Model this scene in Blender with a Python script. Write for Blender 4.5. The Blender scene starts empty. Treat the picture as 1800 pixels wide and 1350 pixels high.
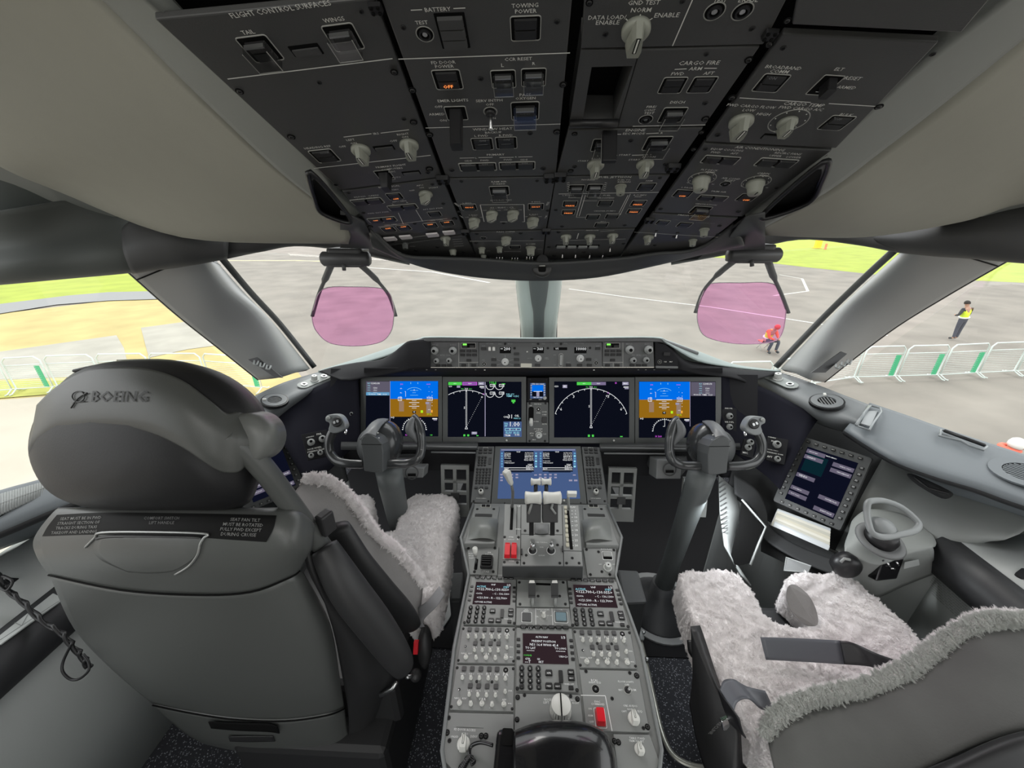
import bpy, math, random
from mathutils import Vector, Matrix
V = Vector
rnd = random.Random(7)
sc = bpy.context.scene
COL = sc.collection

# ------------------------------------------------------------------ camera, sky, exposure
F = 676.0                                   # focal length in pixels of the 1800 x 1350 frame
TH, PS = math.radians(23.5), math.radians(2.33)
CAM = V((-.037, 0, 1.62))
fh = V((-math.sin(PS), math.cos(PS), 0)); RX = V((math.cos(PS), math.sin(PS), 0)); ZZ = V((0, 0, 1))
AX = math.cos(TH)*fh - math.sin(TH)*ZZ
UP = math.sin(TH)*fh + math.cos(TH)*ZZ
cd = bpy.data.cameras.new('camera'); cam = bpy.data.objects.new('camera', cd); COL.objects.link(cam)
cam.matrix_world = Matrix(((RX.x, UP.x, -AX.x, CAM.x), (RX.y, UP.y, -AX.y, CAM.y), (RX.z, UP.z, -AX.z, CAM.z), (0, 0, 0, 1)))
cd.sensor_fit = 'HORIZONTAL'; cd.sensor_width = 36.0; cd.lens = 36.0*F/1800.0
cd.clip_start = .01; cd.clip_end = 2000
sc.camera = cam

world = bpy.data.worlds.new('overcast_sky'); sc.world = world; world.use_nodes = True
wn = world.node_tree; wn.nodes.clear()
wo = wn.nodes.new('ShaderNodeOutputWorld'); wb = wn.nodes.new('ShaderNodeBackground')
tc = wn.nodes.new('ShaderNodeTexCoord'); sx = wn.nodes.new('ShaderNodeSeparateXYZ'); cr = wn.nodes.new('ShaderNodeValToRGB')
wn.links.new(tc.outputs['Generated'], sx.inputs[0]); wn.links.new(sx.outputs['Z'], cr.inputs[0])
cr.color_ramp.elements[0].position = 0.0; cr.color_ramp.elements[0].color = (.78, .80, .80, 1)
cr.color_ramp.elements[1].position = 0.6; cr.color_ramp.elements[1].color = (.97, .99, 1, 1)
wn.links.new(cr.outputs[0], wb.inputs[0]); wb.inputs[1].default_value = 2.4
wn.links.new(wb.outputs[0], wo.inputs[0])

sc.view_settings.view_transform = 'Standard'; sc.view_settings.look = 'None'
sc.view_settings.gamma = 1; sc.view_settings.use_curve_mapping = False
sc.view_settings.exposure = 0.0

def area_lamp(name, loc, rot, sx_, sy_, power, col=(1, 1, 1)):
    l = bpy.data.lights.new(name, 'AREA'); l.shape = 'RECTANGLE'; l.size = sx_; l.size_y = sy_; l.energy = power; l.color = col
    o = bpy.data.objects.new(name, l); COL.objects.link(o); o.location = loc; o.rotation_euler = rot
    return o
# the flight deck's dome lamps, in the ceiling behind the camera
area_lamp('dome_light', (-.45, -.55, 2.02), (math.radians(18), 0, 0), .5, .25, 3.5, (1, .98, .94))
area_lamp('dome_light', (.45, -.55, 2.02), (math.radians(18), 0, 0), .5, .25, 3.5, (1, .98, .94))
# small footwell lamps under the main panel
for x_, y_, w_ in ((-.76, 1.42, .9), (.66, 1.10, 1.6)): area_lamp('footwell_light', (x_, y_, .70), (math.radians(-10), math.radians(-25 if x_ > 0 else 10), 0), .10, .06, w_, (.93, .97, 1))
# grey overcast sun, very soft
sl = bpy.data.lights.new('sun', 'SUN'); sl.energy = 1.25; sl.angle = math.radians(25); sl.color = (1, .97, .92)
so = bpy.data.objects.new('sun', sl); COL.objects.link(so); so.rotation_euler = (math.radians(-38), math.radians(-22), 0)

# ------------------------------------------------------------------ pixels -> points
def ray(px, py): return ((px-900)*RX + (675-py)*UP)/F + AX
def P(px, py, d): return CAM + d*ray(px, py)
def PX(px, py, x): r = ray(px, py); return CAM + r*((x-CAM.x)/r.x)
def PY(px, py, y): r = ray(px, py); return CAM + r*((y-CAM.y)/r.y)
def PZ(px, py, z): r = ray(px, py); return CAM + r*((z-CAM.z)/r.z)
def depth(p): return (p-CAM).dot(AX)

class PL:
    """a working plane: O a point, ex to the right, ey up, n towards the viewer"""
    def __init__(s, O, ex, ey):
        s.O = V(O); s.ex = V(ex).normalized(); s.ey = (V(ey) - V(ey).dot(s.ex)*s.ex).normalized(); s.n = s.ex.cross(s.ey)
    def at(s, px, py, h=0.0):
        r = ray(px, py); o = s.O + h*s.n
        return CAM + r*((o-CAM).dot(s.n)/r.dot(s.n))
    def M(s, px, py, h=0.0, a=0.0):
        p = s.at(px, py, h)
        return s.Mp(p, a)
    def Mp(s, p, a=0.0):
        m = Matrix(((s.ex.x, s.ey.x, s.n.x, p.x), (s.ex.y, s.ey.y, s.n.y, p.y), (s.ex.z, s.ey.z, s.n.z, p.z), (0, 0, 0, 1)))
        return m @ Matrix.Rotation(math.radians(a), 4, 'Z') if a else m
    def s_(s, px, py): return depth(s.at(px, py))/F      # metres per pixel there
def plane3(p0, p1, q):      # ex along p0->p1, ey towards q
    return PL(p0, p1-p0, q-p0)
def quad_plane(c, w):
    """plane of a real rectangle seen at pixel corners TL TR BR BL, its top edge w metres long"""
    R = [ray(*p) for p in c]
    # d0 R0 - d1 R1 + d2 R2 - d3 R3 = 0, d0 = 1
    A = Matrix((( -R[1].x, R[2].x, -R[3].x), (-R[1].y, R[2].y, -R[3].y), (-R[1].z, R[2].z, -R[3].z)))
    d = A.inverted() @ (-R[0])
    D = [1, d[0], d[1], d[2]]; pts = [D[i]*R[i] for i in range(4)]
    s = w/(pts[1]-pts[0]).length
    pts = [CAM + s*p for p in pts]
    return PL(pts[3], pts[1]-pts[0], pts[0]-pts[3]), pts

# ------------------------------------------------------------------ materials
MATS = {}
def mat(name, col=(.5, .5, .5), rough=.5, metal=0, emit=0, bump=0, bscale=400, alpha=1, coat=0, spec=.5, noise=0, nscale=20, sheen=0):
    if name in MATS: return MATS[name]
    m = bpy.data.materials.new(name); m.use_nodes = True; nt = m.node_tree; b = nt.nodes['Principled BSDF']
    c = (*col, 1)
    b.inputs['Base Color'].default_value = c; b.inputs['Roughness'].default_value = rough; b.inputs['Metallic'].default_value = metal
    b.inputs['Specular IOR Level'].default_value = spec
    if emit: b.inputs['Emission Color'].default_value = c; b.inputs['Emission Strength'].default_value = emit
    if alpha < 1: b.inputs['Alpha'].default_value = alpha
    if coat: b.inputs['Coat Weight'].default_value = coat
    if sheen: b.inputs['Sheen Weight'].default_value = sheen
    if bump or noise:
        t = nt.nodes.new('ShaderNodeTexCoord'); n = nt.nodes.new('ShaderNodeTexNoise')
        nt.links.new(t.outputs['Object'], n.inputs['Vector'])
        if bump:
            n.inputs['Scale'].default_value = bscale; n.inputs['Detail'].default_value = 2
            bp = nt.nodes.new('ShaderNodeBump'); bp.inputs['Strength'].default_value = bump; bp.inputs['Distance'].default_value = .001
            nt.links.new(n.outputs['Fac'], bp.inputs['Height']); nt.links.new(bp.outputs[0], b.inputs['Normal'])
        if noise:
            n2 = nt.nodes.new('ShaderNodeTexNoise'); n2.inputs['Scale'].default_value = nscale; n2.inputs['Detail'].default_value = 6
            nt.links.new(t.outputs['Object'], n2.inputs['Vector'])
            mx = nt.nodes.new('ShaderNodeMix'); mx.data_type = 'RGBA'
            mx.inputs[6].default_value = tuple(x*(1-noise) for x in col)+(1,); mx.inputs[7].default_value = tuple(min(1, x*(1+noise)) for x in col)+(1,)
            nt.links.new(n2.outputs['Fac'], mx.inputs[0]); nt.links.new(mx.outputs[2], b.inputs['Base Color'])
    MATS[name] = m; return m
def glow(name, col, s=1.0):
    if name in MATS: return MATS[name]
    m = bpy.data.materials.new(name); m.use_nodes = True; nt = m.node_tree; nt.nodes.clear()
    o = nt.nodes.new('ShaderNodeOutputMaterial'); e = nt.nodes.new('ShaderNodeEmission')
    e.inputs[0].default_value = (*col, 1); e.inputs[1].default_value = s; nt.links.new(e.outputs[0], o.inputs[0]); MATS[name] = m; return m
def glass(name, tint, gloss=.06, rough=0.0, frac=None):
    if name in MATS: return MATS[name]
    m = bpy.data.materials.new(name); m.use_nodes = True; nt = m.node_tree; nt.nodes.clear()
    o = nt.nodes.new('ShaderNodeOutputMaterial'); t = nt.nodes.new('ShaderNodeBsdfTransparent'); g = nt.nodes.new('ShaderNodeBsdfGlossy'); mx = nt.nodes.new('ShaderNodeMixShader')
    t.inputs[0].default_value = (*tint, 1); g.inputs['Roughness'].default_value = rough; mx.inputs[0].default_value = gloss
    nt.links.new(t.outputs[0], mx.inputs[1]); nt.links.new(g.outputs[0], mx.inputs[2]); nt.links.new(mx.outputs[0], o.inputs[0]); MATS[name] = m; return m

ohp = mat('overhead_panel_paint', (.070, .070, .069), .44, bump=.12, bscale=900)
blk = mat('black_plastic', (.011, .011, .012), .42)
gap = mat('dark_gap', (.006, .006, .006), .8, spec=.1)
ltr = mat('panel_lettering_white', (.85, .85, .80), .6)
knobm = mat('ivory_grey_knob', (.29, .30, .255), .42)
knobw = mat('white_knob', (.68, .68, .64), .38)
pedp = mat('pedestal_grey_paint', (.235, .242, .235), .5, bump=.10, bscale=900)
dkg = mat('dark_grey_trim', (.065, .067, .068), .55, bump=.12, bscale=700)
mdg = mat('mid_grey_trim', (.17, .175, .175), .55, bump=.12, bscale=700)
ltg = mat('light_grey_trim', (.30, .315, .31), .5, bump=.10, bscale=700)
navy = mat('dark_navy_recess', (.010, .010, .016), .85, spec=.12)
beige = mat('beige_lining', (.285, .28, .235), .7, bump=.18, bscale=500, noise=.04)
btn = mat('button_black', (.014, .014, .014), .4)
frame_w = mat('button_outline_white', (.42, .42, .39), .5)
steel = mat('brushed_steel', (.55, .56, .56), .3, 1)
chrome = mat('chrome', (.8, .8, .8), .12, 1)
orange = glow('legend_orange', (1.0, .28, .07), 1.5)
whitel = glow('legend_white', (.85, .88, .88), .9)
greenl = glow('legend_green', (.25, 1, .12), 1.2)
clear = glass('clear_guard', (.80, .80, .80), .10, .05)
redp = mat('red_plastic', (.72, .010, .022), .35)

# ------------------------------------------------------------------ mesh builder
TXT = {}
def text_mesh(s):
    if s in TXT: return TXT[s]
    cu = bpy.data.curves.new('t', 'FONT'); cu.body = s; cu.align_x = 'CENTER'; cu.align_y = 'CENTER'; cu.resolution_u = 1; cu.offset = .006; cu.space_line = .85
    o = bpy.data.objects.new('t', cu); COL.objects.link(o)
    me = bpy.data.meshes.new_from_object(o)
    vs = [v.co.copy() for v in me.vertices]; fs = [tuple(p.vertices) for p in me.polygons]
    bpy.data.objects.remove(o); bpy.data.curves.remove(cu); bpy.data.meshes.remove(me)
    w = max([v.x for v in vs] or [1]) - min([v.x for v in vs] or [0])
    w = max(w, .46*max(len(q) for q in s.split('\n'))); TXT[s] = (vs, fs, w); return TXT[s]

class MB:
    def __init__(s): s.v = []; s.f = []; s.m = []; s.sm = []; s.mats = []
    def mi(s, m):
        if m not in s.mats: s.mats.append(m)
        return s.mats.index(m)
    def add(s, vs, fs, m, smooth=False):
        o = len(s.v); k = s.mi(m); s.v.extend(V(v) for v in vs)
        for f in fs: s.f.append(tuple(i+o for i in f)); s.m.append(k); s.sm.append(smooth)
        return s
    def box(s, M, x, y, z, m, z0=0.0):            # centred in x, y; z0..z0+z
        vs = [M @ V((sx*x/2, sy*y/2, z0+sz*z)) for sz in (0, 1) for sy in (-1, 1) for sx in (-1, 1)]
        return s.add(vs, [(0, 2, 3, 1), (4, 5, 7, 6), (0, 1, 5, 4), (1, 3, 7, 5), (3, 2, 6, 7), (2, 0, 4, 6)], m)
    def prism(s, M, pts, z0, z1, m, taper=1.0, smooth=False):
        n = len(pts); cx = sum(p[0] for p in pts)/n; cy = sum(p[1] for p in pts)/n
        vs = [M @ V((p[0], p[1], z0)) for p in pts] + [M @ V((cx+(p[0]-cx)*taper, cy+(p[1]-cy)*taper, z1)) for p in pts]
        fs = [tuple(range(n))[::-1], tuple(range(n, 2*n))] + [(i, (i+1) % n, n+(i+1) % n, n+i) for i in range(n)]
        s.add(vs, fs[:2], m, False)
        o = len(s.v)-2*n; k = s.mi(m)
        for f in fs[2:]: s.f.append(tuple(i+o for i in f)); s.m.append(k); s.sm.append(smooth)
        return s
    def rbox(s, M, x, y, r, m, z, z0=0.0, taper=1.0):
        return s.prism(M, rrect(x, y, r), z0, z0+z, m, taper)
    def ring(s, M, outer, inner, z0, z1, m):       # frame between two outlines of equal count
        n = len(outer)
        vs = [M @ V((p[0], p[1], z)) for z in (z0, z1) for q in (outer, inner) for p in q]
        fs = []
        for i in range(n):
            j = (i+1) % n
            fs += [(2*n+i, 2*n+j, 3*n+j, 3*n+i), (i, j, 2*n+j, 2*n+i), (n+j, n+i, 3*n+i, 3*n+j), (j, i, n+i, n+j)]
        return s.add(vs, fs, m)
    def lathe(s, M, prof, m, n=20, smooth=True):
        vs = []; fs = []
        for r, z in prof:
            for i in range(n):
                a = 2*math.pi*i/n; vs.append(M @ V((r*math.cos(a), r*math.sin(a), z)))
        for k in range(len(prof)-1):
            for i in range(n):
                j = (i+1) % n; fs.append((k*n+i, k*n+j, (k+1)*n+j, (k+1)*n+i))
        s.add(vs, fs, m, smooth)
        o = len(s.v)-len(vs); k = s.mi(m)
        s.f.append(tuple(o+(len(prof)-1)*n+i for i in range(n))); s.m.append(k); s.sm.append(False)
        s.f.append(tuple(o+i for i in range(n))[::-1]); s.m.append(k); s.sm.append(False)
        return s
    def cyl(s, M, r, z0, z1, m, n=16, r2=None): return s.lathe(M, [(r, z0), (r if r2 is None else r2, z1)], m, n)
    def tube(s, pts, r, m, n=8, closed=False, flat=1.0, smooth=True, up=None):
        pts = [V(p) for p in pts]; N = len(pts); rs = r if isinstance(r, (list, tuple)) else [r]*N
        rings = []; prev = None
        for i, p in enumerate(pts):
            a = pts[(i-1) % N] if (closed or i) else p; b = pts[(i+1) % N] if (closed or i < N-1) else p
            t = (b-a).normalized()
            if prev is None:
                u = (up if up is not None else (V((0, 0, 1)) if abs(t.z) < .9 else V((0, 1, 0))))
            else: u = prev
            u = (u-u.dot(t)*t).normalized(); prev = u; w = t.cross(u)
            rings.append([p + rs[i]*(math.cos(2*math.pi*k/n)*u*flat + math.sin(2*math.pi*k/n)*w) for k in range(n)])
        return s.loft(rings, m, closed, smooth)
    def loft(s, rings, m, closed=False, smooth=True, caps=True):
        n = len(rings[0]); N = len(rings); vs = [v for r in rings for v in r]; fs = []
        for k in range(N if closed else N-1):
            for i in range(n):
                j = (i+1) % n; k2 = (k+1) % N; fs.append((k*n+i, k*n+j, k2*n+j, k2*n+i))
        if caps and not closed: fs += [tuple(range(n))[::-1], tuple((N-1)*n+i for i in range(n))]
        return s.add(vs, fs, m, smooth)
    def grid(s, rows, m, smooth=True):
        n = len(rows[0]); vs = [v for r in rows for v in r]
        return s.add(vs, [(k*n+i, (k+1)*n+i, (k+1)*n+i+1, k*n+i+1) for k in range(len(rows)-1) for i in range(n-1)], m, smooth)
    def poly(s, pts, m): return s.add(pts, [tuple(range(len(pts)))], m)
    def text(s, M, body, w, m, h=None):            # fitted to width w (or to cap height h)
        vs, fs, tw = text_mesh(body)
        if not vs: return s
        k = w/tw if h is None else h/.72
        return s.add([M @ (k*v) for v in vs], fs, m)

def rrect(x, y, r, n=4):
    out = []
    for cx, cy, a0 in ((x/2-r, y/2-r, 0), (-x/2+r, y/2-r, 90), (-x/2+r, -y/2+r, 180), (x/2-r, -y/2+r, 270)):
        for i in range(n+1):
            a = math.radians(a0+90*i/n); out.append((cx+r*math.cos(a), cy+r*math.sin(a)))
    return out
def circ(r, n=24, ry=None): return [(r*math.cos(2*math.pi*i/n), (ry or r)*math.sin(2*math.pi*i/n)) for i in range(n)]
def cat(a, b, c, d, t):
    return .5*((2*b)+(-a+c)*t+(2*a-5*b+4*c-d)*t*t+(-a+3*b-3*c+d)*t*t*t)
def spline(pts, k=6, closed=False):
    pts = [V(p) for p in pts]; N = len(pts); out = []
    for i in range(N if closed else N-1):
        g = (lambda q: pts[q % N]) if closed else (lambda q: pts[max(0, min(N-1, q))])
        for j in range(k): out.append(cat(g(i-1), g(i), g(i+1), g(i+2), j/k))
    if not closed: out.append(pts[-1])
    return out
def patch(rows, k=5):
    """smooth grid through rows of points"""
    fine = [spline(r, k) for r in rows]
    cols = [spline([r[i] for r in fine], k) for i in range(len(fine[0]))]
    return [[c[j] for c in cols] for j in range(len(cols[0]))]

# ------------------------------------------------------------------ objects
WM = {}
def mesh_of(mb, name, wm):
    inv = wm.inverted(); me = bpy.data.meshes.new(name)
    me.from_pydata([inv @ v for v in mb.v], [], mb.f)
    for m in mb.mats: me.materials.append(m)
    me.polygons.foreach_set('material_index', mb.m); me.polygons.foreach_set('use_smooth', mb.sm)
    me.update(); return me
def put(o, parent, wm):
    COL.objects.link(o); WM[o.name] = wm
    if parent is not None: o.parent = parent; o.matrix_basis = WM[parent.name].inverted() @ wm
    else: o.matrix_basis = wm
    return o
def tag(o, label=None, cat_=None, group=None, kind=None):
    if label: o['label'] = label
    if cat_: o['category'] = cat_
    if group: o['group'] = group
    if kind: o['kind'] = kind
    return o
def thing(name, loc, label, cat_, group=None):
    o = bpy.data.objects.new(name, None); o.empty_display_size = .05
    put(o, None, Matrix.Translation(V(loc))); return tag(o, label, cat_, group)
def obj(name, mb, parent=None, label=None, cat_=None, group=None, kind=None, bevel=0, wm=None, thick=0, off=1, subd=0, seg=2):
    if wm is None:
        xs = [v.x for v in mb.v]; ys = [v.y for v in mb.v]; zs = [v.z for v in mb.v]
        wm = Matrix.Translation(V(((min(xs)+max(xs))/2, (min(ys)+max(ys))/2, min(zs))))
    o = bpy.data.objects.new(name, mesh_of(mb, name, wm)); put(o, parent, wm); tag(o, label, cat_, group, kind)
    if subd: s = o.modifiers.new('sub', 'SUBSURF'); s.levels = s.render_levels = subd
    if thick: s = o.modifiers.new('solid', 'SOLIDIFY'); s.thickness = thick; s.offset = off
    if bevel: b = o.modifiers.new('bev', 'BEVEL'); b.width = bevel; b.segments = seg; b.limit_method = 'ANGLE'; b.angle_limit = math.radians(35)
    return o
def struct(name, mb, **k): return obj(name, mb, kind='structure', **k)
PROTO = {}
def inst(name, key, make, parent, wm, label=None):
    """one shared mesh per kind of control; every control is an object of its own"""
    if key not in PROTO:
        mb = MB(); make(mb); PROTO[key] = mesh_of(mb, name, Matrix())
    o = bpy.data.objects.new(name, PROTO[key]); put(o, parent, wm)
    if label: o['label'] = label
    return o
def SC(M, s): return M @ Matrix.Scale(s, 4)
# ------------------------------------------------------------------ working planes
OH = PL(CAM + .28*V((0, math.sin(math.radians(21.8)), math.cos(math.radians(21.8)))), (1, 0, 0), (0, -math.cos(math.radians(21.8)), math.sin(math.radians(21.8))))
PED = PL(P(955, 1102, .987), (1, 0, 0), (0, math.cos(math.radians(2.5)), math.sin(math.radians(2.5))))
MPN = PL(P(948, 720, 1.588), (1, 0, 0), (0, math.sin(math.radians(24)), math.cos(math.radians(24))))
MCP = PL(P(948, 645, 1.50), (1, 0, 0), (0, math.sin(math.radians(12)), math.cos(math.radians(12))))
LOW = PL(P(948, 880, 1.43), (1, 0, 0), (0, math.cos(math.radians(25)), math.sin(math.radians(25))))
def tilted(px, py, t):
    t = math.radians(t); return PL(OH.at(px, py), (math.cos(t), 0, math.sin(t)), OH.ey)
OL, OC, OD, OR = tilted(672, 30, 4.7), tilted(1007, 90, 1.0), tilted(1022, 90, .1), tilted(1340, 90, -3.6)
GZ = -3.60                                   # the apron below the flight deck

# ------------------------------------------------------------------ outside
shade_blk = mat('footwell_shade_black', (.010, .010, .011), .85, spec=.15)  # near-black that paints the footwell's shade
asph = mat('apron_asphalt', (.225, .202, .174), .9, noise=.42, nscale=.5)
grs = mat('green_grass', (0.307, 0.365, 0.044), .95, noise=.35, nscale=.5)
gold = mat('dry_golden_grass', (0.453, 0.365, 0.153), .95, noise=.4, nscale=.5)
conc = mat('pale_concrete', (0.438, 0.394, 0.321), .9, noise=.25, nscale=.5)
slab = mat('weathered_slab', (.36, .34, .29), .9, noise=.35, nscale=.7)
road = mat('grey_road', (0.248, 0.248, 0.248), .9, noise=.05)
lanem = mat('road_paint', (0.547, 0.540, 0.511), .8)
mb = MB(); mb.box(Matrix.Translation(V((0, 60, GZ-.3))), 500, 400, .3, asph)
struct('ground', mb)
GL = [0.0]
def ground_patch(name, pix, m, h, kind, label=None, cat_=None):
    z0 = GL[0]; GL[0] += .008
    pts = [PZ(x, y, GZ) for x, y in pix]
    mb = MB(); mb.prism(Matrix.Translation(V((0, 0, 0))), [(p.x, p.y) for p in pts], GZ+z0, GZ+z0+.007, m)
    return obj(name, mb, None, label, cat_, kind=kind)
def strip(name, pix, w, m, h, label, cat_):
    mb = MB(); pts = [PZ(x, y, GZ) for x, y in pix]
    for a, b in zip(pts, pts[1:]):
        t = (b-a).normalized(); n = V((-t.y, t.x, 0))*w/2
        mb.prism(Matrix(), [((a+n).x, (a+n).y), ((a-n).x, (a-n).y), ((b-n).x, (b-n).y), ((b+n).x, (b+n).y)], GZ+.002, GZ+h, m)
    return obj(name, mb, None, label, cat_, kind='stuff')
ground_patch('grass', [(1180, 448), (1290, 455), (1420, 470), (1590, 488), (1800, 497), (2300, 520), (2300, 405), (1180, 392)], grs, .05, 'stuff', 'bright green grass field beyond the apron on the right', 'grass')
ground_patch('dry_grass', [(-900, 640), (-400, 600), (0, 552), (190, 529), (300, 526), (345, 556), (430, 600), (520, 650), (560, 700), (500, 745), (-900, 900)], gold, .06, 'stuff', 'dry golden grass covering the left view, round the concrete slabs', 'grass')
ground_patch('concrete_slab', [(-500, 690), (0, 619), (205, 590), (218, 612), (232, 668), (120, 664), (0, 668), (-500, 740)], slab, .03, 'stuff', 'weathered concrete slab at the left edge of the side window', 'concrete')
ground_patch('concrete_slab', [(248, 577), (300, 570), (350, 563), (420, 603), (330, 615), (262, 630)], slab, .03, 'stuff', 'smaller weathered concrete slab beside the left pillar', 'concrete')
ground_patch('concrete_ground', [(-900, 1500), (-900, 840), (0, 705), (120, 696), (300, 700), (450, 720), (560, 690), (560, 800), (100, 1500)], conc, .03, 'stuff', 'very pale concrete apron below the left barriers', 'concrete')
ground_patch('grass', [(-500, 745), (0, 672), (200, 670), (235, 688), (100, 694), (0, 702), (-500, 790)], mat('mixed_grass', (.40, .40, .09), .95, noise=.45, nscale=.8), .05, 'stuff', 'yellowish green grass at the foot of the left barriers', 'grass')
ground_patch('grass', [(-600, 580), (0, 536), (120, 522), (190, 515), (280, 513), (345, 512), (330, 440), (-600, 440)], grs, .05, 'stuff', 'vivid green grass seen through the left side window', 'grass')
ground_patch('road', [(-600, 580), (0, 536), (120, 521), (190, 515), (280, 513), (310, 526), (190, 530), (100, 537), (0, 553), (-600, 605)], road, .065, 'stuff', 'grey service road curving through the grass on the left', 'road')
strip('painted_line', [(1000, 508), (1100, 522), (1250, 540), (1430, 568), (1560, 590)], .16, lanem, .012, 'long white painted line across the apron', 'line')
strip('painted_line', [(395, 458), (520, 458), (620, 461)], .5, mat('yellow_paint', (.70, .62, .35), .8), .012, 'pale yellow taxi line beyond the left windshield', 'line')
strip('painted_line', [(640, 470), (760, 478), (860, 497)], .3, lanem, .012, 'faint white line crossing behind the overhead lip', 'line')
strip('painted_line', [(1360, 520), (1420, 512), (1410, 490), (1370, 483)], .2, mat('faint_paint', (.5, .48, .44), .8), .012, 'faint curved marking on the asphalt before the grass', 'line')
# yellow marker and sign posts on the far grass
def ground_box(name, px, pybase, w, h, m, label, cat_):
    b = PZ(px, pybase, GZ); k = depth(b)/F; mb = MB()
    M = Matrix.Translation(b+V((0, 0, .06))); mb.box(M, w*k, w*k*.6, h*k*1.05, m)
    mb.box(M, w*k*1.3, w*k, .1, m)
    return obj(name, mb, None, label, cat_)
ground_box('marker_board', 1436, 437, 9, 14, mat('marker_yellow', (.9, .6, .05), .7), 'yellow marker board standing on the far green grass', 'sign')
ground_box('marker_post', 1450, 439, 3, 9, mat('marker_red', (.7, .25, .15), .7), 'small red and white post beside the yellow marker board', 'post')

# crowd barriers
bw = mat('barrier_galvanised', (.62, .68, .64), .45, .1); bg = mat('barrier_green', (.06, .42, .20), .5)
def barrier(p, q, label, h=1.1, green=True, tilt=.0, mesh_col=None):
    p = p+V((0, 0, .06)); q = q+V((0, 0, .06)); t = (q-p).normalized(); L = (q-p).length; n = V((-t.y, t.x, 0))
    o = thing('crowd_barrier', (p+q)/2, label, 'barrier', 'crowd barriers round the aircraft')
    a = p + t*.06; b = q - t*.06; r = .024
    loop = []
    for c, dx in ((a, 1), (b, -1)): pass
    pts = [a+V((0, 0, .12)), a+V((0, 0, h-.12)), a+t*.12+V((0, 0, h)), b-t*.12+V((0, 0, h)), b+V((0, 0, h-.12)), b+V((0, 0, .12))]
    mb = MB(); mb.tube(pts, r, bw, 8, closed=True); obj('frame', mb, o)
    mb = MB(); mb.tube([a+V((0, 0, h*.78)), b+V((0, 0, h*.78))], .018, bw, 6); obj('rail', mb, o)
    N = max(6, int(L/.16)); mb = MB()
    for i in range(1, 12):
        zz = .12+(h*.78-.12)*i/12; mb.tube([a+V((0, 0, zz)), b+V((0, 0, zz))], .006, bw, 4)
    obj('bars', mb, o)
    for c in (a, b):
        mb = MB(); mb.tube([c+n*.28+V((0, 0, .02)), c+n*.2+V((0, 0, .02)), c+V((0, 0, .13)), c-n*.2+V((0, 0, .02)), c-n*.28+V((0, 0, .02))], .022, bw, 6); obj('foot', mb, o)
    if green:
        mb = MB(); mb.box(Matrix.Translation(b-t*.16+V((0, 0, .14))), .16, .02, h*.62, bg); obj('green_panel', mb, o, label='green end strip')
    return o
bp = [(1262, 704), (1345, 702), (1425, 682), (1500, 671), (1572, 669), (1646, 667), (1714, 663), (1780, 660), (1850, 656)]
bb = [PZ(x, y, GZ) for x, y in bp]
lab = ['crowd barrier low in the right windshield under the pink glass', 'crowd barrier nearest the right windshield pillar, its end cut by the pillar', 'crowd barrier in the right side window, first from the pillar', 'crowd barrier below the standing person, second from the pillar', 'crowd barrier in the right side window, third from the pillar', 'crowd barrier at the right edge of the side window view', 'crowd barrier cut by the right edge of the photo', 'last crowd barrier, beyond the right edge']
for i in range(8): barrier(bb[i], bb[i+1], lab[i], 1.2, green=i in (3, 4, 5, 7))
bl = [PZ(x, y, GZ) for x, y in [(-130, 705), (30, 693), (102, 688), (190, 684), (280, 682), (372, 682), (466, 690)]]
lab = ['crowd barrier at the far left edge of the side window', 'crowd barrier on the left, second one in from the window edge', 'crowd barrier just left of the headrest top', 'crowd barrier whose rail shows above the headrest', 'crowd barrier behind the right part of the headrest', 'crowd barrier between headrest and left windshield pillar']
for i in range(6): barrier(bl[i], bl[i+1], lab[i], 1.15, green=i in (1, 5))

# ------------------------------------------------------------------ floor and side walls
carp = mat('speckled_carpet', (.035, .037, .043), .95, noise=.0)
nt = carp.node_tree; b_ = nt.nodes['Principled BSDF']; t_ = nt.nodes.new('ShaderNodeTexCoord'); n_ = nt.nodes.new('ShaderNodeTexVoronoi'); r_ = nt.nodes.new('ShaderNodeValToRGB')
n_.inputs['Scale'].default_value = 150; r_.color_ramp.elements[0].position = .12; r_.color_ramp.elements[0].color = (.30, .31, .34, 1)
r_.color_ramp.elements[1].position = .34; r_.color_ramp.elements[1].color = (.022, .023, .028, 1)
nt.links.new(t_.outputs['Object'], n_.inputs['Vector']); nt.links.new(n_.outputs['Distance'], r_.inputs[0]); nt.links.new(r_.outputs[0], b_.inputs['Base Color'])
mb = MB(); mb.box(Matrix.Translation(V((0, .6, -.06))), 3.1, 4.2, .06, carp); struct('floor', mb)
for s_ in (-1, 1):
    mb = MB(); mb.box(Matrix.Translation(V((s_*.76, 1.70, .001))), .98, 1.4, .004, shade_blk); obj('footwell_shade', mb, None, 'black rubber floor mat in the %s footwell' % ('left' if s_ < 0 else 'right'), 'mat')  # added sheet: footwell shade put into the floor as black colour
wallm = mat('side_wall_grey', (.20, .215, .20), .6, bump=.15, bscale=500, noise=.03)
def wall(sx, name):
    mb = MB()
    # lower lining from floor up to the console, then the outer skin behind the windows
    rows = [[V((sx*x, y, z)) for y in (-.9, .2, .7, 1.1, 1.4, 1.6)] for x, z in ((1.52, -.0), (1.53, .3), (1.54, .5), (1.55, .72))]
    mb.grid(rows, wallm, True)
    return struct(name, mb, thick=.03, off=0)
wall(-1, 'wall_left'); wall(1, 'wall_right')
mb = MB(); mb.box(Matrix.Translation(V((0, 2.25, 0))), 3.0, .04, .66, navy); struct('wall_front', mb)

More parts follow.
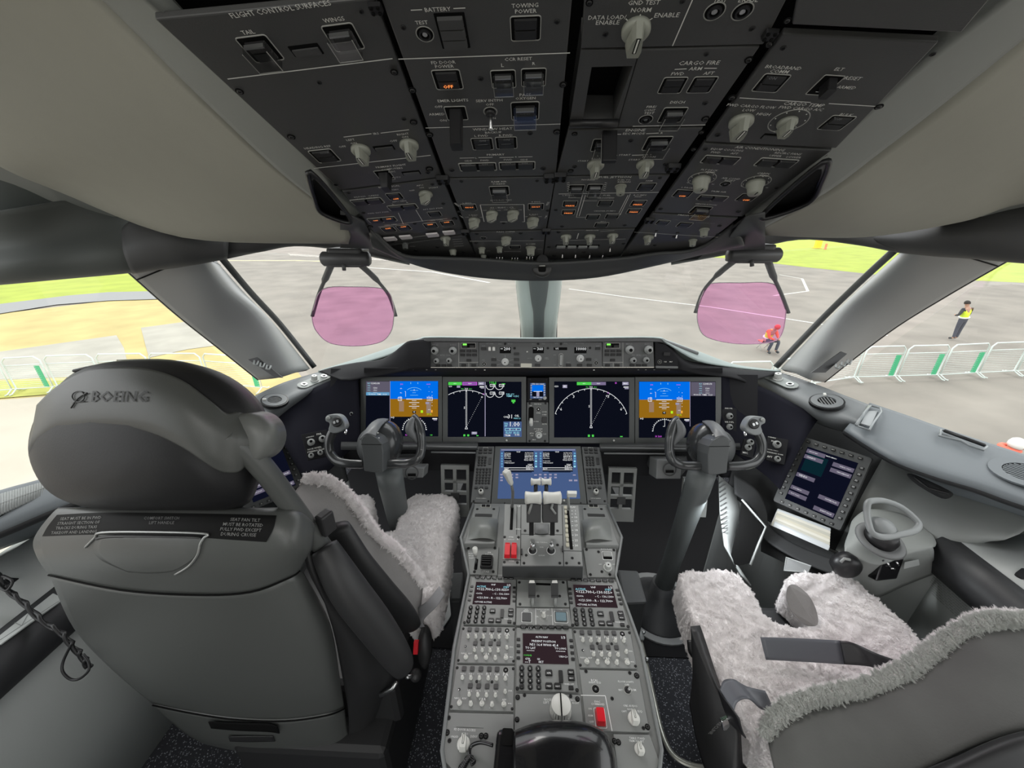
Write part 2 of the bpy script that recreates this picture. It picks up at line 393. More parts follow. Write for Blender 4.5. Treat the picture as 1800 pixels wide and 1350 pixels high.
mb = MB()
for x0, x1, z0, z1 in ((-1.7, -.36, 0, 2.2), (.36, 1.7, 0, 2.2), (-.36, .36, 1.95, 2.2)): mb.box(Matrix.Translation(V(((x0+x1)/2, -.98, 0))), x1-x0, .04, z1-z0, wallm, z0)
struct('wall_back', mb)
# ------------------------------------------------------------------ windshield pillars and header
def sweep(name, pairs, m, thick, label=None):
    """pairs: rows of points across the member, smooth along it"""
    mb = MB(); mb.grid(patch(pairs, 5), m); return struct(name, mb, thick=thick, off=-1)
pil = mat('pillar_lining', (.26, .265, .265), .42, bump=.1, bscale=600)
def pillar(side, n):
    # side +1 right, -1 left; three rows bottom to top; across: outer(side window) edge, face, face, inner (windshield) edge
    if side > 0:
        rows = [[PX(1448, 672, 1.40), P(1425, 668, 1.68), P(1395, 655, 1.73), P(1372, 648, 1.90)],
                [P(1560, 585, 1.60), P(1515, 565, 1.54), P(1470, 555, 1.58), P(1452, 565, 1.80)],
                [P(1660, 522, 1.42), P(1600, 500, 1.36), P(1545, 486, 1.40), P(1523, 497, 1.62)],
                [P(1790, 447, 1.22), P(1710, 428, 1.17), P(1620, 425, 1.20), P(1598, 430, 1.42)]]
    else:
        rows = [[P(455, 668, 1.72), P(490, 664, 1.68), P(520, 655, 1.73), P(545, 648, 1.90)],
                [P(385, 612, 1.58), P(420, 580, 1.53), P(465, 560, 1.57), P(484, 572, 1.80)],
                [P(310, 552, 1.42), P(365, 520, 1.36), P(405, 505, 1.40), P(430, 515, 1.62)],
                [P(215, 468, 1.24), P(300, 440, 1.18), P(350, 440, 1.22), P(372, 448, 1.42)]]
    rows = [list(r) for r in rows]
    mb = MB(); g = patch(rows, 6); mb.grid(g, pil)
    o = struct('trim_%d' % n, mb, thick=.02, off=-1 if side > 0 else 1)
    # black gasket running along the windshield side
    gm = MB(); gm.tube([q[-1]+V((-.012*side, .02, 0)) for q in g], .014, blk, 6); obj('gasket', gm, o)
    gm = MB(); gm.tube([q[0]+V((.008*side, .01, 0)) for q in g], .007, blk, 6); obj('gasket', gm, o)
    # split line of the two lining pieces
    k = int(len(g)*.87); sm = MB(); sm.tube([q+V((0, -.003, .001)) for q in g[k]], .0022, gap, 5); obj('seam', sm, o)
    # small map clip near the base: dark pocket and three wire loops
    base = (1478, 628) if side > 0 else (455, 635); d = 1.62
    pk = MB(); cpx = [(1425, 655), (1478, 618), (1488, 622), (1450, 655)] if side > 0 else [(437, 632), (452, 628), (498, 664), (485, 664)]
    pk.poly([P(x, y, d-.04) for x, y in cpx], blk); obj('pocket', pk, o, thick=.006, off=0)
    for i in range(3):
        cl = MB(); bx, by = (1470+i*10, 640-i*4) if side > 0 else (447+i*11, 634+i*4)
        cl.tube([P(bx, by, d-.05), P(bx-1, by+6, d-.07), P(bx+4, by+8, d-.07), P(bx+7, by+1, d-.05)], .0035, ltg, 6); obj('clip', cl, o)
    return o
pillar(-1, 1); pillar(1, 2)
# centre post between the two windshields
mb = MB()
def cpr(y, hw, d): return [P(947-hw*x, y, d+e) for x, e in ((1.05, .05), (.93, .0), (.40, -.03), (-.40, -.03), (-.93, .0), (-1.05, .05))]
rows = [cpr(470, 37, 1.62), cpr(500, 35, 1.72), cpr(530, 32, 1.82), cpr(565, 28, 1.95), cpr(600, 27, 2.1), cpr(640, 27, 2.2)]
mb.grid(patch([[q for q in r] for r in rows], 4), mat('post_lining', (.42, .45, .43), .45)); o = struct('trim_3', mb, thick=.01, off=1)
g = MB(); g.grid(patch([[P(947-w, y, d), P(947, y, d-.01), P(947+w, y, d)] for y, w, d in ((470, 18, 1.575), (500, 16, 1.675), (530, 12, 1.775), (545, 9, 1.83), (565, 8.5, 1.905), (600, 8.5, 2.06), (640, 8.5, 2.15))], 3), mat('post_channel', (.10, .105, .105), .5)); obj('centre_channel', g, o, thick=.008)
for s in (-1, 1):
    g = MB(); g.tube([P(947+s*37, 470, 1.68), P(947+s*36, 500, 1.76), P(947+s*33, 530, 1.86), P(947+s*29, 565, 2.0), P(947+s*29, 600, 2.14), P(947+s*29, 640, 2.25)], .012, blk, 6); obj('gasket', g, o)

# header band over each windshield and side window
hdr = mat('header_dark_lining', (.050, .050, .050), .6, bump=.12, bscale=600)
hdg = mat('header_green_grey_lining', (.085, .092, .086), .65, bump=.15, bscale=500)
def rowpts(lst): return [P(x, y, d) for x, y, d in lst]
# left: roll above the side window (green grey), then the dark end cap
mb = MB(); mb.grid(patch([rowpts([(-160, 380, 1.0), (0, 372, 1.02), (120, 352, 1.10), (215, 335, 1.18), (330, 330, 1.3)]),
      rowpts([(-160, 440, 1.06), (0, 432, 1.06), (120, 415, 1.12), (215, 400, 1.17), (330, 400, 1.25)]),
      rowpts([(-160, 480, 1.02), (0, 467, 1.02), (120, 456, 1.08), (215, 440, 1.12), (330, 436, 1.2)]),
      rowpts([(-160, 512, 1.06), (0, 500, 1.06), (120, 489, 1.12), (215, 480, 1.16), (330, 468, 1.24)]),
      rowpts([(-160, 505, 1.16), (0, 494, 1.16), (120, 484, 1.22), (215, 475, 1.26), (330, 462, 1.32)])], 5), hdg); struct('trim_4', mb, thick=.01, off=-1)
mb = MB(); mb.grid(patch([rowpts([(214, 402, 1.13), (235, 386, 1.12), (300, 380, 1.14), (402, 395, 1.22)]),
      rowpts([(216, 440, 1.10), (260, 425, 1.10), (320, 420, 1.12), (402, 425, 1.2)]),
      rowpts([(232, 480, 1.14), (290, 470, 1.15), (340, 464, 1.17), (400, 454, 1.22)]),
      rowpts([(240, 477, 1.24), (290, 468, 1.25), (340, 461, 1.27), (400, 451, 1.32)])], 5), hdr); struct('trim_5', mb, thick=.01, off=-1)
mb = MB(); mb.grid(patch([rowpts([(-160, 180, .80), (0, 200, .86), (110, 270, .98), (230, 340, 1.12)]),
      rowpts([(-160, 300, .98), (0, 300, 1.0), (110, 330, 1.08), (230, 368, 1.18)]),
      rowpts([(-160, 415, 1.12), (0, 412, 1.12), (100, 400, 1.16), (230, 380, 1.24)])], 5), mat('upper_side_lining', (.075, .085, .082), .7, bump=.15, bscale=500)); struct('trim_6', mb, thick=.01, off=-1)
# left windshield top: dark header running in to the overhead
mb = MB(); mb.grid(patch([rowpts([(380, 400, 1.20), (470, 405, 1.22), (560, 400, 1.25), (640, 405, 1.28), (720, 430, 1.3)]),
      rowpts([(388, 440, 1.21), (450, 441, 1.24), (520, 431, 1.28), (600, 437, 1.30), (720, 462, 1.32)]),
      rowpts([(400, 455, 1.24), (458, 443, 1.30), (522, 431, 1.34), (600, 440, 1.38), (720, 466, 1.4)])], 5), hdr); struct('trim_7', mb, thick=.008, off=-1)
# right side
mb = MB(); mb.grid(patch([rowpts([(1500, 330, 1.25), (1600, 340, 1.2), (1700, 330, 1.12), (1800, 300, 1.04), (1960, 290, 1.0)]),
      rowpts([(1500, 390, 1.26), (1600, 392, 1.18), (1700, 370, 1.10), (1800, 352, 1.03), (1960, 340, .98)]),
      rowpts([(1530, 420, 1.22), (1620, 425, 1.15), (1700, 415, 1.08), (1800, 410, 1.02), (1960, 410, .96)]),
      rowpts([(1572, 443, 1.24), (1640, 450, 1.18), (1700, 453, 1.12), (1800, 461, 1.05), (1960, 470, .98)]),
      rowpts([(1572, 440, 1.36), (1640, 446, 1.28), (1700, 449, 1.22), (1800, 456, 1.15), (1960, 464, 1.08)])], 5), hdr); struct('trim_8', mb, thick=.01, off=-1)
mb = MB(); mb.grid(patch([rowpts([(1180, 430, 1.3), (1270, 405, 1.28), (1350, 400, 1.25), (1480, 400, 1.22), (1585, 400, 1.20)]),
      rowpts([(1180, 462, 1.32), (1300, 440, 1.30), (1400, 420, 1.27), (1500, 428, 1.24), (1576, 440, 1.21)]),
      rowpts([(1180, 466, 1.4), (1300, 443, 1.38), (1400, 421, 1.34), (1500, 429, 1.30), (1572, 442, 1.26)])], 5), hdr); struct('trim_9', mb, thick=.008, off=-1)

# ------------------------------------------------------------------ beige ceiling bolsters on both sides of the overhead panel
bol = mat('bolster_edge', (.21, .22, .205), .7, bump=.15, bscale=500)
def bolster(name, strip_, face, off, pl_):
    mb = MB(); mb.grid(patch([rowpts(r) for r in face], 6), beige); o = struct(name, mb, thick=.012, off=off)
    mb = MB(); mb.grid(patch([[pl_.at(x, y, h) for x, y, h in strip_[0]], rowpts(strip_[1])], 6), bol); obj('inner_edge', mb, o, thick=.012, off=off); return o
bolster('ceiling_left', ([(40, -190, -.004), (262, 0, -.004), (420, 152, -.004), (570, 303, -.004), (590, 335, -.004), (640, 375, -.004)],
        [(-60, -200, .36), (168, -10, .41), (330, 150, .47), (480, 292, .58), (545, 345, .64), (613, 396, .735)]),
      [[(-60, -200, .36), (168, -10, .41), (330, 150, .47), (480, 292, .58), (545, 345, .64), (613, 396, .735)],
       [(-260, -150, .50), (20, 40, .54), (220, 190, .60), (400, 322, .70), (520, 388, .76), (613, 425, .78)],
       [(-420, 20, .70), (-140, 180, .74), (0, 276, .82), (120, 336, .94), (330, 416, 1.0), (613, 429, .86)],
       [(-420, 40, .95), (-140, 195, .95), (0, 292, 1.0), (120, 340, 1.08), (330, 416, 1.12), (613, 427, .98)]], -1, OL)
bolster('ceiling_right', ([(1990, -190, -.004), (1775, -10, -.004), (1600, 125, -.004), (1450, 262, -.004), (1400, 300, -.004), (1310, 380, -.004)],
        [(2060, -170, .36), (1880, 0, .41), (1700, 150, .47), (1545, 270, .55), (1450, 340, .62), (1337, 404, .735)]),
      [[(2060, -170, .36), (1880, 0, .41), (1700, 150, .47), (1545, 270, .55), (1450, 340, .62), (1337, 404, .735)],
       [(2200, -60, .50), (2000, 100, .56), (1820, 230, .64), (1650, 320, .72), (1500, 388, .78), (1339, 410, .79)],
       [(2300, 150, .75), (2000, 330, .84), (1800, 352, .93), (1690, 387, .99), (1520, 416, 1.0), (1338, 414, .86)],
       [(2300, 170, .95), (2000, 335, .98), (1800, 352, 1.05), (1690, 385, 1.12), (1520, 414, 1.12), (1338, 412, .98)]], 1, OR)
mb = MB(); mb.add([(-1.7, -1.0, 2.16), (1.7, -1.0, 2.16), (1.7, .35, 2.06), (-1.7, .35, 2.06), (-1.5, 1.05, 1.74), (1.5, 1.05, 1.74), (-1.35, 1.22, 1.62), (1.35, 1.22, 1.62)], [(0, 1, 2, 3), (3, 2, 5, 4), (4, 5, 7, 6)], bol); struct('ceiling', mb, thick=.02, off=1)
# ------------------------------------------------------------------ window panes
wg = glass('window_glass', (.97, .98, .975), .035)
def pane(name, pts, th=.012):
    mb = MB(); mb.poly(pts, wg); return struct(name, mb, thick=th, off=0)
pane('window_1', [P(925, 470, 1.66), P(925, 640, 2.22), P(545, 660, 1.95), P(372, 440, 1.46)])
pane('window_2', [P(968, 470, 1.66), P(1598, 425, 1.44), P(1370, 660, 1.92), P(968, 640, 2.22)])
pane('window_3', [P(215, 450, 1.30), P(460, 700, 1.78), P(0, 880, 1.50), P(-400, 1000, 1.2), P(-400, 520, .95)])
pane('window_4', [P(1800, 440, 1.24), P(2200, 520, .95), P(2200, 1000, 1.2), P(1800, 850, 1.47), P(1445, 690, 1.80)])
# ------------------------------------------------------------------ overhead panel
def mk_button2(mb):
    I = Matrix(); mb.ring(I, rrect(1, .92, .1), rrect(.94, .86, .07), 0, .02, frame_w)
    mb.prism(I, rrect(.94, .86, .07), -.01, .006, gap)
    for s in (1, -1): mb.rbox(Matrix.Translation(V((0, s*.19, 0))), .74, .35, .03, btn, .07, .006, .93)
def mk_pair(mb):
    I = Matrix(); mb.ring(I, rrect(1, .40, .05), rrect(.95, .35, .03), 0, .014, frame_w)
    mb.prism(I, rrect(.95, .35, .03), -.01, .004, gap)
    for s in (1, -1): mb.rbox(Matrix.Translation(V((s*.235, 0, 0))), .42, .28, .03, btn, .05, .004, .94)
def mk_guard(mb):
    I = Matrix(); mb.ring(I, rrect(1, .95, .1), rrect(.94, .89, .07), 0, .02, frame_w)
    mb.prism(I, rrect(.94, .89, .07), -.01, .006, gap)
    for s in (1, -1): mb.rbox(Matrix.Translation(V((0, s*.17-.05, 0))), .66, .32, .03, btn, .10, .006, .93)
def mk_cover(mb):
    T = Matrix.Translation(V((0, -.08, 0)))
    mb.rbox(T, .80, .78, .04, clear, .30, .10, .97)
    mb.box(Matrix.Translation(V((0, .30, .12))), .62, .06, .12, steel); mb.box(Matrix.Translation(V((0, -.46, .37))), .78, .02, .02, frame_w)
    for s in (-1, 1): mb.box(Matrix.Translation(V((s*.39, -.08, .37))), .018, .76, .02, frame_w)
def mk_flap(mb):                    # open pale cover hanging below its button
    mb.rbox(Matrix(), .86, .62, .05, mat('pale_guard', (.66, .62, .62), .35), .10, .12, .95)
def mk_selector(mb, m=None):        # 1 m wide skirt, fin towards the viewer
    m = m or knobm; I = Matrix()
    mb.lathe(I, [(.5, 0), (.5, .14), (.44, .22), (.30, .26)], m, 24)
    pr = [(-.25, -.52), (.25, -.52), (.30, -.2), (.22, .30), (.12, .52), (-.12, .52), (-.22, .30), (-.30, -.2)]
    mb.prism(I, pr, .18, .70, m, .80)
    mb.box(Matrix.Translation(V((0, .10, .705))), .06, .56, .01, ltr); mb.box(Matrix.Translation(V((0, .10, .70))), .14, .62, .006, gap)
def mk_round(mb, m=None):           # fluted round knob
    m = m or knobm; pts = []
    mb.lathe(Matrix(), [(.5, 0), (.5, .10), (.42, .14)], m, 24)
    for i in range(36): r = .40 if i % 2 else .36; a = math.pi*i/18; pts.append((r*math.cos(a), r*math.sin(a)))
    mb.prism(Matrix(), pts, .12, .75, m, .86); mb.cyl(Matrix(), .09, .75, .76, gap, 8)
def mk_smooth(mb, m=None):
    m = m or knobm
    mb.lathe(Matrix(), [(.5, 0), (.5, .18), (.43, .26), (.38, .62), (.33, .69), (0.01, .71)], m, 28); mb.box(Matrix.Translation(V((0, .18, .70))), .05, .3, .02, gap)
def mk_toggle(mb):
    mb.ring(Matrix(), circ(.5, 20), circ(.43, 20), 0, .03, frame_w); mb.lathe(Matrix(), [(.36, 0), (.36, .2), (.22, .3)], blk, 16)
    mb.loft([[Matrix.Rotation(.35, 4, 'X') @ V((r*math.cos(a*math.pi/5), r*math.sin(a*math.pi/5), z)) for a in range(10)] for r, z in ((.10, .2), (.12, .6), (.17, 1.0), (.17, 1.1), (.08, 1.15))], steel)
def mk_bat(mb):
    mb.lathe(Matrix(), [(.42, 0), (.42, .12), (.25, .22)], blk, 14)
    mb.loft([[Matrix.Rotation(.5, 4, 'X') @ V((r*math.cos(a*math.pi/4), r*math.sin(a*math.pi/4), z)) for a in range(8)] for r, z in ((.12, .1), (.14, .7), (.22, 1.2), (.22, 1.35), (.1, 1.4))], chrome)
def mk_socket(mb):
    mb.ring(Matrix(), circ(.5, 24), circ(.45, 24), 0, .02, frame_w); mb.cyl(Matrix(), .44, -.01, .006, gap, 20)
    mb.ring(Matrix(), circ(.33, 20), circ(.24, 20), 0, .12, blk); mb.cyl(Matrix(), .14, 0, .04, steel, 12)
def mk_screw(mb):
    mb.lathe(Matrix(), [(.5, 0), (.5, .10), (.36, .16)], mat('screw_dark', (.025, .025, .025), .45, .5), 12); mb.box(Matrix.Translation(V((0, 0, .155))), .55, .08, .02, gap); mb.box(Matrix.Translation(V((0, 0, .155))), .08, .55, .02, gap)
def mk_fastener(mb):
    mb.ring(Matrix(), circ(.5, 18), circ(.36, 18), -.01, .12, gap); mb.lathe(Matrix(), [(.34, 0), (.34, .16), (.2, .2)], mat('fastener_dark', (.05, .05, .05), .4, .6), 14); mb.box(Matrix.Translation(V((0, 0, .19))), .42, .09, .03, gap)
def mk_holder(mb):                  # dark recessed label holder
    mb.prism(Matrix(), rrect(1, .42, .03), -.01, .006, gap); mb.rbox(Matrix.Translation(V((0, -.06, 0))), .88, .26, .02, ohp, .05, .0)
def mk_bracket(mb):
    mb.rbox(Matrix(), 1, .8, .12, blk, .30, 0, .9)
    for x in (-.25, .25):
        for y in (-.22, .22): mb.lathe(Matrix.Translation(V((x, y, .3))), [(.14, 0), (.14, .06), (.06, .08)], gap, 10)
def mk_key(mb): mb.rbox(Matrix(), 1, .72, .12, btn, .28, 0, .88)
def mk_keysq(mb): mb.rbox(Matrix(), 1, 1, .22, mat('key_grey', (.035, .036, .037), .5), .4, 0, .85)
def mk_keyround(mb): mb.lathe(Matrix(), [(.5, 0), (.48, .25), (.40, .40), (.2, .46)], btn, 14)
def mk_led(mb): mb.box(Matrix(), 1, .5, .1, whitel)

class Panel:
    """one removable module: faceplate, controls as parts, lettering"""
    def __init__(s, name, label, cat_, pl, corners, th=.006, m=ohp, group=None, face='faceplate', bevel=.0012, h=0.0, deep=None):
        s.pl = pl; pts = [pl.at(x, y, h) for x, y in corners]; s.h = h
        c = sum(pts, V())/len(pts); s.t = thing(name, c - pl.n*th, label, cat_, group)
        mb = MB(); M = pl.Mp(c); inv = M.inverted(); q = [(inv @ p).to_2d() for p in pts]
        if (q[1]-q[0]).cross(q[2]-q[1]) < 0: q = q[::-1]
        mb.prism(M, [(a.x, a.y) for a in q], -(deep or th), 0, m); obj(face, mb, s.t, bevel=bevel)
        s.L = MB(); s.count = 0; s.h = h
    def k(s, x, y): return s.pl.s_(x, y)
    def T(s, x, y, txt, w, m=None, a=0, h=.0004):
        s.L.text(s.pl.M(x, y, s.h+h, a), txt, w*s.k(x, y), m or ltr); return s
    def ln(s, pts, w=1.9, m=None, h=.0003):
        q = [s.pl.at(x, y, s.h+h) for x, y in pts]
        for a, b, (x, y) in zip(q, q[1:], pts):
            t = (b-a); t.normalize(); n = s.pl.n.cross(t)*w*.5*s.k(x, y)
            s.L.poly([a-n, b-n, b+n, a+n], m or ltr)
        return s
    def rect(s, x0, y0, x1, y1, m, h=.0002):
        s.L.poly([s.pl.at(x, y, s.h+h) for x, y in ((x0, y1), (x1, y1), (x1, y0), (x0, y0))], m); return s
    def c(s, name, key, mk, x, y, w, a=0, label=None, h=0.0, sy=1.0):
        M = s.pl.M(x, y, s.h+h, a) @ Matrix.Scale(w*s.k(x, y), 4)
        if sy != 1: M = M @ Matrix.Diagonal((1, sy, 1, 1))
        inst(name, key, mk, s.t, M, label); return s
    def btn(s, x, y, w, leg=None, m=None, lx=0, ly=0, lw=None):
        s.c('button', 'button', mk_button2, x, y, w)
        if leg: s.T(x+lx, y+ly, leg, lw or w*.42, m or orange, h=.072*w*s.k(x, y)+.0008)
        return s
    def pair(s, x, y, w): return s.c('button', 'pair', mk_pair, x, y, w)
    def guard(s, x, y, w):
        s.c('button', 'guard', mk_guard, x, y, w); return s.c('guard', 'cover', mk_cover, x, y, w, label='clear flip guard')
    def sel(s, x, y, w, a=0, mk=None, key='selector'): return s.c('knob', key, mk or mk_selector, x, y, w, a)
    def scr(s, pts, w=7, name='screw'):
        for x, y in pts: s.c(name, name, mk_screw if name == 'screw' else mk_fastener, x, y, w)
        return s
    def done(s, name='lettering'):
        if s.L.v: obj(name, s.L, s.t)
        return s.t

# housing behind the modules
hp = [OH.at(x, y, -.030) for x, y in [(232, -60), (1010, -150), (1800, -60), (1560, 190), (1226, 462), (1090, 474), (955, 480), (832, 476), (715, 462), (615, 350)]]
mb = MB(); M = OH.Mp(OH.at(950, 200, -.03)); inv = M.inverted(); q = [(inv @ p).to_2d() for p in hp]
mb.prism(M, [(a.x, a.y) for a in q[::-1]], -.05, -.01, gap)
oh = thing('overhead_housing', OH.at(950, 200), 'black overhead panel housing with a curved grey front lip above the windshields', 'panel housing')
obj('back_plate', mb, oh)
mb = MB()
lip = [[(592, 345), (640, 372), (655, 400), (690, 432), (730, 455)], ]
g = patch([rowpts([(640, 390, .72), (700, 448, .80), (770, 455, .85), (840, 457, .87), (955, 464, .90), (1085, 456, .88), (1150, 448, .84), (1226, 440, .80), (1290, 395, .72)]),
           rowpts([(650, 415, .76), (712, 458, .84), (775, 468, .89), (850, 476, .92), (950, 480, .94), (1060, 473, .92), (1150, 460, .88), (1240, 444, .83), (1300, 415, .76)]),
           rowpts([(655, 436, .80), (720, 463, .88), (780, 479, .93), (860, 490, .96), (950, 494, .98), (1050, 488, .96), (1150, 468, .92), (1243, 446, .87), (1308, 432, .80)]),
           rowpts([(655, 432, .95), (720, 459, 1.0), (780, 474, 1.03), (860, 484, 1.06), (950, 488, 1.08), (1050, 482, 1.06), (1150, 464, 1.02), (1243, 442, .97), (1308, 428, .92)])], 5)
mb.grid(g, mat('overhead_lip_grey', (.060, .062, .062), .55, bump=.12, bscale=600)); obj('front_lip', mb, oh, thick=.006, off=-1)
for s_, pts in ((-1, [(598, 340), (625, 372), (663, 436), (700, 450), (655, 400)]), ):
    mb = MB(); mb.grid(patch([[OH.at(598, 336, -.0), OH.at(625, 362, .0), OH.at(660, 402, .0), OH.at(706, 449, 0)], rowpts([(600, 350, .62), (622, 376, .70), (648, 412, .78), (664, 438, .86)])], 4), mat('side_cheek', (.10, .095, .097), .5)); obj('side_cheek', mb, oh, thick=.004)
mb = MB(); mb.grid(patch([[OH.at(1455, 272, 0), OH.at(1380, 325, 0), OH.at(1320, 378, 0), OH.at(1226, 442, 0)], rowpts([(1440, 300, .60), (1372, 345, .68), (1312, 395, .75), (1262, 438, .84)])], 4), MATS['side_cheek']); obj('side_cheek', mb, oh, thick=.004)
mb = MB(); mb.grid([[OH.at(1312, 378, .02), OH.at(1345, 372, .03)], rowpts([(1262, 438, .90), (1345, 435, .95)])], dkg); obj('inner_web', mb, oh, thick=.004)
mb = MB(); mb.grid([[OH.at(640, 392, .02), OH.at(598, 372, .03)], rowpts([(664, 438, .90), (598, 436, .95)])], dkg); obj('inner_web', mb, oh, thick=.004)
# round sun-visor latch at the lip centre
t = thing('latch', P(953, 468, .93), 'round black latch at the centre of the overhead front lip', 'latch')
LP = PL(P(953, 470, .925), (1, 0, 0), (0, .35, .94)); mb = MB(); mb.lathe(LP.M(953, 470, 0), [(.024, 0), (.024, .006), (.018, .010), (.002, .008)], mat('latch_dark', (.03, .03, .03), .4), 28); obj('rose', mb, t)
mb = MB(); mb.rbox(LP.M(953, 471, .008), .018, .020, .004, gap, .006); mb.box(LP.M(953, 467, .015), .014, .004, .004, frame_w); obj('catch', mb, t)
mb = MB(); mb.lathe(LP.M(953, 460, 0), [(.016, 0), (.016, .010), (.013, .014)], blk, 20); obj('bush', mb, t)

# hand holds in the bolster tips
for nm, pts, lb in (('left', [(545, 302), (610, 375), (612, 392), (566, 375), (553, 350)], 'black recessed hand hold at the front tip of the left ceiling lining'), ('right', [(1447, 285), (1345, 372), (1348, 384), (1420, 358), (1446, 320)], 'black recessed hand hold at the front tip of the right ceiling lining')):
    t = thing('hand_hold', P(*pts[1], .66), lb, 'handle')
    n = len(pts); A = [P(x, y, .485+.13*(y-300)/85) for x, y in pts]; cx = sum(p[0] for p in pts)/n; cy = sum(p[1] for p in pts)/n
    mb = MB(); ins = [P(cx+(x-cx)*.78, cy+(y-cy)*.78, .50+.13*(y-300)/85) for x, y in pts]; mb.loft([spline(A, 4, True), spline(ins, 4, True)], blk, caps=False); mb.poly(spline(ins, 4, True), gap); obj('cup', mb, t)
    mb = MB(); mb.tube(spline(A, 5, True), .0035, blk, 6, closed=True); obj('rim', mb, t)

G = 'overhead panel modules'
# ---- left column
p = Panel('overhead_module', 'overhead module lettered FLIGHT CONTROL SURFACES with two clear guarded switches', 'control panel', OL, [(272, 34), (658, -3), (777, 311), (598, 334)], group=G)
p.T(492, 17, 'FLIGHT CONTROL SURFACES', 184).T(436, 57, 'TAIL', 23).T(587, 35, 'WINGS', 38).ln([(400, 139), (690, 103)], 2.2)
p.guard(458, 86, 56).guard(604, 66, 56).c('label_holder', 'holder', mk_holder, 538, 88, 54)
p.ln([(604, 241), (653, 235)]).T(661, 235, 'IRS', 11).ln([(669, 234), (719, 228)]).T(616, 246, 'LEFT', 15).T(622, 252, 'ON', 11).T(602, 258, 'OFF', 13).T(708, 236, 'RIGHT', 21).T(712, 241, 'ON', 11).T(692, 248, 'OFF', 13)
p.T(558, 259, 'HEADING REF', 48).btn(571, 274, 42, 'NORM', mat('dim_legend', (.25, .26, .26), .5), 0, -5, 15).sel(634, 262, 33).sel(719, 253, 33).c('label_holder', 'holder', mk_holder, 675, 260, 36)
p.ln([(552, 296), (757, 273)]).T(687, 292, 'PRIMARY FLIGHT', 54).T(689, 297, 'COMPUTERS', 38).T(689, 302, 'DISC', 12).T(697, 312, 'AUTO', 16).c('label_holder', 'holder', mk_holder, 723, 304, 32)
p.scr([(561, 145), (710, 209), (590, 324), (752, 303), (635, 20)], 9).scr([(421, 160), (693, 126), (727, 214), (512, 240), (755, 296)], 13, 'fastener')
p.c('lever_guard', 'leverguard', lambda mb: (mb.ring(Matrix(), rrect(1, 1.2, .08), rrect(.92, 1.12, .06), 0, .02, frame_w), mb.prism(Matrix(), rrect(.92, 1.12, .06), -.01, .006, gap), mb.rbox(Matrix.Translation(V((0, -.1, 0))), .62, .9, .12, blk, .85, .0, .72)), 676, 308, 28)
p.done()
p = Panel('overhead_module', 'overhead module lettered ELECTRICAL with amber OFF lights and four open white guards', 'control panel', OL, [(602, 337), (778, 314), (818, 411), (675, 430)], group=G)
p.T(644, 345, 'IFE/PASS   CABIN/', 46).T(645, 349, 'SEATS  UTILITY', 40).pair(646, 354, 56).T(684, 328, 'ELECTRICAL', 38).T(690, 334, 'BATTERY', 22).btn(694, 345, 27, 'OFF', None, 2, 5, 10)
p.T(738, 326, 'APU', 12).T(741, 330, 'ON', 8).T(724, 335, 'OFF', 10).T(762, 330, 'START', 17).sel(748, 340, 24, -45).T(702, 354, 'APU GEN', 25).T(691, 359, 'L', 3).T(716, 356, 'R', 3).pair(708, 364, 52)
p.T(665, 374, 'FWD EXT PWR', 38).pair(672, 386, 50).T(660, 388, 'ON', 8, orange, h=.003).T(683, 385, 'ON', 8, orange, h=.003).T(761, 367, 'AFT EXT PWR', 36).btn(764, 376, 23)
p.ln([(700, 374), (709, 394)], 1).ln([(731, 369), (743, 389)], 1).ln([(665, 399), (745, 388), (786, 384)], 1).ln([(727, 417), (756, 413)], 1)
p.T(687, 395, 'GEN CTRL', 24).T(767, 387, 'GEN CTRL', 24)
for i, (x, y) in enumerate(((683, 403), (710, 400), (757, 396), (786, 392))):
    p.c('button', 'button', mk_button2, x, y, 24).T(x-1, y-1, 'OFF', 10, orange, h=.0035); p.c('guard', 'flap', mk_flap, x+3, y+13, 24, label='pale open guard')
p.scr([(613, 339), (639, 374), (729, 393), (779, 358), (760, 324)], 7).scr([(651, 398), (799, 384), (637, 390)], 9, 'fastener').done()
p = Panel('overhead_module', 'lowest left overhead module with a black knob and a forward selector', 'control panel', OL, [(678, 433), (817, 414), (839, 453), (722, 451)], group=G)
p.sel(712, 428, 13, 0, lambda mb: mk_round(mb, mat('dark_knob', (.12, .125, .12), .4)), 'darkround').sel(783, 418, 18, 0).sel(796, 440, 13, 0, mk_smooth, 'smooth').scr([(677, 432), (694, 442), (691, 424), (731, 440), (769, 434), (815, 443)], 7)
for i in range(4): p.ln([(795+i, 421+4*i), (812+i, 420+4*i)], .8)
p.ln([(720, 433), (730, 433)], .8).T(783, 416, 'WIPER', 12).done()

# ---- left of centre
p = Panel('overhead_module', 'overhead module lettered BATTERY, TOWING POWER and WINDOW HEAT', 'control panel', OC, [(657, -38), (1010, -48), (977, 309), (784, 312)], group=G)
p.ln([(700, 104), (1002, 93)], 2.2).ln([(748, 225), (985, 218)], 1.8).T(769, 17, 'BATTERY', 46).ln([(722, 18), (742, 17)], 2).ln([(797, 15), (818, 14)], 2).T(741, 40, 'TEST', 22).c('test_button', 'socket', mk_socket, 747, 60, 32)
p.c('switch_stack', 'stack', lambda mb: (mb.prism(Matrix(), rrect(1, 1.35, .03), -.01, .01, gap), [mb.rbox(Matrix.Translation(V((0, .38-.40*i, 0))), .84, .36, .02, ohp, .14, 0, .96) for i in range(3)]), 796, 55, 52)
p.T(923, 10, 'TOWING', 47).T(924, 20, 'POWER', 38).btn(924, 50, 54).T(779, 110, 'FD DOOR', 43).T(781, 117, 'POWER', 33).btn(787, 140, 50, 'OFF', None, 1, 13, 17)
p.T(911, 104, 'CCR RESET', 48).T(883, 115, 'L', 5).T(938, 112, 'R', 5).guard(885, 139, 44).guard(938, 136, 44)
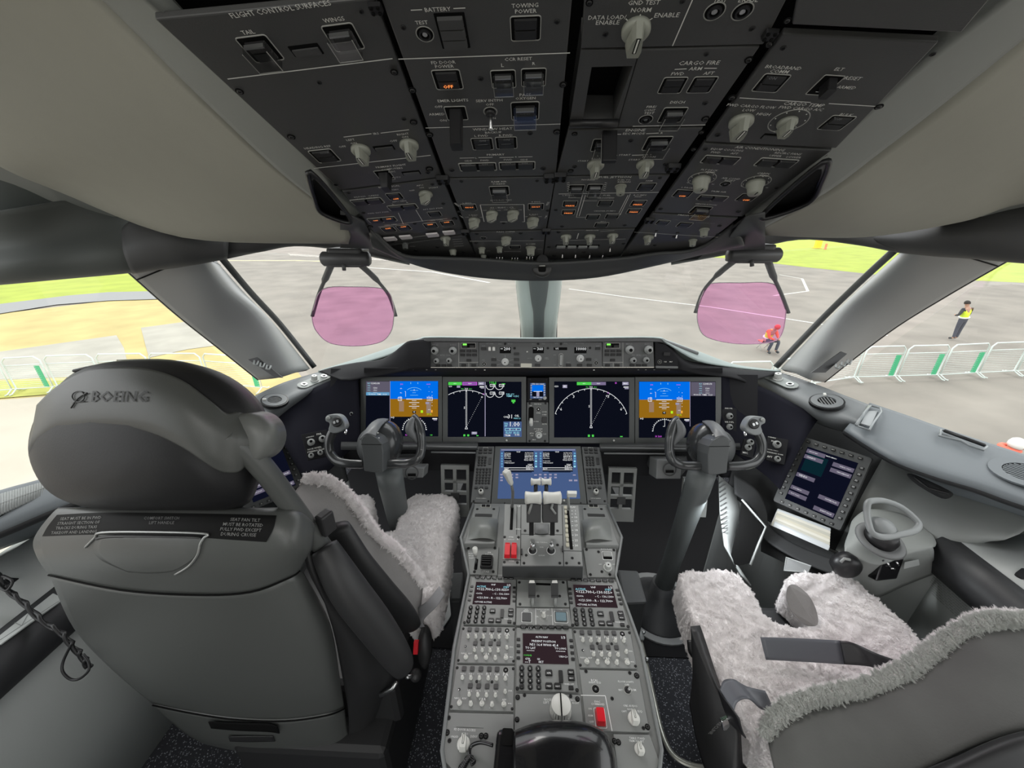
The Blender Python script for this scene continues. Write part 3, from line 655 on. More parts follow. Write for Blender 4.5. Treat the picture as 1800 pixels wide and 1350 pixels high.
p.T(796, 177, 'EMER LIGHTS', 54).T(771, 188, 'OFF', 14).T(768, 201, 'ARMED', 28).T(779, 212, 'ON', 12)
p.c('lever_guard', 'emerguard', lambda mb: (mb.ring(Matrix(), rrect(1, .95, .08), rrect(.93, .88, .06), 0, .02, frame_w), mb.prism(Matrix(), rrect(.93, .88, .06), -.01, .006, gap), mb.rbox(Matrix(), .55, .62, .08, blk, 1.55, .0, .95), mb.box(Matrix.Translation(V((0, .2, .35))), .5, .04, .2, chrome)), 802, 199, 38, label='long black lever guard')
p.T(860, 177, 'SERV INTPH', 47).T(861, 184, 'OFF', 14).T(866, 208, 'ON', 11).c('toggle', 'toggle', mk_toggle, 862, 196, 25).T(923, 167, 'PASS', 20).T(924, 173, 'OXYGEN', 35).guard(923, 195, 50)
p.T(866, 227, 'WINDOW HEAT', 70).T(867, 233, 'BACKUP', 29).T(846, 239, 'L FWD', 24).T(889, 238, 'R FWD', 24)
dl = mat('dim_legend', (.25, .26, .26), .5)
p.btn(848, 253, 38, 'ON', dl, 0, -5, 11).btn(890, 251, 38, 'ON', dl, 0, -5, 11).ln([(840, 255), (857, 254)], 1, dl, .0035).ln([(881, 254), (898, 253)], 1, dl, .0035)
p.T(871, 272, 'PRIMARY', 31)
for a, b, y in ((808, 834, 278), (841, 866, 277), (878, 903, 277), (911, 936, 276)): p.ln([(a, y), (b, y-.6)], 1.6)
p.T(837, 278, 'L', 3).T(907, 276, 'R', 3).T(823, 283, 'SIDE', 13).T(852, 282, 'FWD', 15).T(893, 281, 'FWD', 15).T(921, 281, 'SIDE', 13).pair(840, 293, 66).pair(909, 291, 64)
for x in (823, 852): p.T(x, 289, 'ON', 10, dl, h=.004)
for x in (893, 922): p.T(x, 287, 'ON', 10, dl, h=.004)
p.scr([(709, 48), (979, 38), (845, 138), (932, 234), (794, 299), (955, 296)], 10).scr([(693, 126), (725, 158), (990, 148), (755, 236), (979, 231)], 13, 'fastener')
p.done()
p = Panel('overhead_module', 'overhead module lettered RAM AIR TURBINE and HYDRAULIC with amber FAULT lights', 'control panel', OC, [(786, 315), (976, 312), (960, 403), (822, 406)], group=G)
p.T(877, 319.5, 'RAM AIR', 27).T(877, 323.5, 'TURBINE', 22).guard(878, 335, 35).T(881, 352, 'HYDRAULIC', 37).T(821, 357, 'L ENG', 15).T(942, 355, 'R ENG', 15)
p.btn(824, 364, 28, 'FAULT', None, 1, 1, 14).btn(942, 363, 28, 'FAULT', None, 0, 1, 14).ln([(851, 390), (844, 360), (921, 359.5), (922, 390), (918, 390)], 1.4).ln([(879, 390), (892, 390)], 1.4)
p.T(882, 365, 'C1 - ELEC - C2', 42)
for x, y in ((865, 374), (902, 373), (834, 386), (937, 385)):
    p.sel(x, y, 21, -45).T(x, y-6, 'AUTO', 9).T(x-13, y-4, 'OFF', 7).T(x+12, y-4, 'ON', 6)
p.T(832, 378, 'L ELEC', 15).T(938, 377, 'R ELEC', 15).T(803, 360, 'PRESS', 15, a=-68).T(963, 358, 'PRESS', 14, a=80).T(811, 381, 'PUMPS', 12, a=-68).T(960, 381, 'PUMPS', 12, a=80)
p.scr([(811, 319), (944, 318), (885, 392), (807, 372), (963, 370)], 7).done()
p = Panel('overhead_module', 'lowest overhead module left of centre, lettered PASS SIGNS over small knobs and toggles', 'control panel', OC, [(824, 409), (959, 406), (953, 458), (838, 453)], group=G)
p.T(889, 407.6, 'PASS SIGNS', 32).T(889, 411, 'SEAT BELTS', 25, dl).sel(890, 418, 18, -45).c('test_button', 'socket', mk_socket, 850, 418, 12).ln([(826, 424), (956, 423)], 1)
p.sel(847, 436, 13, 0, mk_round, 'round').sel(850, 449, 10, 0, mk_smooth, 'smooth').sel(878, 435, 12, 0, mk_round, 'round').sel(933, 435, 18, 0, mk_round, 'round').T(933, 429, 'DOME', 16).btn(905, 434, 20).ln([(886, 442), (916, 442)], 1).ln([(855, 441), (862, 441)], .8).ln([(944, 438), (953, 438)], .8)
for x, y in ((878, 450), (905, 451), (931, 449)):
    for i in (-5, 0, 5): p.c('toggle', 'bat', mk_bat, x+i, y, 5)
p.scr([(838, 411), (915, 410), (837, 427), (859, 452), (935, 420)], 7).done()

# ---- right of centre
p = Panel('overhead_module', 'overhead module lettered GND TEST with one large ivory selector', 'control panel', OD, [(1031, -60), (1408, -50), (1342, 79), (1021, 86)], group=G)
p.T(1132, 5, 'GND TEST', 55).T(1127, 18, 'NORM', 35).T(1067, 31, 'DATA LOAD/', 66).T(1068, 40, 'ENABLE', 41).T(1172, 27, 'ENABLE', 43).ln([(1126, 25), (1124, 31)], 2).ln([(1100, 33), (1105, 38)], 2).ln([(1147, 32), (1139, 37)], 2)
p.sel(1118, 50, 50).ln([(1218, -2), (1182, 81)], 2.2).T(1266, 1, 'TEST', 23).T(1316, 0, 'ERASE', 34).c('test_button', 'socket', mk_socket, 1256, 20, 36).c('test_button', 'socket', mk_socket, 1305, 20, 36).scr([(1064, 60), (1322, 50), (1200, 2)], 10).scr([(1036, 4), (1352, 75)], 13, 'fastener').done()
# module with the deep well: a frame round the recess
p = Panel('overhead_module', 'overhead module lettered CARGO FIRE beside a deep black recess', 'control panel', OD, [(1125, 88), (1336, 82), (1238, 222), (1085, 224)], group=G)
p.T(1229, 111, 'CARGO FIRE', 70).T(1223, 121, 'ARM', 22).ln([(1186, 122), (1207, 121)], 2).ln([(1238, 120), (1260, 120)], 2).T(1191, 130, 'FWD', 22).T(1246, 129, 'AFT', 18).btn(1182, 150, 42).btn(1234, 149, 42)
p.T(1191, 180, 'DISCH', 25).T(1145, 188, 'FIRE/', 19).T(1142, 194, 'OVHT', 19).T(1141, 199, 'TEST', 18).c('test_button', 'socket', mk_socket, 1135, 210, 25).guard(1182, 202, 42).ln([(1112, 222), (1240, 219.5)], 2).scr([(1242, 95), (1240, 181), (1278, 218)], 9).scr([(1316, 104), (1286, 171), (1240, 208)], 13, 'fastener').done()
t = thing('fire_handle_well', OD.at(1070, 160), 'deep black recess in the overhead with a dark hinged handle hanging out', 'handle')
M = OD.Mp(OD.at(1066, 160)); q = [(M.inverted() @ OD.at(x, y)).to_2d() for x, y in [(1021, 89), (1124, 87), (1084, 224), (1000, 226)]]; q2 = [(M.inverted() @ OD.at(x, y)).to_2d() for x, y in [(1040, 118), (1112, 116), (1077, 213), (1024, 212)]]
mb = MB(); mb.ring(M, [(a.x, a.y) for a in q[::-1]], [(a.x, a.y) for a in q2[::-1]], -.028, 0, ohp); obj('frame', mb, t)
mb = MB(); mb.tube([OD.at(1002, 217, .003), OD.at(1086, 216, .003)], .004, blk, 8); obj('hinge_rod', mb, t)
mb = MB(); HM = OD.M(1078, 195, .0); mb.rbox(HM, .0125, .006, .002, blk, .03); b0 = OD.at(1078, 200, .005)
mb = MB(); M2 = OD.M(1072, 214, -.012); mb.rbox(M2, .0175, .0075, .002, blk, .046, .0, .97); obj('handle', mb, t, bevel=.0006)
mb = MB()
for s in (-1, 1): mb.box(M2 @ Matrix.Translation(V((s*.0083, -.0038, 0))), .0008, .0006, .045, frame_w)
obj('edge_stripe', mb, t)
p = Panel('overhead_module', 'overhead module lettered ENGINE EEC MODE with two ivory START selectors', 'control panel', OD, [(999, 229), (1236, 225), (1180, 305), (978, 309)], group=G)
p.T(1117, 229, 'ENGINE', 34).T(1114, 235, 'EEC MODE', 38).ln([(1080, 236), (1092, 236)]).ln([(1136, 235), (1158, 234)]).T(1163, 234, 'R', 4).guard(1060, 255, 40).guard(1155, 252, 44)
p.T(1051, 274, 'L', 3).ln([(1056, 274), (1085, 273)]).T(1098, 272.5, 'START', 20).ln([(1111, 273), (1139, 272)]).T(1144, 272, 'R', 3).T(1051, 279, 'NORM', 21).T(1025, 283, 'START', 19).sel(1047, 288, 30).T(1141, 276, 'NORM', 22).T(1115, 281, 'START', 20).sel(1134, 287, 30).scr([(1109, 247), (1010, 293), (1170, 289)], 9).scr([(1010, 235), (1003, 300)], 10, 'fastener').done()
p = Panel('overhead_module', 'overhead module lettered FUEL JETTISON with four amber PRESS lights', 'control panel', OD, [(977, 312), (1178, 308), (1118, 400), (962, 403)], group=G)
p.T(1081, 311.5, 'FUEL JETTISON', 56).T(1034, 316, 'NOZZLE', 23).guard(1013, 331, 28).guard(1045, 330, 28).T(1097, 316.5, 'FUEL TO', 22).T(1097, 320, 'REMAIN', 22).sel(1091, 327, 20, 0, mk_round, 'round').T(1141, 318, 'ARM', 12).btn(1136, 328, 30).ln([(982, 341), (1158, 338)])
for i in range(5): p.ln([(996+.3*i, 322+3.2*i), (1001+.2*i, 320.5+3.2*i)], 1.3).ln([(1063-.8*i, 321+3.2*i), (1067-.8*i, 322+3.2*i)], 1.3)
p.T(999, 343.5, 'L PUMPS', 20).T(1006, 347, 'FWD', 13).btn(1002, 358, 26, 'PRESS', None, 0, 4, 15).btn(999, 373, 24, 'PRESS', None, 0, 2, 14).T(1125, 343, 'R PUMPS', 22).T(1122, 346, 'FWD', 12).btn(1122, 357, 26, 'PRESS', None, -1, 3, 15).btn(1114, 371, 24, 'PRESS', None, 0, 2, 14)
p.T(1067, 343.5, 'FUEL', 13).T(1065, 348, 'CROSSFEED', 30).btn(1064, 357, 26).T(1063, 371, 'CENTER PUMPS', 38).btn(1042, 381, 24).btn(1076, 380, 24).T(1060, 389.5, 'APU', 9).btn(1057, 395, 24)
p.ln([(1024, 343), (1013, 382), (1030, 382)], 1).ln([(1029, 343), (1018, 380)], 1).ln([(1108, 341), (1090, 378), (1070, 379)], 1).ln([(1104, 343), (1088, 374)], 1).ln([(1024, 353), (1050, 353)], 1)
p.scr([(1160, 313), (1033, 347), (988, 398), (1098, 396), (977, 369)], 7).done()
p = Panel('overhead_module', 'lowest overhead module right of centre with three forward selectors and small toggles', 'control panel', OD, [(961, 406), (1116, 403), (1089, 451), (955, 458)], group=G)
p.T(1041, 405, 'ANTI-ICE', 22).sel(995, 415, 19).sel(1037, 415, 19).sel(1077, 413, 19).ln([(1017, 410), (1014, 420)], 1.6).ln([(985, 423), (1100, 420)], 1).ln([(1055, 407), (1080, 405)], 1)
p.c('button', 'longwell', lambda mb: (mb.prism(Matrix(), rrect(1, .16, .02), -.01, .004, gap), [mb.rbox(Matrix.Translation(V((-.375+.25*i, -.03, 0))), .20, .10, .01, mat('pale_cap', (.30, .31, .30), .4), .04) for i in range(4)]), 1015, 432, 76)
for x, y in ((989, 445), (1012, 445), (1037, 446), (1060, 446), (1073, 434)): p.c('toggle', 'bat', mk_bat, x, y, 6)
p.scr([(982, 408), (974, 449), (1026, 443), (1072, 449), (965, 434), (1096, 428)], 7).done()

# ---- right column
p = Panel('overhead_module', 'plain dark overhead panel at the top right corner, above BROADBAND COMM', 'control panel', OR, [(1412, -60), (1790, -60), (1690, 58), (1392, 44)], group=G, h=.004)
p.scr([(1384, 36)], 12, 'fastener').done()
p = Panel('overhead_module', 'overhead module lettered BROADBAND COMM, CARGO TEMP and ELT', 'control panel', OR, [(1376, 60), (1650, 74), (1470, 261), (1240, 249)], group=G)
p.T(1377, 119, 'BROADBAND', 62).T(1370, 126, 'COMM', 32).btn(1355, 146, 46, 'ON', dl, 3, -8, 13).T(1475, 122, 'ELT', 15).T(1499, 138, 'RESET', 28).T(1488, 154, 'ARMED', 32).ln([(1300, 172), (1425, 180)], 2).ln([(1457, 182), (1540, 187)], 2)
p.c('lever_guard', 'eltguard', lambda mb: (mb.ring(Matrix(), rrect(1, 1.3, .08), rrect(.92, 1.22, .06), 0, .02, frame_w), mb.prism(Matrix(), rrect(.92, 1.22, .06), -.01, .006, gap), mb.rbox(Matrix.Translation(V((.05, .15, 0))), .42, .7, .08, blk, .55), mb.box(Matrix.Translation(V((-.1, -.25, .05))), .3, .04, .1, chrome)), 1450, 150, 36)
p.T(1413, 184, 'CARGO TEMP', 70).T(1408, 191, 'FWD CARGO A/C', 76).T(1320, 187, 'FWD CARGO FLOW', 84).T(1316, 194, 'LOW', 21).T(1342, 201, 'HIGH', 23).sel(1303, 212, 40)
p.c('dial', 'dialring', lambda mb: (mb.ring(Matrix(), circ(.5, 32), circ(.475, 32), 0, .01, frame_w), [mb.cyl(Matrix.Translation(V((.42*math.cos(a), .42*math.sin(a), 0))), .018, 0, .01, ltr, 6) for a in [math.radians(-30+40*i) for i in range(7)]]), 1386, 213, 62).sel(1384, 214, 32, 0).T(1362, 231, 'C', 5).T(1372, 227, 'W', 6)
p.T(1487, 202, 'BULK', 22).btn(1470, 216, 42, 'OFF', dl, 3, -6, 12).c('label_holder', 'holder', mk_holder, 1358, 240, 36).scr([(1377, 84), (1640, 95), (1262, 237)], 10).scr([(1352, 78), (1316, 105), (1545, 187), (1287, 171)], 13, 'fastener').done()
p = Panel('overhead_module', 'overhead module lettered AIR CONDITIONING with round temperature dials', 'control panel', OR, [(1237, 253), (1462, 265), (1305, 381), (1150, 373)], group=G)
p.T(1336, 261.5, 'AIR CONDITIONING', 86).T(1278, 263.5, 'EQUIP COOLING', 56).T(1258, 268, 'FWD', 16).T(1291, 270, 'AFT', 13).pair(1266, 281, 62).T(1385, 270, 'RECIRC FANS', 46).T(1363, 274, 'UPPER', 21).T(1395, 276.5, 'LOWER', 25).pair(1364, 286, 66)
for x, y, w, a_, b_ in ((1233, 316, 46, 'FLT DECK', 29), (1328, 322, 46, 'CABIN', 21)):
    p.T(x+14, y-17, a_, b_).T(x+15, y-13, 'TEMP', 17).c('dial', 'dialring', None, x+1, y-2, w).sel(x, y-1, 30, 0, mk_smooth, 'smooth').T(x-24, y+5, 'C', 4).T(x+20, y+8, 'W', 5)
p.T(1285, 314, 'AIR COND', 32).T(1283, 317.5, 'RESET', 18).c('test_button', 'socket', mk_socket, 1275, 323, 18).T(1208, 330, 'L PACK', 20).btn(1200, 340, 30, 'OFF', None, -1, 5, 11).T(1263, 337, 'TRIM AIR', 27).pair(1252, 348, 50).btn(1313, 347, 30, 'OFF', None, -2, 5, 11).T(1241, 359.5, 'VENTILATION', 37).guard(1231, 369, 32)
p.scr([(1240, 262), (1161, 367), (1298, 372), (1365, 330)], 8).scr([(1233, 232), (1219, 262)], 10, 'fastener').done()
p = Panel('overhead_module', 'lowest right overhead module, lettered PRESSURIZATION', 'control panel', OR, [(1147, 376), (1297, 384), (1224, 441), (1091, 451)], group=G)
p.T(1219, 379.5, 'PRESSURIZATION', 54).btn(1165, 391, 22).btn(1203, 395, 24).T(1171, 385.5, 'FWD', 10, dl).T(1195, 387, 'OUTFLOW VALVE', 26, dl).sel(1238, 403, 17, 0, mk_round, 'round').sel(1218, 422, 14, 0, mk_round, 'round').sel(1140, 416, 18).ln([(1115, 408), (1262, 417)], 1).T(1240, 392, 'LANDING ALT', 32, dl)
for x, y in ((1154, 406), (1191, 409)): p.c('toggle', 'bat', mk_bat, x, y, 7)
p.scr([(1144, 390), (1185, 416), (1151, 431), (1265, 397), (1262, 412), (1111, 445)], 7).done()
# black connector brackets at the module corners
for i, (x, y, pl) in enumerate(((660, 12, OC), (790-12, 313, OC), (967, 310, OC), (985, 308, OD), (1183, 292, OD), (818, 406, OC), (960, 404, OD), (1142, 385, OD), (1354, 58, OR))):
    mb = MB(); PROTO.pop('x', None)
    o = bpy.data.objects.new('connector_bracket', PROTO.setdefault('bracket', (lambda: (mk_bracket(mb), mesh_of(mb, 'connector_bracket', Matrix()))[1])()))
    put(o, None, pl.M(x, y, .0005) @ Matrix.Scale((24 if y < 350 else 17)*pl.s_(x, y), 4))
    tag(o, 'small black connector bracket ' + ['at the top of the seam left of BATTERY', 'on the seam between IRS module and RAM AIR TURBINE', 'on the centre gap left of the NOZZLE guards', 'on the centre gap just under the ENGINE selectors, right half', 'on the seam right of FUEL JETTISON', 'on the seam left of PASS SIGNS', 'on the centre gap level with PASS SIGNS', 'on the seam left of PRESSURIZATION', 'beside the plain top right overhead panel'][i], 'bracket', 'connector brackets on the overhead seams')
# ------------------------------------------------------------------ glareshield
gs = mat('glareshield_black', (.018, .018, .020), .8, spec=.2)
gst = mat('glareshield_top_grey', (.26, .31, .30), .6, bump=.1, bscale=500)
gl = thing('glareshield', P(948, 600, 1.5), 'black glareshield hood above the screens, grey green on its sloping ends', 'glareshield')
top = [(560, 653, 1.83), (585, 645, 1.79), (640, 628, 1.70), (690, 611, 1.60), (735, 597, 1.53), (757, 593.5, 1.49), (850, 594.5, 1.485), (945, 595.5, 1.48), (1040, 594.5, 1.475), (1150, 594, 1.465), (1172, 599, 1.49), (1225, 618, 1.57), (1285, 640, 1.68), (1330, 648, 1.76), (1372, 652, 1.80)]
mb = MB(); mb.grid(patch([[P(x, y+o, d-.015-.002*o) for (x, y, d), o in zip(top, (2, 3, 10, 12, 3, 1, 1, 1, 1, 1, 6, 17, 6, 3, 2))], [P(x, y, d+.06) for x, y, d in top], [P(x, y+7, d+.30) for x, y, d in top], [P(x, y+24, d+.5) for x, y, d in top]], 4), gst); obj('top_skin', mb, gl, thick=.004, off=-1)
# rounded lip in front of the panel
lipc = mat('glareshield_lip', (.15, .155, .155), .5)
mb = MB(); mb.tube(spline([P(x, y+3.2, d-.004) for x, y, d in top[4:12]], 5), .0085, lipc, 10); obj('lip', mb, gl)
for s_, a in ((-1, [(562, 653), (590, 645), (628, 638), (669, 633), (690, 622), (706, 609), (722, 599), (757, 597)]), (1, [(1150, 598), (1172, 602), (1190, 622), (1204, 633), (1235, 640), (1290, 648), (1325, 652), (1372, 655)])):
    lo = [(600, 668), (610, 668), (620, 668), (640, 664), (680, 658), (712, 652), (722, 650), (757, 648)] if s_ < 0 else [(1150, 648), (1192, 650), (1202, 652), (1230, 658), (1270, 662), (1285, 664), (1300, 668), (1310, 672)]
    A = [P(x, y, {True: 1.49, False: 1.49}[True] + max(0, (720-x)*.0017 if s_ < 0 else (x-1185)*.0016)) for x, y in a]
    B = [P(x, y, 1.50 + max(0, (700-x)*.0008 if s_ < 0 else (x-1200)*.0008)) for x, y in lo]
    mb = MB(); mb.grid(patch([A, [a_.lerp(b_, .5) - AX*.01 for a_, b_ in zip(A, B)], B], 4), gs); obj('hood_end', mb, gl, thick=.006, off=0)
mb = MB(); mb.grid([[P(x, 647, 1.50) for x in (640, 757, 950, 1150, 1270)], [P(x, 655, 1.56) for x in (640, 757, 950, 1150, 1270)], [P(x, 664, 1.63) for x in (640, 757, 950, 1150, 1270)]], gs); obj('underside', mb, gl, thick=.004, off=0)
mb = MB()
for x, y in ((726, 650), (750, 650), (766, 650), (836, 650), (852, 651), (1044, 651), (1122, 650), (1135, 650), (1150, 650), (1176, 650)): mb.box(Matrix.Translation(P(x, y, 1.515)), .006, .002, .004, whitel if 1 < 0 else ltr)
obj('decal_marks', mb, gl)

def GP(name, lab, corners): return Panel(name, lab, 'control panel', MCP, corners, th=.004, m=pan, deep=.03, bevel=.001)
pan = mat('instrument_panel_grey', (.11, .114, .113), .55, bump=.1, bscale=900)
kn2 = mat('mid_grey_knob', (.30, .31, .30), .45)
def mk_kgrey(mb): mb.lathe(Matrix(), [(.5, 0), (.5, .35), (.42, .45), (.34, .45), (.30, .75), (.26, .8)], kn2, 22); mb.cyl(Matrix(), .20, .8, .805, gap, 14)
def mk_kwhite(mb): mk_round(mb, mat('pale_knob', (.55, .56, .54), .4))
def mk_blackbtn(mb): mb.rbox(Matrix(), 1, .55, .08, btn, .2, 0, .9)
# mode control panel
p = GP('mode_control_panel', 'wide autopilot panel under the glareshield lip with 200, 360 and 10000 in its windows', [(842, 602), (1058, 602), (1058.5, 645.5), (842, 645.5)])
for x, y in ((850, 613), (868, 632), (868, 642), (908, 622), (908, 632), (908, 642), (945, 642), (999.5, 642), (1019, 642), (1036, 642), (1035, 632), (1051, 612.5)): p.c('button', 'blackbtn', mk_blackbtn, x, y, 9); p.T(x, y-.2, 'HOLD' if x > 930 else 'LNAV' if x < 900 else 'A/P', 5, dl, h=.0022)
for x0, x1, s_, w in ((878.5, 898, '200', 11), (936.5, 956, '360', 10), (973, 997, '', 0), (1009.5, 1031, '10000', 17)):
    y0, y1 = (610.5, 621) if s_ else (610.5, 615.5)
    p.rect(x0, y0, x1, y1, gap, .0006)
    if s_: p.T((x0+x1)/2+(3 if w < 15 else 1), 613.5, s_, w, whitel, h=.001)
p.T(882, 613, 'IAS', 4, whitel, h=.001).T(940, 613, 'HDG', 4.5, whitel, h=.001).T(979, 613, 'V/S', 6, whitel, h=.001)
for x, y, w in ((888, 636, 13), (946, 630, 12), (1020, 630, 13)): p.sel(x, y, w, 0, mk_kwhite, 'palek')
p.ln([(873, 632), (881, 635)], .7, dl).ln([(873, 642), (881, 639)], .7, dl).ln([(895, 634), (903, 632)], .7, dl).ln([(895, 639), (903, 642)], .7, dl).ln([(888, 624), (888, 629)], .7, dl)
p.c('wheel', 'vswheel', lambda mb: (mb.ring(Matrix(), rrect(1, 3, .45), rrect(.86, 2.86, .4), 0, .05, frame_w), mb.rbox(Matrix(), .6, 2.4, .25, kn2, .5, 0, .9)), 986, 633, 8)
for x in (861, 868): p.c('toggle', 'whitetog', lambda mb: mb.rbox(Matrix(), 1, 1.5, .2, knobw, .9, 0, .8), x, 613, 5)
for x, y in ((851, 640), (1048, 638)): p.c('test_button', 'socket', mk_socket, x, y, 7)
for x, y in ((888, 604.5), (946, 604.5), (986, 604.5), (904.5, 612), (963, 612), (1037, 611.5)): p.c('screw', 'screw', mk_screw, x, y, 4.5)
for x, y, t_, w in ((861, 604, 'A/T ARM', 12), (879, 604.5, 'IAS', 6), (897, 604.5, 'MACH', 8), (938, 604.5, 'HDG', 6), (955, 604.5, 'TRK', 6), (978, 604, 'V/S', 6), (994, 604, 'FPA', 6), (1019, 604, 'ALTITUDE', 14), (868, 628.5, 'THR', 5), (1020, 623, 'AUTO  1000', 20), (931, 630, 'AUTO', 8), (961, 630, 'SEL', 8), (975, 624, 'DN', 4), (975, 642, 'UP', 4), (850, 608.5, 'A/P', 6), (1051, 608.5, 'A/P', 6), (850, 633, 'F/D', 5), (1048, 632, 'F/D', 5), (945, 637.5, 'HOLD', 7), (1019, 637.5, 'HOLD', 7), (999, 637.5, 'VERT', 7)): p.T(x, y, t_, w, dl)
p.c('placard', 'placard', lambda mb: mb.rbox(Matrix(), 1, .43, .03, mat('ivory_placard', (.62, .61, .52), .5), .04), 925, 643, 19.5, label='ivory label plate')
p.c('indicator_light', 'whitedot', lambda mb: mb.lathe(Matrix(), [(.5, 0), (.4, .4), (.1, .5)], knobw, 12), 926.7, 618.5, 3).done()
def efis(side):
    L = side < 0; cor = [(757, 601), (841.3, 601.5), (841.3, 645.5), (754, 645.5)] if L else [(1059.5, 601.5), (1148, 601), (1150, 645), (1059.5, 645.5)]
    p = GP('efis_control_panel', 'display control panel with four grey knobs at the %s end of the glareshield' % ('left' if L else 'right'), cor)
    ks = ((764.7, 616, 14), (796.7, 616, 14), (767.5, 634, 10), (790, 633.5, 10)) if L else ((1106, 614.5, 15), (1139, 614.5, 15), (1112.5, 633, 11), (1135, 632.5, 11))
    for x, y, w in ks: p.c('knob', 'kgrey', mk_kgrey, x, y, w)
    X = (lambda x: x) if L else (lambda x: 0)
    bx = [(770, 642.5), (780, 642.5), (790, 642.5), (813, 617), (824, 617), (834, 617), (813, 624), (824, 624), (834, 624), (824, 633.5), (815, 642), (832.5, 642)] if L else [(1111, 642), (1122.5, 642), (1133, 642), (1067, 617), (1077.5, 617), (1088, 617), (1067, 623.5), (1077.5, 623.5), (1088, 623.5), (1077, 633), (1068, 642), (1085, 642)]
    for (x, y), t_ in zip(bx, ('WXR', 'STA', 'TFC', 'MAP', 'PLN', 'CTR', 'NAV', 'FMC', 'ENG', 'L R', 'CHKL', 'CANC')): p.c('button', 'blackbtn', mk_blackbtn, x, y, 8.5).T(x, y, t_, 5, ltr, h=.0021)
    gx = 817 if L else 1070
    p.rect(gx-6, 603, gx+19, 612, gap, .0004).ln([(gx-6, 603), (gx-6, 612), (gx+19, 612), (gx+19, 603), (gx-6, 603)], .8, frame_w, .0006).rect(gx-3.5, 604, gx+3.5, 607, greenl, .0010)
    p.c('button', 'blackbtn', mk_blackbtn, gx, 609.5, 9).c('button', 'blackbtn', mk_blackbtn, gx+13, 609, 9)
    dv = 806.5 if L else 1095
    p.ln([(dv, 602), (dv, 645)], .8, frame_w).ln([(dv, 637), ((841, 1060)[not L], 637)], .8, frame_w).ln([((824, 1078)[not L], 638), ((824, 1078)[not L], 644.5)], .8, frame_w)
    for x, y, _ in ks[:2]: p.T(x, y-9.5, 'MINS' if x in (764.7, 1106) else 'BARO', 11, dl)
    p.T((ks[2][0]+ks[3][0])/2, 624.5, 'FPV  MTRS  VOR', 26, dl).done()
efis(-1); efis(1)
for L in (1, 0):
    cor = [(722, 618), (734, 608), (753, 601), (753, 646), (715, 646), (716, 628)] if L else [(1151.5, 601), (1170, 606), (1184, 618), (1191, 632), (1191.5, 645.5), (1151.5, 645.5)]
    p = Panel('glareshield_end_panel', 'small black end panel of the glareshield with a ring and two keys, %s end' % ('left' if L else 'right'), 'control panel', MCP, cor, th=.004, m=gs, deep=.02)
    x = 724 if L else 1159.5
    p.c('test_button', 'socket', mk_socket, x, 636, 7).T(x+10, 636, 'CLK', 5, ltr).T(x+20, 636, 'MAP', 5, ltr).c('button', 'blackbtn', mk_blackbtn, x+18 if L else x+12, 622, 12)
    p.c('sill', 'sill', lambda mb: mb.rbox(Matrix(), 1, .09, .02, lipc, .10), 734 if L else 1171, 645, 38).done()

# ------------------------------------------------------------------ main instrument panel behind the displays
ip = thing('instrument_panel', MPN.at(948, 779, -.03), 'dark grey main instrument panel carrying the row of large displays', 'instrument panel')
mb = MB(); mb.prism(MPN.Mp(MPN.at(948, 720, -.035)), [(-.90, -.14), (.90, -.14), (.90, .16), (-.90, .16)], -.02, 0, gs); obj('backing', mb, ip)
mb = MB(); mb.grid(patch([rowpts([(628, 652, 1.60), (632, 700, 1.60), (634, 780, 1.58)]), rowpts([(600, 662, 1.66), (604, 715, 1.62), (606, 800, 1.56)]), rowpts([(540, 690, 1.68), (555, 745, 1.60), (575, 830, 1.50)]), rowpts([(468, 735, 1.58), (498, 780, 1.45), (535, 845, 1.40)])], 4), navy); obj('side_recess', mb, ip, thick=.006)
mb = MB(); mb.grid(patch([rowpts([(1268, 652, 1.56), (1268, 700, 1.57), (1268, 782, 1.54)]), rowpts([(1298, 664, 1.62), (1300, 715, 1.60), (1298, 800, 1.52)]), rowpts([(1360, 690, 1.64), (1350, 745, 1.58), (1340, 830, 1.48)]), rowpts([(1440, 735, 1.56), (1410, 780, 1.46), (1370, 860, 1.40)])], 4), navy); obj('side_recess', mb, ip, thick=.006)
bz = mat('display_bezel', (.085, .09, .088), .5, bump=.06, bscale=900)
SB = glow('screen_black', (.0035, .0045, .010), 1); SK = glow('screen_sky', (.0, .155, .80), 1); SG = glow('screen_ground', (.29, .135, .008), 1)
SW = glow('screen_white', (.80, .82, .84), 1); SC_ = glow('screen_cyan', (.30, .72, .85), 1); SGr = glow('screen_green', (.08, .62, .08), 1); SM = glow('screen_magenta', (.62, .10, .75), 1)
SGy = glow('screen_grey', (.11, .10, .14), 1); SL = glow('screen_lilac', (.32, .30, .42), 1); SY = glow('screen_lime', (.45, .85, .02), 1); SO = glow('screen_amber', (.9, .40, .05), 1); SBl = glow('screen_steelblue', (.062, .105, .235), 1); SBl2 = glow('screen_lightblue', (.12, .33, .55), 1)
def display(lab, bezel, scr, pl=MPN, name='display_unit', m=bz, th=.03):
    x0, y0, x1, y1 = bezel; p = Panel(name, lab, 'screen', pl, [(x0, y0), (x1, y0), (x1, y1), (x0, y1)], th=th, m=m, face='bezel', bevel=.002)
    a0, b0, a1, b1 = scr; pts = [pl.at(x, y, .0004) for x, y in ((a0, b1), (a1, b1), (a1, b0), (a0, b0))]
    mb = MB(); mb.poly(pts, SB); obj('screen', mb, p.t, thick=.001, off=-1); p.z = .0012; return p
def R_(p, x0, y0, x1, y1, m, k=0): return p.rect(x0, y0, x1, y1, m, p.z+.0003*k)
def T_(p, x, y, s, w, m=None, k=2): return p.T(x, y, s, w, m or SW, h=p.z+.0003*k)
def L_(p, pts, w=.8, m=None, k=1): return p.ln(pts, w, m or SW, p.z+.0003*k)
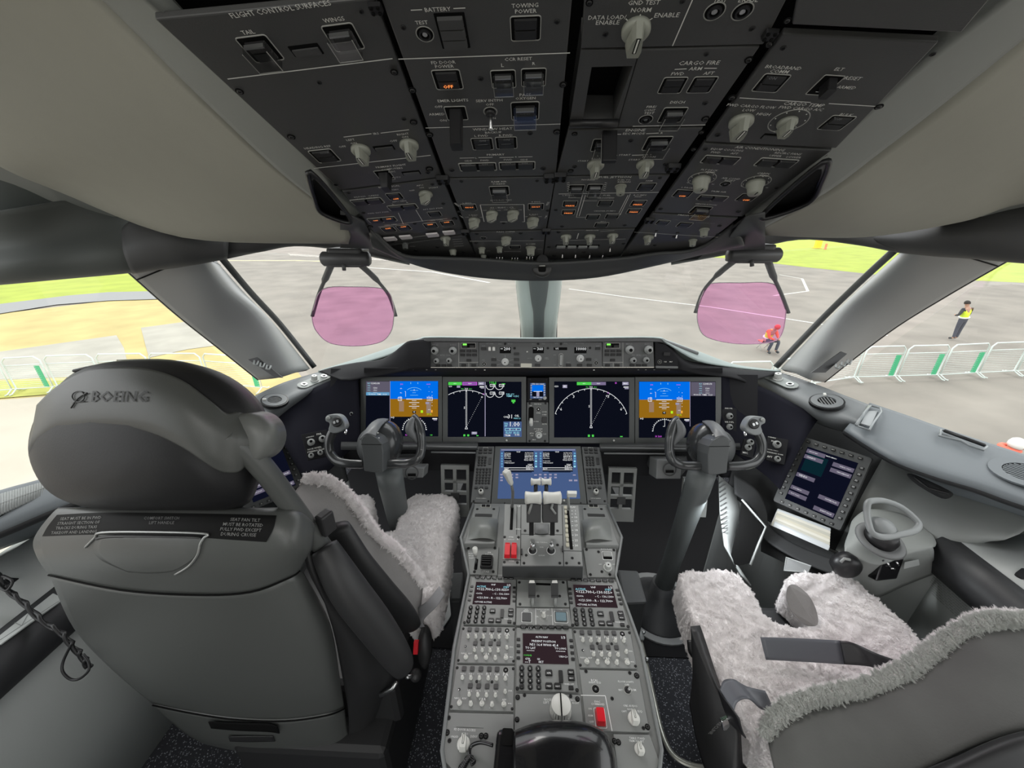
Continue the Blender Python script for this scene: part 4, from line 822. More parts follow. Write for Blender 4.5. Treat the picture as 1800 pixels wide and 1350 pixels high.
def arc_(p, cx, cy, r, a0, a1, w=.9, m=None, n=24, k=1): return L_(p, [(cx+r*math.sin(math.radians(a0+(a1-a0)*i/n)), cy-r*math.cos(math.radians(a0+(a1-a0)*i/n))) for i in range(n+1)], w, m, k)
def pfd(p, x0, x1, y0, yh, yb, ye, ix0, ix1, cx, left):
    R_(p, x0, y0, x1, yh, SK); R_(p, x0, yh, x1, yb, SG); R_(p, ix0, y0+.5, ix1, y0+25, SGy); k = (x1-x0)/85
    for i in range(5):
        T_(p, ix0+(5 if left else 17)*1, y0+4+4*i, ('FLT', 'TAIL', 'XPDR', 'UTC', 'DATE')[i], 5, SC_)
        if i != 1: T_(p, ix0+(16 if left else 29), y0+4+4*i, ('12345678', '', '1200', '10:21', '17 NOV')[i], 7 if i else 15)
    R_(p, ix0, y0+19.5, ix1, y0+25, SBl2 if left else SGy, .5); T_(p, (ix0+ix1)/2, y0+23.2, '00:00:00  TIME  10:21', 36, SW)
    L_(p, [((x0 if left else x1), y0), ((x0 if left else x1), ye-20)], .9, SL)
    # attitude symbols
    L_(p, [(cx-14, yh+.3), (cx+14, yh+.3)], 1.3); L_(p, [(cx-9, yh+6.5), (cx+9, yh+6.5)], .9); L_(p, [(cx-9, yh+13), (cx+9, yh+13)], .9)
    for d in (3.2, 9.7, 16): L_(p, [(cx-4, yh+d), (cx+4, yh+d)], .7)
    for d in (-6.5, -11, -15): L_(p, [(cx-7 if d != -11 else cx-3, yh+d), (cx+7 if d != -11 else cx+3, yh+d)], .45, SC_)
    arc_(p, cx, yh, 20, -38, 38, .5, SC_, 10); T_(p, cx, yh-15.5, 'A', 2.6, SW)
    for d in (-6, 6.5): L_(p, [(cx+d, y0+2), (cx+d, y0+5)], .7, SC_)
    # speed and altitude tapes
    R_(p, cx-26.5, yh+4, cx-18, yh+22, glow('tape_tint', (.30, .19, .12), 1), .5); R_(p, cx+21.5, yh+5, cx+29.5, yh+25, glow('tape_tint2', (.28, .20, .16), 1), .5)
    L_(p, [(cx-28, yh-3), (cx-22, yh-3), (cx-22, yh+3), (cx-28, yh+3), (cx-28, yh-3)], .9); T_(p, cx-24.5, yh, '0', 3); T_(p, cx-22, y0+5.5, '200', 5, SM); T_(p, cx+25, y0+5.5, '10000', 7, SM)
    for i in range(3): T_(p, cx-23, y0+13+7.5*i, ('60-', '40-', '30-')[i], 4); T_(p, cx+26, y0+10+i*8, '-', 2)
    L_(p, [(cx-16.5, yh-13), (cx-15, yh-13), (cx-15, yh-4)], .6); T_(p, cx+26, yh, '160', 8); L_(p, [(cx+22, yh-3), (cx+32, yh-3), (cx+32, yh+3), (cx+22, yh+3)], .8); R_(p, cx+20, yh+5.5, cx+26, yh+9, SL, 1); T_(p, cx+26.5, yh+19, '-400', 5)
    for i in range(5): L_(p, [(cx+31, yh-12+6*i), (cx+32, yh-12+6*i)], 1)
    R_(p, cx-3, yh+21, cx+3, yh+25.5, SB, 1); T_(p, cx, yh+23.2, '<', 3); R_(p, cx+11.5, yh+20, cx+15.5, yh+24.5, SY, 1); R_(p, cx+29.5, yh+19.5, cx+32.5, yh+24, SO, 1); T_(p, cx+26.5, yh+27, '29.92', 9, SY)
    # heading rose
    hy = ye-12; arc_(p, cx+.5, hy, 20, -92, 92, .5, SW, 20)
    for i in range(-9, 10): a = math.radians(10*i); L_(p, [(cx+.5+20*math.sin(a), hy-20*math.cos(a)), (cx+.5+21.8*math.sin(a), hy-21.8*math.cos(a))], 1.5 if i % 3 == 0 else .7)
    L_(p, [(cx+1, yb+1.5), (cx+1, yb+15), (cx-2, yb+15)], .7) if not left else R_(p, cx+9, yb+2.5, cx+11.5, yb+5.5, SM, 1)
    T_(p, cx-10, ye-2.2, 'H 360', 11, SM); T_(p, cx+30, ye-2.2, 'NM', 4, SGr); T_(p, x0+4.5, yb+1.6, '=0', 6); R_(p, x1-10, yb+2.5, x1-1.5, yb+4.5, SW, 1); R_(p, x1-8, yb+5, x1-2, yb+6.5, SL, 1)
p = display('left outermost display with blue and brown attitude picture and grey flight data', (633.5, 661, 777, 777.5), (643, 670, 770.5, 767)); pfd(p, 685.5, 770, 670, 701.2, 732.5, 767, 643.5, 684.5, 728, True); p.done('display_image')
p = display('right outermost display with blue and brown attitude picture, flight data on its right', (1116.5, 662.5, 1268, 781), (1123, 670.5, 1258, 769.5)); pfd(p, 1123.5, 1213, 671, 702.5, 734.5, 769.5, 1214.5, 1257.5, 1167.5, False); p.done('display_image')
def nav(p, cx, cy, r, a0, a1, ylo):
    arc_(p, cx, cy, r, a0, a1, .85, SW, 30)
    for i in range(int(a0/10), int(a1/10)+1):
        a = math.radians(10*i); L_(p, [(cx+r*math.sin(a), cy-r*math.cos(a)), (cx+(r-2.6)*math.sin(a), cy-(r-2.6)*math.cos(a))], .8)
        if i % 3 == 0 and i: T_(p, cx+(r-6)*math.sin(a), cy-(r-6)*math.cos(a), str(abs(i)), 3.2)
    for o in (-.9, .9): L_(p, [(cx+o, cy-r-1), (cx+o, cy-4)], .5)
    L_(p, [(cx-2.2, cy+2), (cx, cy-3.5), (cx+2.2, cy+2), (cx-2.2, cy+2)], .9); T_(p, cx-3.2, cy-r*.53, '5', 2.6); T_(p, cx, cy-r-2.6, '360', 6, SW); T_(p, cx-7, cy-r-2.4, 'TRK', 5, SGr); T_(p, cx+7.5, cy-r-2.4, 'MAG', 5, SGr)
    ex, ey = cx+27.5, cy-54
    for i in range(17): t = .04+i/17; R_(p, cx+1+26.5*t-.35, cy-3-51*t-.5, cx+1+26.5*t+.35, cy-3-51*t+.3, SW, 1)
    T_(p, cx+27.5, cy-54.5, 'o', 3.4, SW); T_(p, cx+30, cy-58, '*', 3, SM)
p = display('inner left display with a map arc, engine gauges and a lilac menu tab', (778, 662, 925, 778), (787, 671, 916.7, 768)); nav(p, 819.7, 752, 66, -28.6, 28.6, 768)
R_(p, 788, 671.5, 812, 677, SGr, 1); R_(p, 813, 671.5, 838.5, 677.3, SM, 1); R_(p, 814, 672.2, 837.5, 676.6, glow('tab_purple', (.25, .10, .36), 1), 1.5); R_(p, 840.5, 671.5, 851, 677, SL, 1); T_(p, 800, 674.4, 'INFO', 5); T_(p, 826, 674.4, 'NAV', 6); T_(p, 846, 674.4, 'MAP', 6)
T_(p, 791.5, 679.3, 'GS0', 6); R_(p, 803, 676.8+.8, 809, 681.5, SL, 1); R_(p, 843, 679, 851, 681, SW, 1); R_(p, 845, 681.8, 851, 683, SL, 1)
L_(p, [(852.8, 671.5), (852.8, 767)], 1.4, SL); T_(p, 866, 672.6, '100.0', 14, SGr)
for gx, gy in ((861.5, 678), (877.5, 678), (861.5, 691.5), (877.5, 691.5)):
    arc_(p, gx, gy, 7, 70, 275, .9, SW, 12); L_(p, [(gx, gy-2.5), (gx+8.5, gy-2.5), (gx+8.5, gy+1.5), (gx, gy+1.5), (gx, gy-2.5)], .8); T_(p, gx+4.5, gy-.5, '0.0', 5, SW)
for gx in (866, 882): R_(p, gx, 674, gx+6, 675.8, SGr, 1)
T_(p, 897, 693, 'FUEL QTY', 14, SC_); T_(p, 901, 696.5, 'TEMP +15C', 22, SC_); R_(p, 899, 702.5, 906, 706.5, SGr, 1); R_(p, 901, 706.5, 904, 709, SGr, 1)
T_(p, 889, 733, 'CAB', 8, SW); T_(p, 897, 732.5, '31', 9, SW); T_(p, 908.5, 731, 'OIL', 8, SW); T_(p, 909, 735.5, 'PRESS 21', 12, SC_)
R_(p, 885, 741, 917, 768, SBl, .5); T_(p, 904, 746, '1.00', 21, SW); T_(p, 889.5, 745, 'TPR', 7, SC_); T_(p, 889.5, 749, 'FF', 5, SC_); L_(p, [(888, 753), (915, 753), (915, 757), (888, 757), (888, 753)], .8, SC_); T_(p, 902, 755, '0  -  +', 18, SW); T_(p, 901, 761, 'ELEV  RUD', 24, SC_); T_(p, 892, 765.5, 'TRIM', 10, SW); T_(p, 909, 764.5, '0.00', 9, SW)
for x in (816, 822.8): R_(p, x-1.5, 763.5, x+2, 767, SGr, 1)
R_(p, 829, 759, 838.5, 763.5, SL, 1); T_(p, 833.6, 761.2, 'TFC', 6); R_(p, 837.5, 765, 841, 766.6, SGr, 1)
p.c('knob', 'whitedot', None, 890.5, 774, 3.6).done('display_image')
p = display('inner right display with a full map arc and dotted course line', (965, 663, 1115.5, 779.5), (974, 670.5, 1106, 769)); nav(p, 1039, 750, 67, -70, 70, 768)
R_(p, 1014, 671.5, 1039.5, 677, SGr, 1); R_(p, 1039.5, 671.5, 1065, 677, glow('tab_lilac', (.20, .16, .28), 1), 1); R_(p, 1094, 671.5, 1105, 677, SL, 1); T_(p, 1027, 674.3, 'INFO', 5); T_(p, 1052, 674.3, 'NAV', 6); T_(p, 1099.5, 674.3, 'MAP', 7); R_(p, 989, 676.5, 997, 682, SL, 1); T_(p, 993, 679.2, '40', 5); T_(p, 978, 679.3, 'GS0', 7); T_(p, 1082.5, 675, '*', 4, SM); R_(p, 1096, 679.5, 1105, 681.3, SW, 1); R_(p, 1098, 682, 1105, 684, SL, 1)
for x in (1035, 1042): R_(p, x-1.6, 764, x+2, 768, SGr, 1)
R_(p, 1090, 766.5, 1094.5, 768.2, SGr, 1); p.c('knob', 'whitedot', None, 1079, 774.5, 3.6).done('display_image')

# narrow centre strip: standby display, gear lever, autobrake
p = Panel('standby_display', 'small square standby display between the two map displays', 'screen', MPN, [(927, 664, )[:2], (963.5, 664), (963.5, 706), (926.5, 706)], th=.03, m=gs, face='bezel'); p.z = .0012
p.rect(932, 673.5, 959, 700.5, SBl, .0006); R_(p, 935, 677, 955, 688, SK, 1); R_(p, 935, 688, 955, 697, SB, 1); R_(p, 943, 688, 948, 697, SL, 1.5); T_(p, 945.5, 675.2, 'STD 360 10000', 22, SW); T_(p, 945.5, 698.7, '340 360 020', 16, SW); L_(p, [(938, 688), (953, 688)], 1, SW, 2)
for y in (678, 682, 686, 690, 694): T_(p, 933.8, y, '60', 2.6, SW); T_(p, 957, y, '20', 3, SW)
p.T(933, 702.3, 'APP', 4, ltr).T(950, 702.3, 'BARO', 6, ltr).sel(957.5, 699.5, 6.5, 0, mk_kwhite, 'palek').scr([(931, 667), (960, 667)], 3.5).done('display_image')
p = Panel('gear_panel', 'narrow grey centre panel with the landing gear lever and autobrake selector', 'control panel', MPN, [(926.5, 707), (963.5, 707), (964, 778), (926, 778)], th=.03, m=pan)
p.c('lever_slot', 'gearslot', lambda mb: mb.prism(Matrix(), rrect(1, 2.9, .45), 0, .05, gap), 933.5, 728, 9).c('gear_lever', 'gearlever', lambda mb: (mb.rbox(Matrix.Translation(V((0, .2, 0))), .35, .5, .1, blk, 2.0), mb.tube([V((0, .7, 2.0)), V((0, -.1, 2.3)), V((0, -.8, 2.0))], [.35, .42, .38], knobw, 12)), 933.5, 740, 8, label='white wheel shaped lever head')
p.c('test_button', 'socket', mk_socket, 946.5, 719.5, 8).c('button', 'blackbtn', mk_blackbtn, 957, 738, 9, sy=2).sel(947, 765, 12, 0, mk_kwhite, 'palek').scr([(931, 709), (959, 709), (931, 775), (958, 775)], 4)
p.T(933, 713.5, 'UP', 3.5).T(945, 710.5, 'GND PROX', 13).T(946.5, 726, 'OVRD', 8).T(957, 724, 'LOCK', 8).T(957, 729, 'OVRD', 8).T(942.5, 741, 'DOWN', 8).T(957, 745.5, 'ALTN', 8).T(946, 754, 'AUTOBRAKE', 15).T(935, 762, 'RTO', 7).T(935, 766, 'OFF', 5).T(957, 763, '1 2 3', 7).T(939, 773, 'MAX', 6)
for i in range(5): a = math.radians(-40+20*i); p.ln([(947+7*math.sin(a), 765-7*math.cos(a)), (947+9.5*math.sin(a), 765-9.5*math.cos(a))], .8)
p.done()

# vertical knob strips beside the outer displays
for L in (1, 0):
    cor = [(612, 716), (633, 716), (633, 778), (611, 780)] if L else [(1269, 720), (1295, 718), (1294.5, 781), (1269, 783)]
    p = Panel('dimmer_strip', 'narrow black strip of two round dimmer knobs beside the %s display' % ('left outermost' if L else 'right outermost'), 'control panel', MPN, cor, th=.02, m=gs); x = 621.5 if L else 1281
    dy = 0 if L else 4
    p.T(x, 716+dy/2, 'FWD PNL', 13).sel(x, 727+dy, 11, 0, mk_kgrey, 'kgrey').T(x, 738+dy, 'LWR DSPL', 17).sel(x, 746+dy, 10.5, 0, mk_kgrey, 'kgrey')
    for i in range(9): p.ln([(x-4, 755+dy+2*i), (x+4, 755+dy+2*i)], .6, dl)
    p.ln([(x-4, 755+dy), (x-4, 773+dy)], 1.6, dl).done()
# lower ledge under the displays
mb = MB(); mb.grid([[P(x, 779, 1.565) for x in (600, 700, 840)], [P(x, 784, 1.53) for x in (600, 700, 840)], [P(x, 789, 1.54) for x in (600, 700, 840)]], dkg); obj('lower_ledge', mb, ip, thick=.006)
mb = MB(); mb.grid([[P(x, 781, 1.54) for x in (1054, 1180, 1300)], [P(x, 786, 1.52) for x in (1054, 1180, 1300)], [P(x, 792, 1.54) for x in (1054, 1180, 1300)]], dkg); obj('lower_ledge', mb, ip, thick=.006)
for a, b in (((700, 784), (838, 786)), ((758, 795), (836, 796)), ((1056, 787), (1205, 789)), ((1062, 797), (1180, 798))):
    mb = MB(); mb.tube([P(*a, 1.50), P(*b, 1.50)], .0032, mdg, 8); obj('rail', mb, ip)
mb = MB(); mb.prism(MPN.Mp(MPN.at(948, 790, -.05)), [(-.90, -.10), (-.26, -.10), (-.26, .03), (-.90, .03)], -.02, 0, gs); obj('lower_skin', mb, ip); mb = MB(); mb.prism(MPN.Mp(MPN.at(948, 790, -.05)), [(.26, -.10), (.90, -.10), (.90, .03), (.26, .03)], -.02, 0, gs); obj('lower_skin', mb, ip)

# ------------------------------------------------------------------ lower centre display and its two keypads
p = Panel('lower_display', 'wide lower centre display showing two black text pages on slate blue', 'screen', LOW, [(870, 784), (1021, 784), (1032, 886), (863, 886)], th=.05, m=bz, face='bezel', bevel=.003); p.z = .0012
q = [LOW.at(x, y, .0006) for x, y in ((874.4, 876.5), (1020, 876.5), (1012, 789), (879.5, 789))]; mb = MB(); mb.poly(q, SBl); obj('screen', mb, p.t, thick=.001, off=-1)
def quad_(p, pts, m, k): p.L.poly([p.pl.at(x, y, p.z+.0003*k) for x, y in pts], m)
for dx in (0, 68):
    xa, xb = 886.3+dx, 938+dx; quad_(p, [(xa-.7, 829), (xb+.7+dx*.006, 829), (xb, 793), (xa, 793)], SB, 1)
    L_(p, [(xa-.5, 822.3), (xb+.5, 822.3)], 1, SW, 2); L_(p, [(xa-.5, 826), (xb+.5, 826)], .8, SW, 2); T_(p, xa+25, 794.5, 'VHF', 7, SW, 2)
    for i, (a, b) in enumerate((('KORD/KSEA', 'ALTN RTE'), ('DIST', 'FUEL ETA 18.4'), ('FLT NO', 'ENTRY'), ('RTE DATA', 'LEGS 140.25'))): T_(p, xa+6, 796.5+3.1*i, a, 11, SW, 2); T_(p, xb-8, 796.5+3.1*i, b, 15, SW, 2)
    T_(p, xb-8, 808.8, 'REQUEST>', 17, SW, 2); T_(p, xa+6, 810.5, 'CO ROUTE', 13, SW, 2); T_(p, xa+9, 813.8, '<PRE-FLIGHT', 18, SW, 2); T_(p, xb-6, 817, 'PERF', 8, SW, 2); T_(p, xb-7, 820, 'INIT>', 12, SW, 2); T_(p, xa+4, 824.3, 'ACT', 8, SW, 2); T_(p, xb-7, 824.6, 'EXEC>', 12, SW, 2)
    for i in range(6): R_(p, xa-5.5, 795.5+4.6*i, xa-2.5, 798.5+4.6*i, SBl2, 1); R_(p, xb+2.5, 795.5+4.6*i, xb+6, 798.5+4.6*i, SC_ if i % 2 else SBl2, 1)
    R_(p, xa+10, 829.3, xb-3, 830.5, SB, 1)
    for i in range(4):
        for j in range(3):
            if j < 2 or i == 0: R_(p, xa-7+9*i, 833+5*j, xa-2.5+9*i, 835.6+5*j, SL, 1)
    R_(p, xb+1, 834, xb+6, 836, SL, 1)
    if dx: R_(p, xb-6, 843, xb, 846, SL, 1); R_(p, xb+3, 843, xb+9, 846, SL, 1)
R_(p, 881, 790, 1011, 791.6, SL, 1)
p.scr([(887, 884.5), (1021, 884)], 3).c('knob', 'whitedot', None, 991.5, 880.5, 4.4).done('display_image')
def keypad(L):
    cor = [(838, 784.5), (869, 784.5), (862, 885), (827.5, 883)] if L else [(1022.5, 785), (1054, 786), (1068.5, 887), (1033, 886)]
    p = Panel('keypad', 'grey keyboard strip of round and square keys %s of the lower centre display' % ('left' if L else 'right'), 'keypad', LOW, cor, th=.045, m=pan, bevel=.002)
    X = (lambda u, y: 853.5-(y-790)*.088+u) if L else (lambda u, y: 1038.5+(y-790)*.125+u)
    for y in (790, 795.5):
        for i in (-1, 0, 1): p.c('key', 'key', mk_key, X(8.5*i, y), y, 6.5)
    for r in range(4):
        for c_ in range(3): y = 804+4.6*r; p.c('key', 'keyround', mk_keyround, X(-9.5+5.4*c_, y), y, 4.3)
    p.c('rocker', 'rockertall', lambda mb: mb.rbox(Matrix(), 1, 2.6, .2, btn, .3), X(9.5, 811), 811, 5)
    for r in range(6):
        for c_ in range(5): y = 825+4.9*r; p.c('key', 'keyround', mk_keyround, X(-11+5.5*c_, y), y, 4.3)
    for r in range(6):
        for c_ in range(5): y = 825+4.9*r; p.T(X(-11+5.5*c_, y), y, 'ABCDEFGHIJKLMNOPQRSTUVWXYZ/<>+'[r*5+c_], 1.6, ltr, h=.0032)
    for r in range(4):
        for c_ in range(3): y = 804+4.6*r; p.T(X(-9.5+5.4*c_, y), y, '123456789.0-'[r*3+c_], 1.5, ltr, h=.0032)
    for i in range(3): p.c('key', 'keysq', mk_keysq, X(-10.5+9*i, 857.5), 857.5, 6, sy=.7)
    x = X(-1, 866); p.T(X(0, 787), 787, 'EFIS/DSP', 9).c('knob', 'cursork', lambda mb: (mb.lathe(Matrix(), [(.5, 0), (.5, .8), (.35, 1.0)], knobw, 20), mb.cyl(Matrix(), .25, 1.0, 1.02, gap, 12)), x, 866, 8.5).T(x, 876, 'CURSOR CONTROL', 18).scr([(X(-13, 881), 881), (X(13, 881), 881)], 4).done()
keypad(1); keypad(0)

# ------------------------------------------------------------------ left and right arms of the glareshield with knobs and air outlets
arm = mat('arm_grey', (.17, .18, .185), .5, bump=.1, bscale=500)
def arm_(L):
    t = thing('side_coaming', PZ(505, 690, .9) if L else PZ(1400, 690, .9), 'grey coaming arm with an air outlet and dimmer knobs, %s end of the glareshield' % ('left' if L else 'right'), 'trim')
    if L:
        up = [(440, 700, .95), (459, 690, .95), (499, 672, .95), (545, 658, .95), (587, 646, .95)]; md = [(446, 730, .94), (466, 718, .94), (508, 696, .94), (548, 680, .94), (590, 660, .94)]
        lo = [(452, 752, .90), (471, 737, .90), (512, 712, .90), (552, 692, .90), (600, 668, .90)]; bt = [(470, 765, .84), (490, 742, .84), (525, 716, .84), (560, 698, .84), (610, 672, .84)]
    else:
        up = [(1323, 645, .95), (1367, 653, .95), (1433, 675, .95), (1480, 693, .95), (1530, 712, .95)]; md = [(1326, 656, .94), (1360, 670, .94), (1425, 697, .94), (1470, 718, .94), (1515, 740, .94)]
        lo = [(1318, 668, .90), (1350, 686, .90), (1415, 717, .90), (1455, 738, .90), (1503, 752, .90)]; bt = [(1300, 672, .84), (1340, 695, .84), (1405, 728, .84), (1450, 750, .84), (1495, 762, .84)]
    mb = MB(); mb.grid(patch([[PZ(x, y, z) for x, y, z in r] for r in (up, md, lo, bt)], 5), arm); obj('skin', mb, t, thick=.006, off=-1)
    def pl_at(x, y):
        c = PZ(x, y, .945); e = PZ(x+20, y+(9 if not L else -9), .945); q = PZ(x, y-12, .955)
        return plane3(c, e, q)
    vx, vy, vr = (483, 705, 21) if L else (1453, 707, 25)
    pl = pl_at(vx, vy); k = pl.s_(vx, vy); M = pl.M(vx, vy, .004)
    v = thing('air_outlet', M.translation, 'round grey air outlet with slats in the %s coaming arm' % ('left' if L else 'right'), 'vent')
    mb = MB(); mb.ring(M, circ(vr*k, 32), circ(vr*.90*k, 32), -.006, .006, blk); mb.ring(M, circ(vr*.9*k, 32), circ(vr*.52*k, 32), -.006, .008, arm); obj('housing', mb, v)
    mb = MB(); mb.cyl(M, vr*.52*k, -.006, .001, gap, 24); obj('throat', mb, v)
    for i in range(-2, 3): mb = MB(); hw = math.sqrt(max(0, .5**2-(i*.17)**2))*vr*k; mb.box(M @ Matrix.Rotation(-.5, 4, 'Z') @ Matrix.Translation(V((0, i*.17*vr*k, .002))), 2*hw, vr*.06*k, .004, mdg); obj('slat', mb, v)
    mb = MB(); mb.rbox(M @ Matrix.Rotation(.9, 4, 'Z') @ Matrix.Translation(V((0, vr*.72*k, .006))), vr*.16*k, vr*.26*k, .001, knobw, .008); obj('slider', mb, v)
    cx, cy = (552, 671) if L else (1368, 669); pl = pl_at(cx, cy); k = pl.s_(cx, cy)
    d = (-23, 9.5) if L else (-27, -12); a = pl.at(cx+d[0], cy+d[1]); b = pl.at(cx-d[0], cy-d[1]); ln_ = (b-a).length; pl2 = plane3(a, b, pl.at(cx, cy-10)); M = pl2.Mp((a+b)/2+pl2.n*.003)
    q = thing('dimmer_plate', (a+b)/2, 'small oval plate with one knob between two jacks on the %s coaming arm' % ('left' if L else 'right'), 'control panel')
    mb = MB(); mb.rbox(M, ln_*1.15, ln_*.36, ln_*.17, mat('oval_plate', (.26, .28, .27), .45), .003); obj('plate', mb, q)
    for s_ in (-1, 1):
        mb = MB(); N = M @ Matrix.Translation(V((s_*ln_*.38, 0, .003))); mb.ring(N, circ(ln_*.09, 20), circ(ln_*.05, 20), 0, .004, steel); mb.cyl(N, ln_*.05, 0, .001, gap, 14); obj('jack', mb, q)
    inst('knob', 'palek', mk_kwhite, q, M @ Matrix.Translation(V((0, 0, .003))) @ Matrix.Scale(ln_*.24, 4))
arm_(1); arm_(0)
# ------------------------------------------------------------------ centre pedestal
S1 = PL(P(948, 945, 1.22), (1, 0, 0), P(948, 886, 1.40)-P(948, 945, 1.22))
S2 = PL(P(948, 1010, 1.128), (1, 0, 0), P(948, 945, 1.22)-P(948, 1010, 1.128))
QD = PL(P(948, 995, 1.085), (1, 0, 0), P(948, 886, 1.27)-P(948, 995, 1.085))
railm = mat('pedestal_rail', (.20, .21, .21), .4)
cp = thing('centre_pedestal', V((0, .9, 0)), 'long grey centre pedestal between the two pilot seats', 'pedestal')
Lp = [(832, 886, S1), (810, 945, S1), (824, 1010, S2), (798, 1138, PED), (777, 1320, PED), (784, 1365, PED)]
Rp = [(1068, 888, S1), (1093, 945, S1), (1082, 1012, S2), (1127, 1138, PED), (1163, 1318, PED), (1158, 1365, PED)]
Lt = [pl.at(x, y, -.008) for x, y, pl in Lp]; Rt = [pl.at(x, y, -.008) for x, y, pl in Rp]
mb = MB(); mb.grid([Lt, Rt], pedp, False); mb.grid([Lt, [V((v.x*1.0, v.y, .03)) for v in Lt]], dkg, False); mb.grid([Rt, [V((v.x, v.y, .03)) for v in Rt]], dkg, False)
mb.poly([Lt[-1], Rt[-1], V((Rt[-1].x, Rt[-1].y, .03)), V((Lt[-1].x, Lt[-1].y, .03))], dkg); mb.poly([Lt[0], Rt[0], V((Rt[0].x, Rt[0].y, .03)), V((Lt[0].x, Lt[0].y, .03))], dkg); obj('body', mb, cp, thick=.004, off=0)
for T_s in (Lp, Rp):
    pts = [pl.at(x, y, 0) for x, y, pl in T_s]; mb = MB(); mb.tube(pts, .0042, railm, 8, flat=1.3); obj('edge_rail', mb, cp)
mb = MB(); mb.tube([PED.at(784, 1362), PED.at(830, 1372), PED.at(1120, 1372), PED.at(1158, 1362)], .005, railm, 8); obj('edge_rail', mb, cp)
# forward wall below the lower display
mb = MB(); mb.grid([[LOW.at(828, 885, -.03), LOW.at(1068, 887, -.03)], [V((-.26, 1.16, .03)), V((.27, 1.16, .03))]], dkg, False); mb.grid([[LOW.at(828, 885, -.03), LOW.at(838, 787, -.03)], [V((-.26, 1.16, .03)), V((-.26, 1.42, .3))]], dkg, False); mb.grid([[LOW.at(1068, 885, -.03), LOW.at(1054, 787, -.03)], [V((.27, 1.16, .03)), V((.27, 1.42, .3))]], dkg, False); obj('forward_wall', mb, cp, thick=.004, off=0)
ltk = mat('pedestal_lettering', (.80, .81, .80), .5)
class UV:
    """bilinear map inside a module seen as the pixel quad TL TR BR BL"""
    def __init__(s, c): s.c = c
    def __call__(s, u, v):
        (a, b), (c, d), (e, f), (g, h) = s.c; return (((1-v)*((1-u)*a+u*c)+v*((1-u)*g+u*e)), ((1-v)*((1-u)*b+u*d)+v*((1-u)*h+u*f)))
def ins(c, t=.012):
    q = UV(c); return [q(t, t), q(1-t, t), q(1-t, 1-t), q(t, 1-t)]
GR = 'pedestal modules'
def radio(lab, c, lines, name='radio_tuning_panel'):
    p = Panel(name, lab, 'control panel', PED, ins(c), th=.008, m=pedp, group=None, bevel=.0012); q = UV(c); W = c[1][0]-c[0][0]
    for i in range(7): x, y = q(.13+.125*i, .005); p.c('key', 'keytab', lambda mb: mb.rbox(Matrix(), 1, .5, .1, btn, .35, 0, .85), x, y, W*.105).T(x, y, ('VHF', 'HF', 'SAT', 'CAB', 'GPWS', 'WXR', 'XPDR')[i], W*.07, ltk, h=.0045)
    s0, s1, s2, s3 = q(.12, .10), q(.88, .10), q(.88, .56), q(.12, .56)
    mb = MB(); mb.poly([PED.at(*r, .0012) for r in (s3, s2, s1, s0)], glow('radio_screen', (.030, .018, .022), 1)); obj('screen', mb, p.t, thick=.002, off=-1)
    for k, (u, v, t_, w, m) in enumerate(lines): x, y = q(u, v); p.T(x, y, t_, W*w, m or SW, h=.0026)
    for i in range(4):
        for u in (.045, .955): x, y = q(u, .20+.095*i); p.c('key', 'key', mk_key, x, y, W*.065)
    for r in range(4):
        for c_ in range(3): x, y = q(.10+.135*c_, .645+.095*r); p.c('key', 'keyround', mk_keyround, x, y, W*.095); x, y = q(.10+.135*c_, .645+.095*r); p.T(x, y-.4, '123456789.0C'[r*3+c_], W*.02, ltk, h=.0058)
    for u, v, s_, t_ in ((.54, .71, .13, 'XFR'), (.90, .69, .12, 'TEST'), (.90, .78, .12, 'MENU'), (.53, .91, .13, 'PREV'), (.67, .91, .13, 'NEXT')): x, y = q(u, v); p.c('key', 'key', mk_key, x, y, W*s_).T(x, y-.3, t_, W*s_*.6, ltk, h=.0052)
    x, y = q(.73, .76); p.c('rocker', 'rockertall', None, x, y, W*.075)
    x, y = q(.88, .93); p.c('key', 'key', mk_key, x, y, W*.09); x, y = q(.85, .87); p.T(x, y, 'PANEL OFF', W*.18, ltk)
    for u, v in ((.03, .96), (.97, .96)): x, y = q(u, v); p.c('fastener', 'fastener', mk_fastener, x, y, W*.06)
    p.done(); return p
vl = [(.50, .15, 'VHF', .10, None), (.83, .15, '1/3', .10, None), (.25, .195, 'ACTIVE', .20, SC_), (.78, .195, 'STBY', .13, SC_), (.50, .25, '<122.700-L-130.055>', .72, None), (.22, .34, '<DATA', .14, None), (.68, .34, '- C - 136.130>', .40, None), (.50, .43, '<121.500 - R - 122.700>', .72, None), (.33, .52, '<STORE ACTIVE', .38, None)]
CL_, CR_ = [(829, 1014), (908, 1017), (906.5, 1099), (813, 1098)], [(996, 1019), (1084.5, 1021), (1108, 1105), (1004, 1102.5)]
radio('left radio tuning panel on the pedestal with maroon screen reading 122.700', CL_, vl); radio('right radio tuning panel on the pedestal with maroon screen reading 122.700', CR_, vl)
CN = [(907, 1101.5), (1006, 1103.5), (1018, 1218), (906, 1215)]
radio('central keyboard panel with a black screen reading ALTN NAV PRESENT POSITION', CN, [(.45, .155, 'ALTN NAV', .22, None), (.82, .155, '1/3', .09, None), (.48, .22, 'PRESENT POSITION', .42, None), (.48, .275, 'N51 16.4 W000 45.4', .50, None), (.25, .325, 'TO LAT', .18, None), (.76, .325, 'TO LONG', .20, None), (.25, .36, '------', .2, None), (.76, .36, '------', .24, None), (.20, .44, '<ON>B', .14, SGr), (.80, .45, 'UN>C>', .15, None), (.20, .495, 'GTK', .09, None), (.38, .495, 'GS', .05, None), (.20, .54, '---T', .12, None), (.42, .54, '0KT', .09, None)], 'navigation_keyboard')
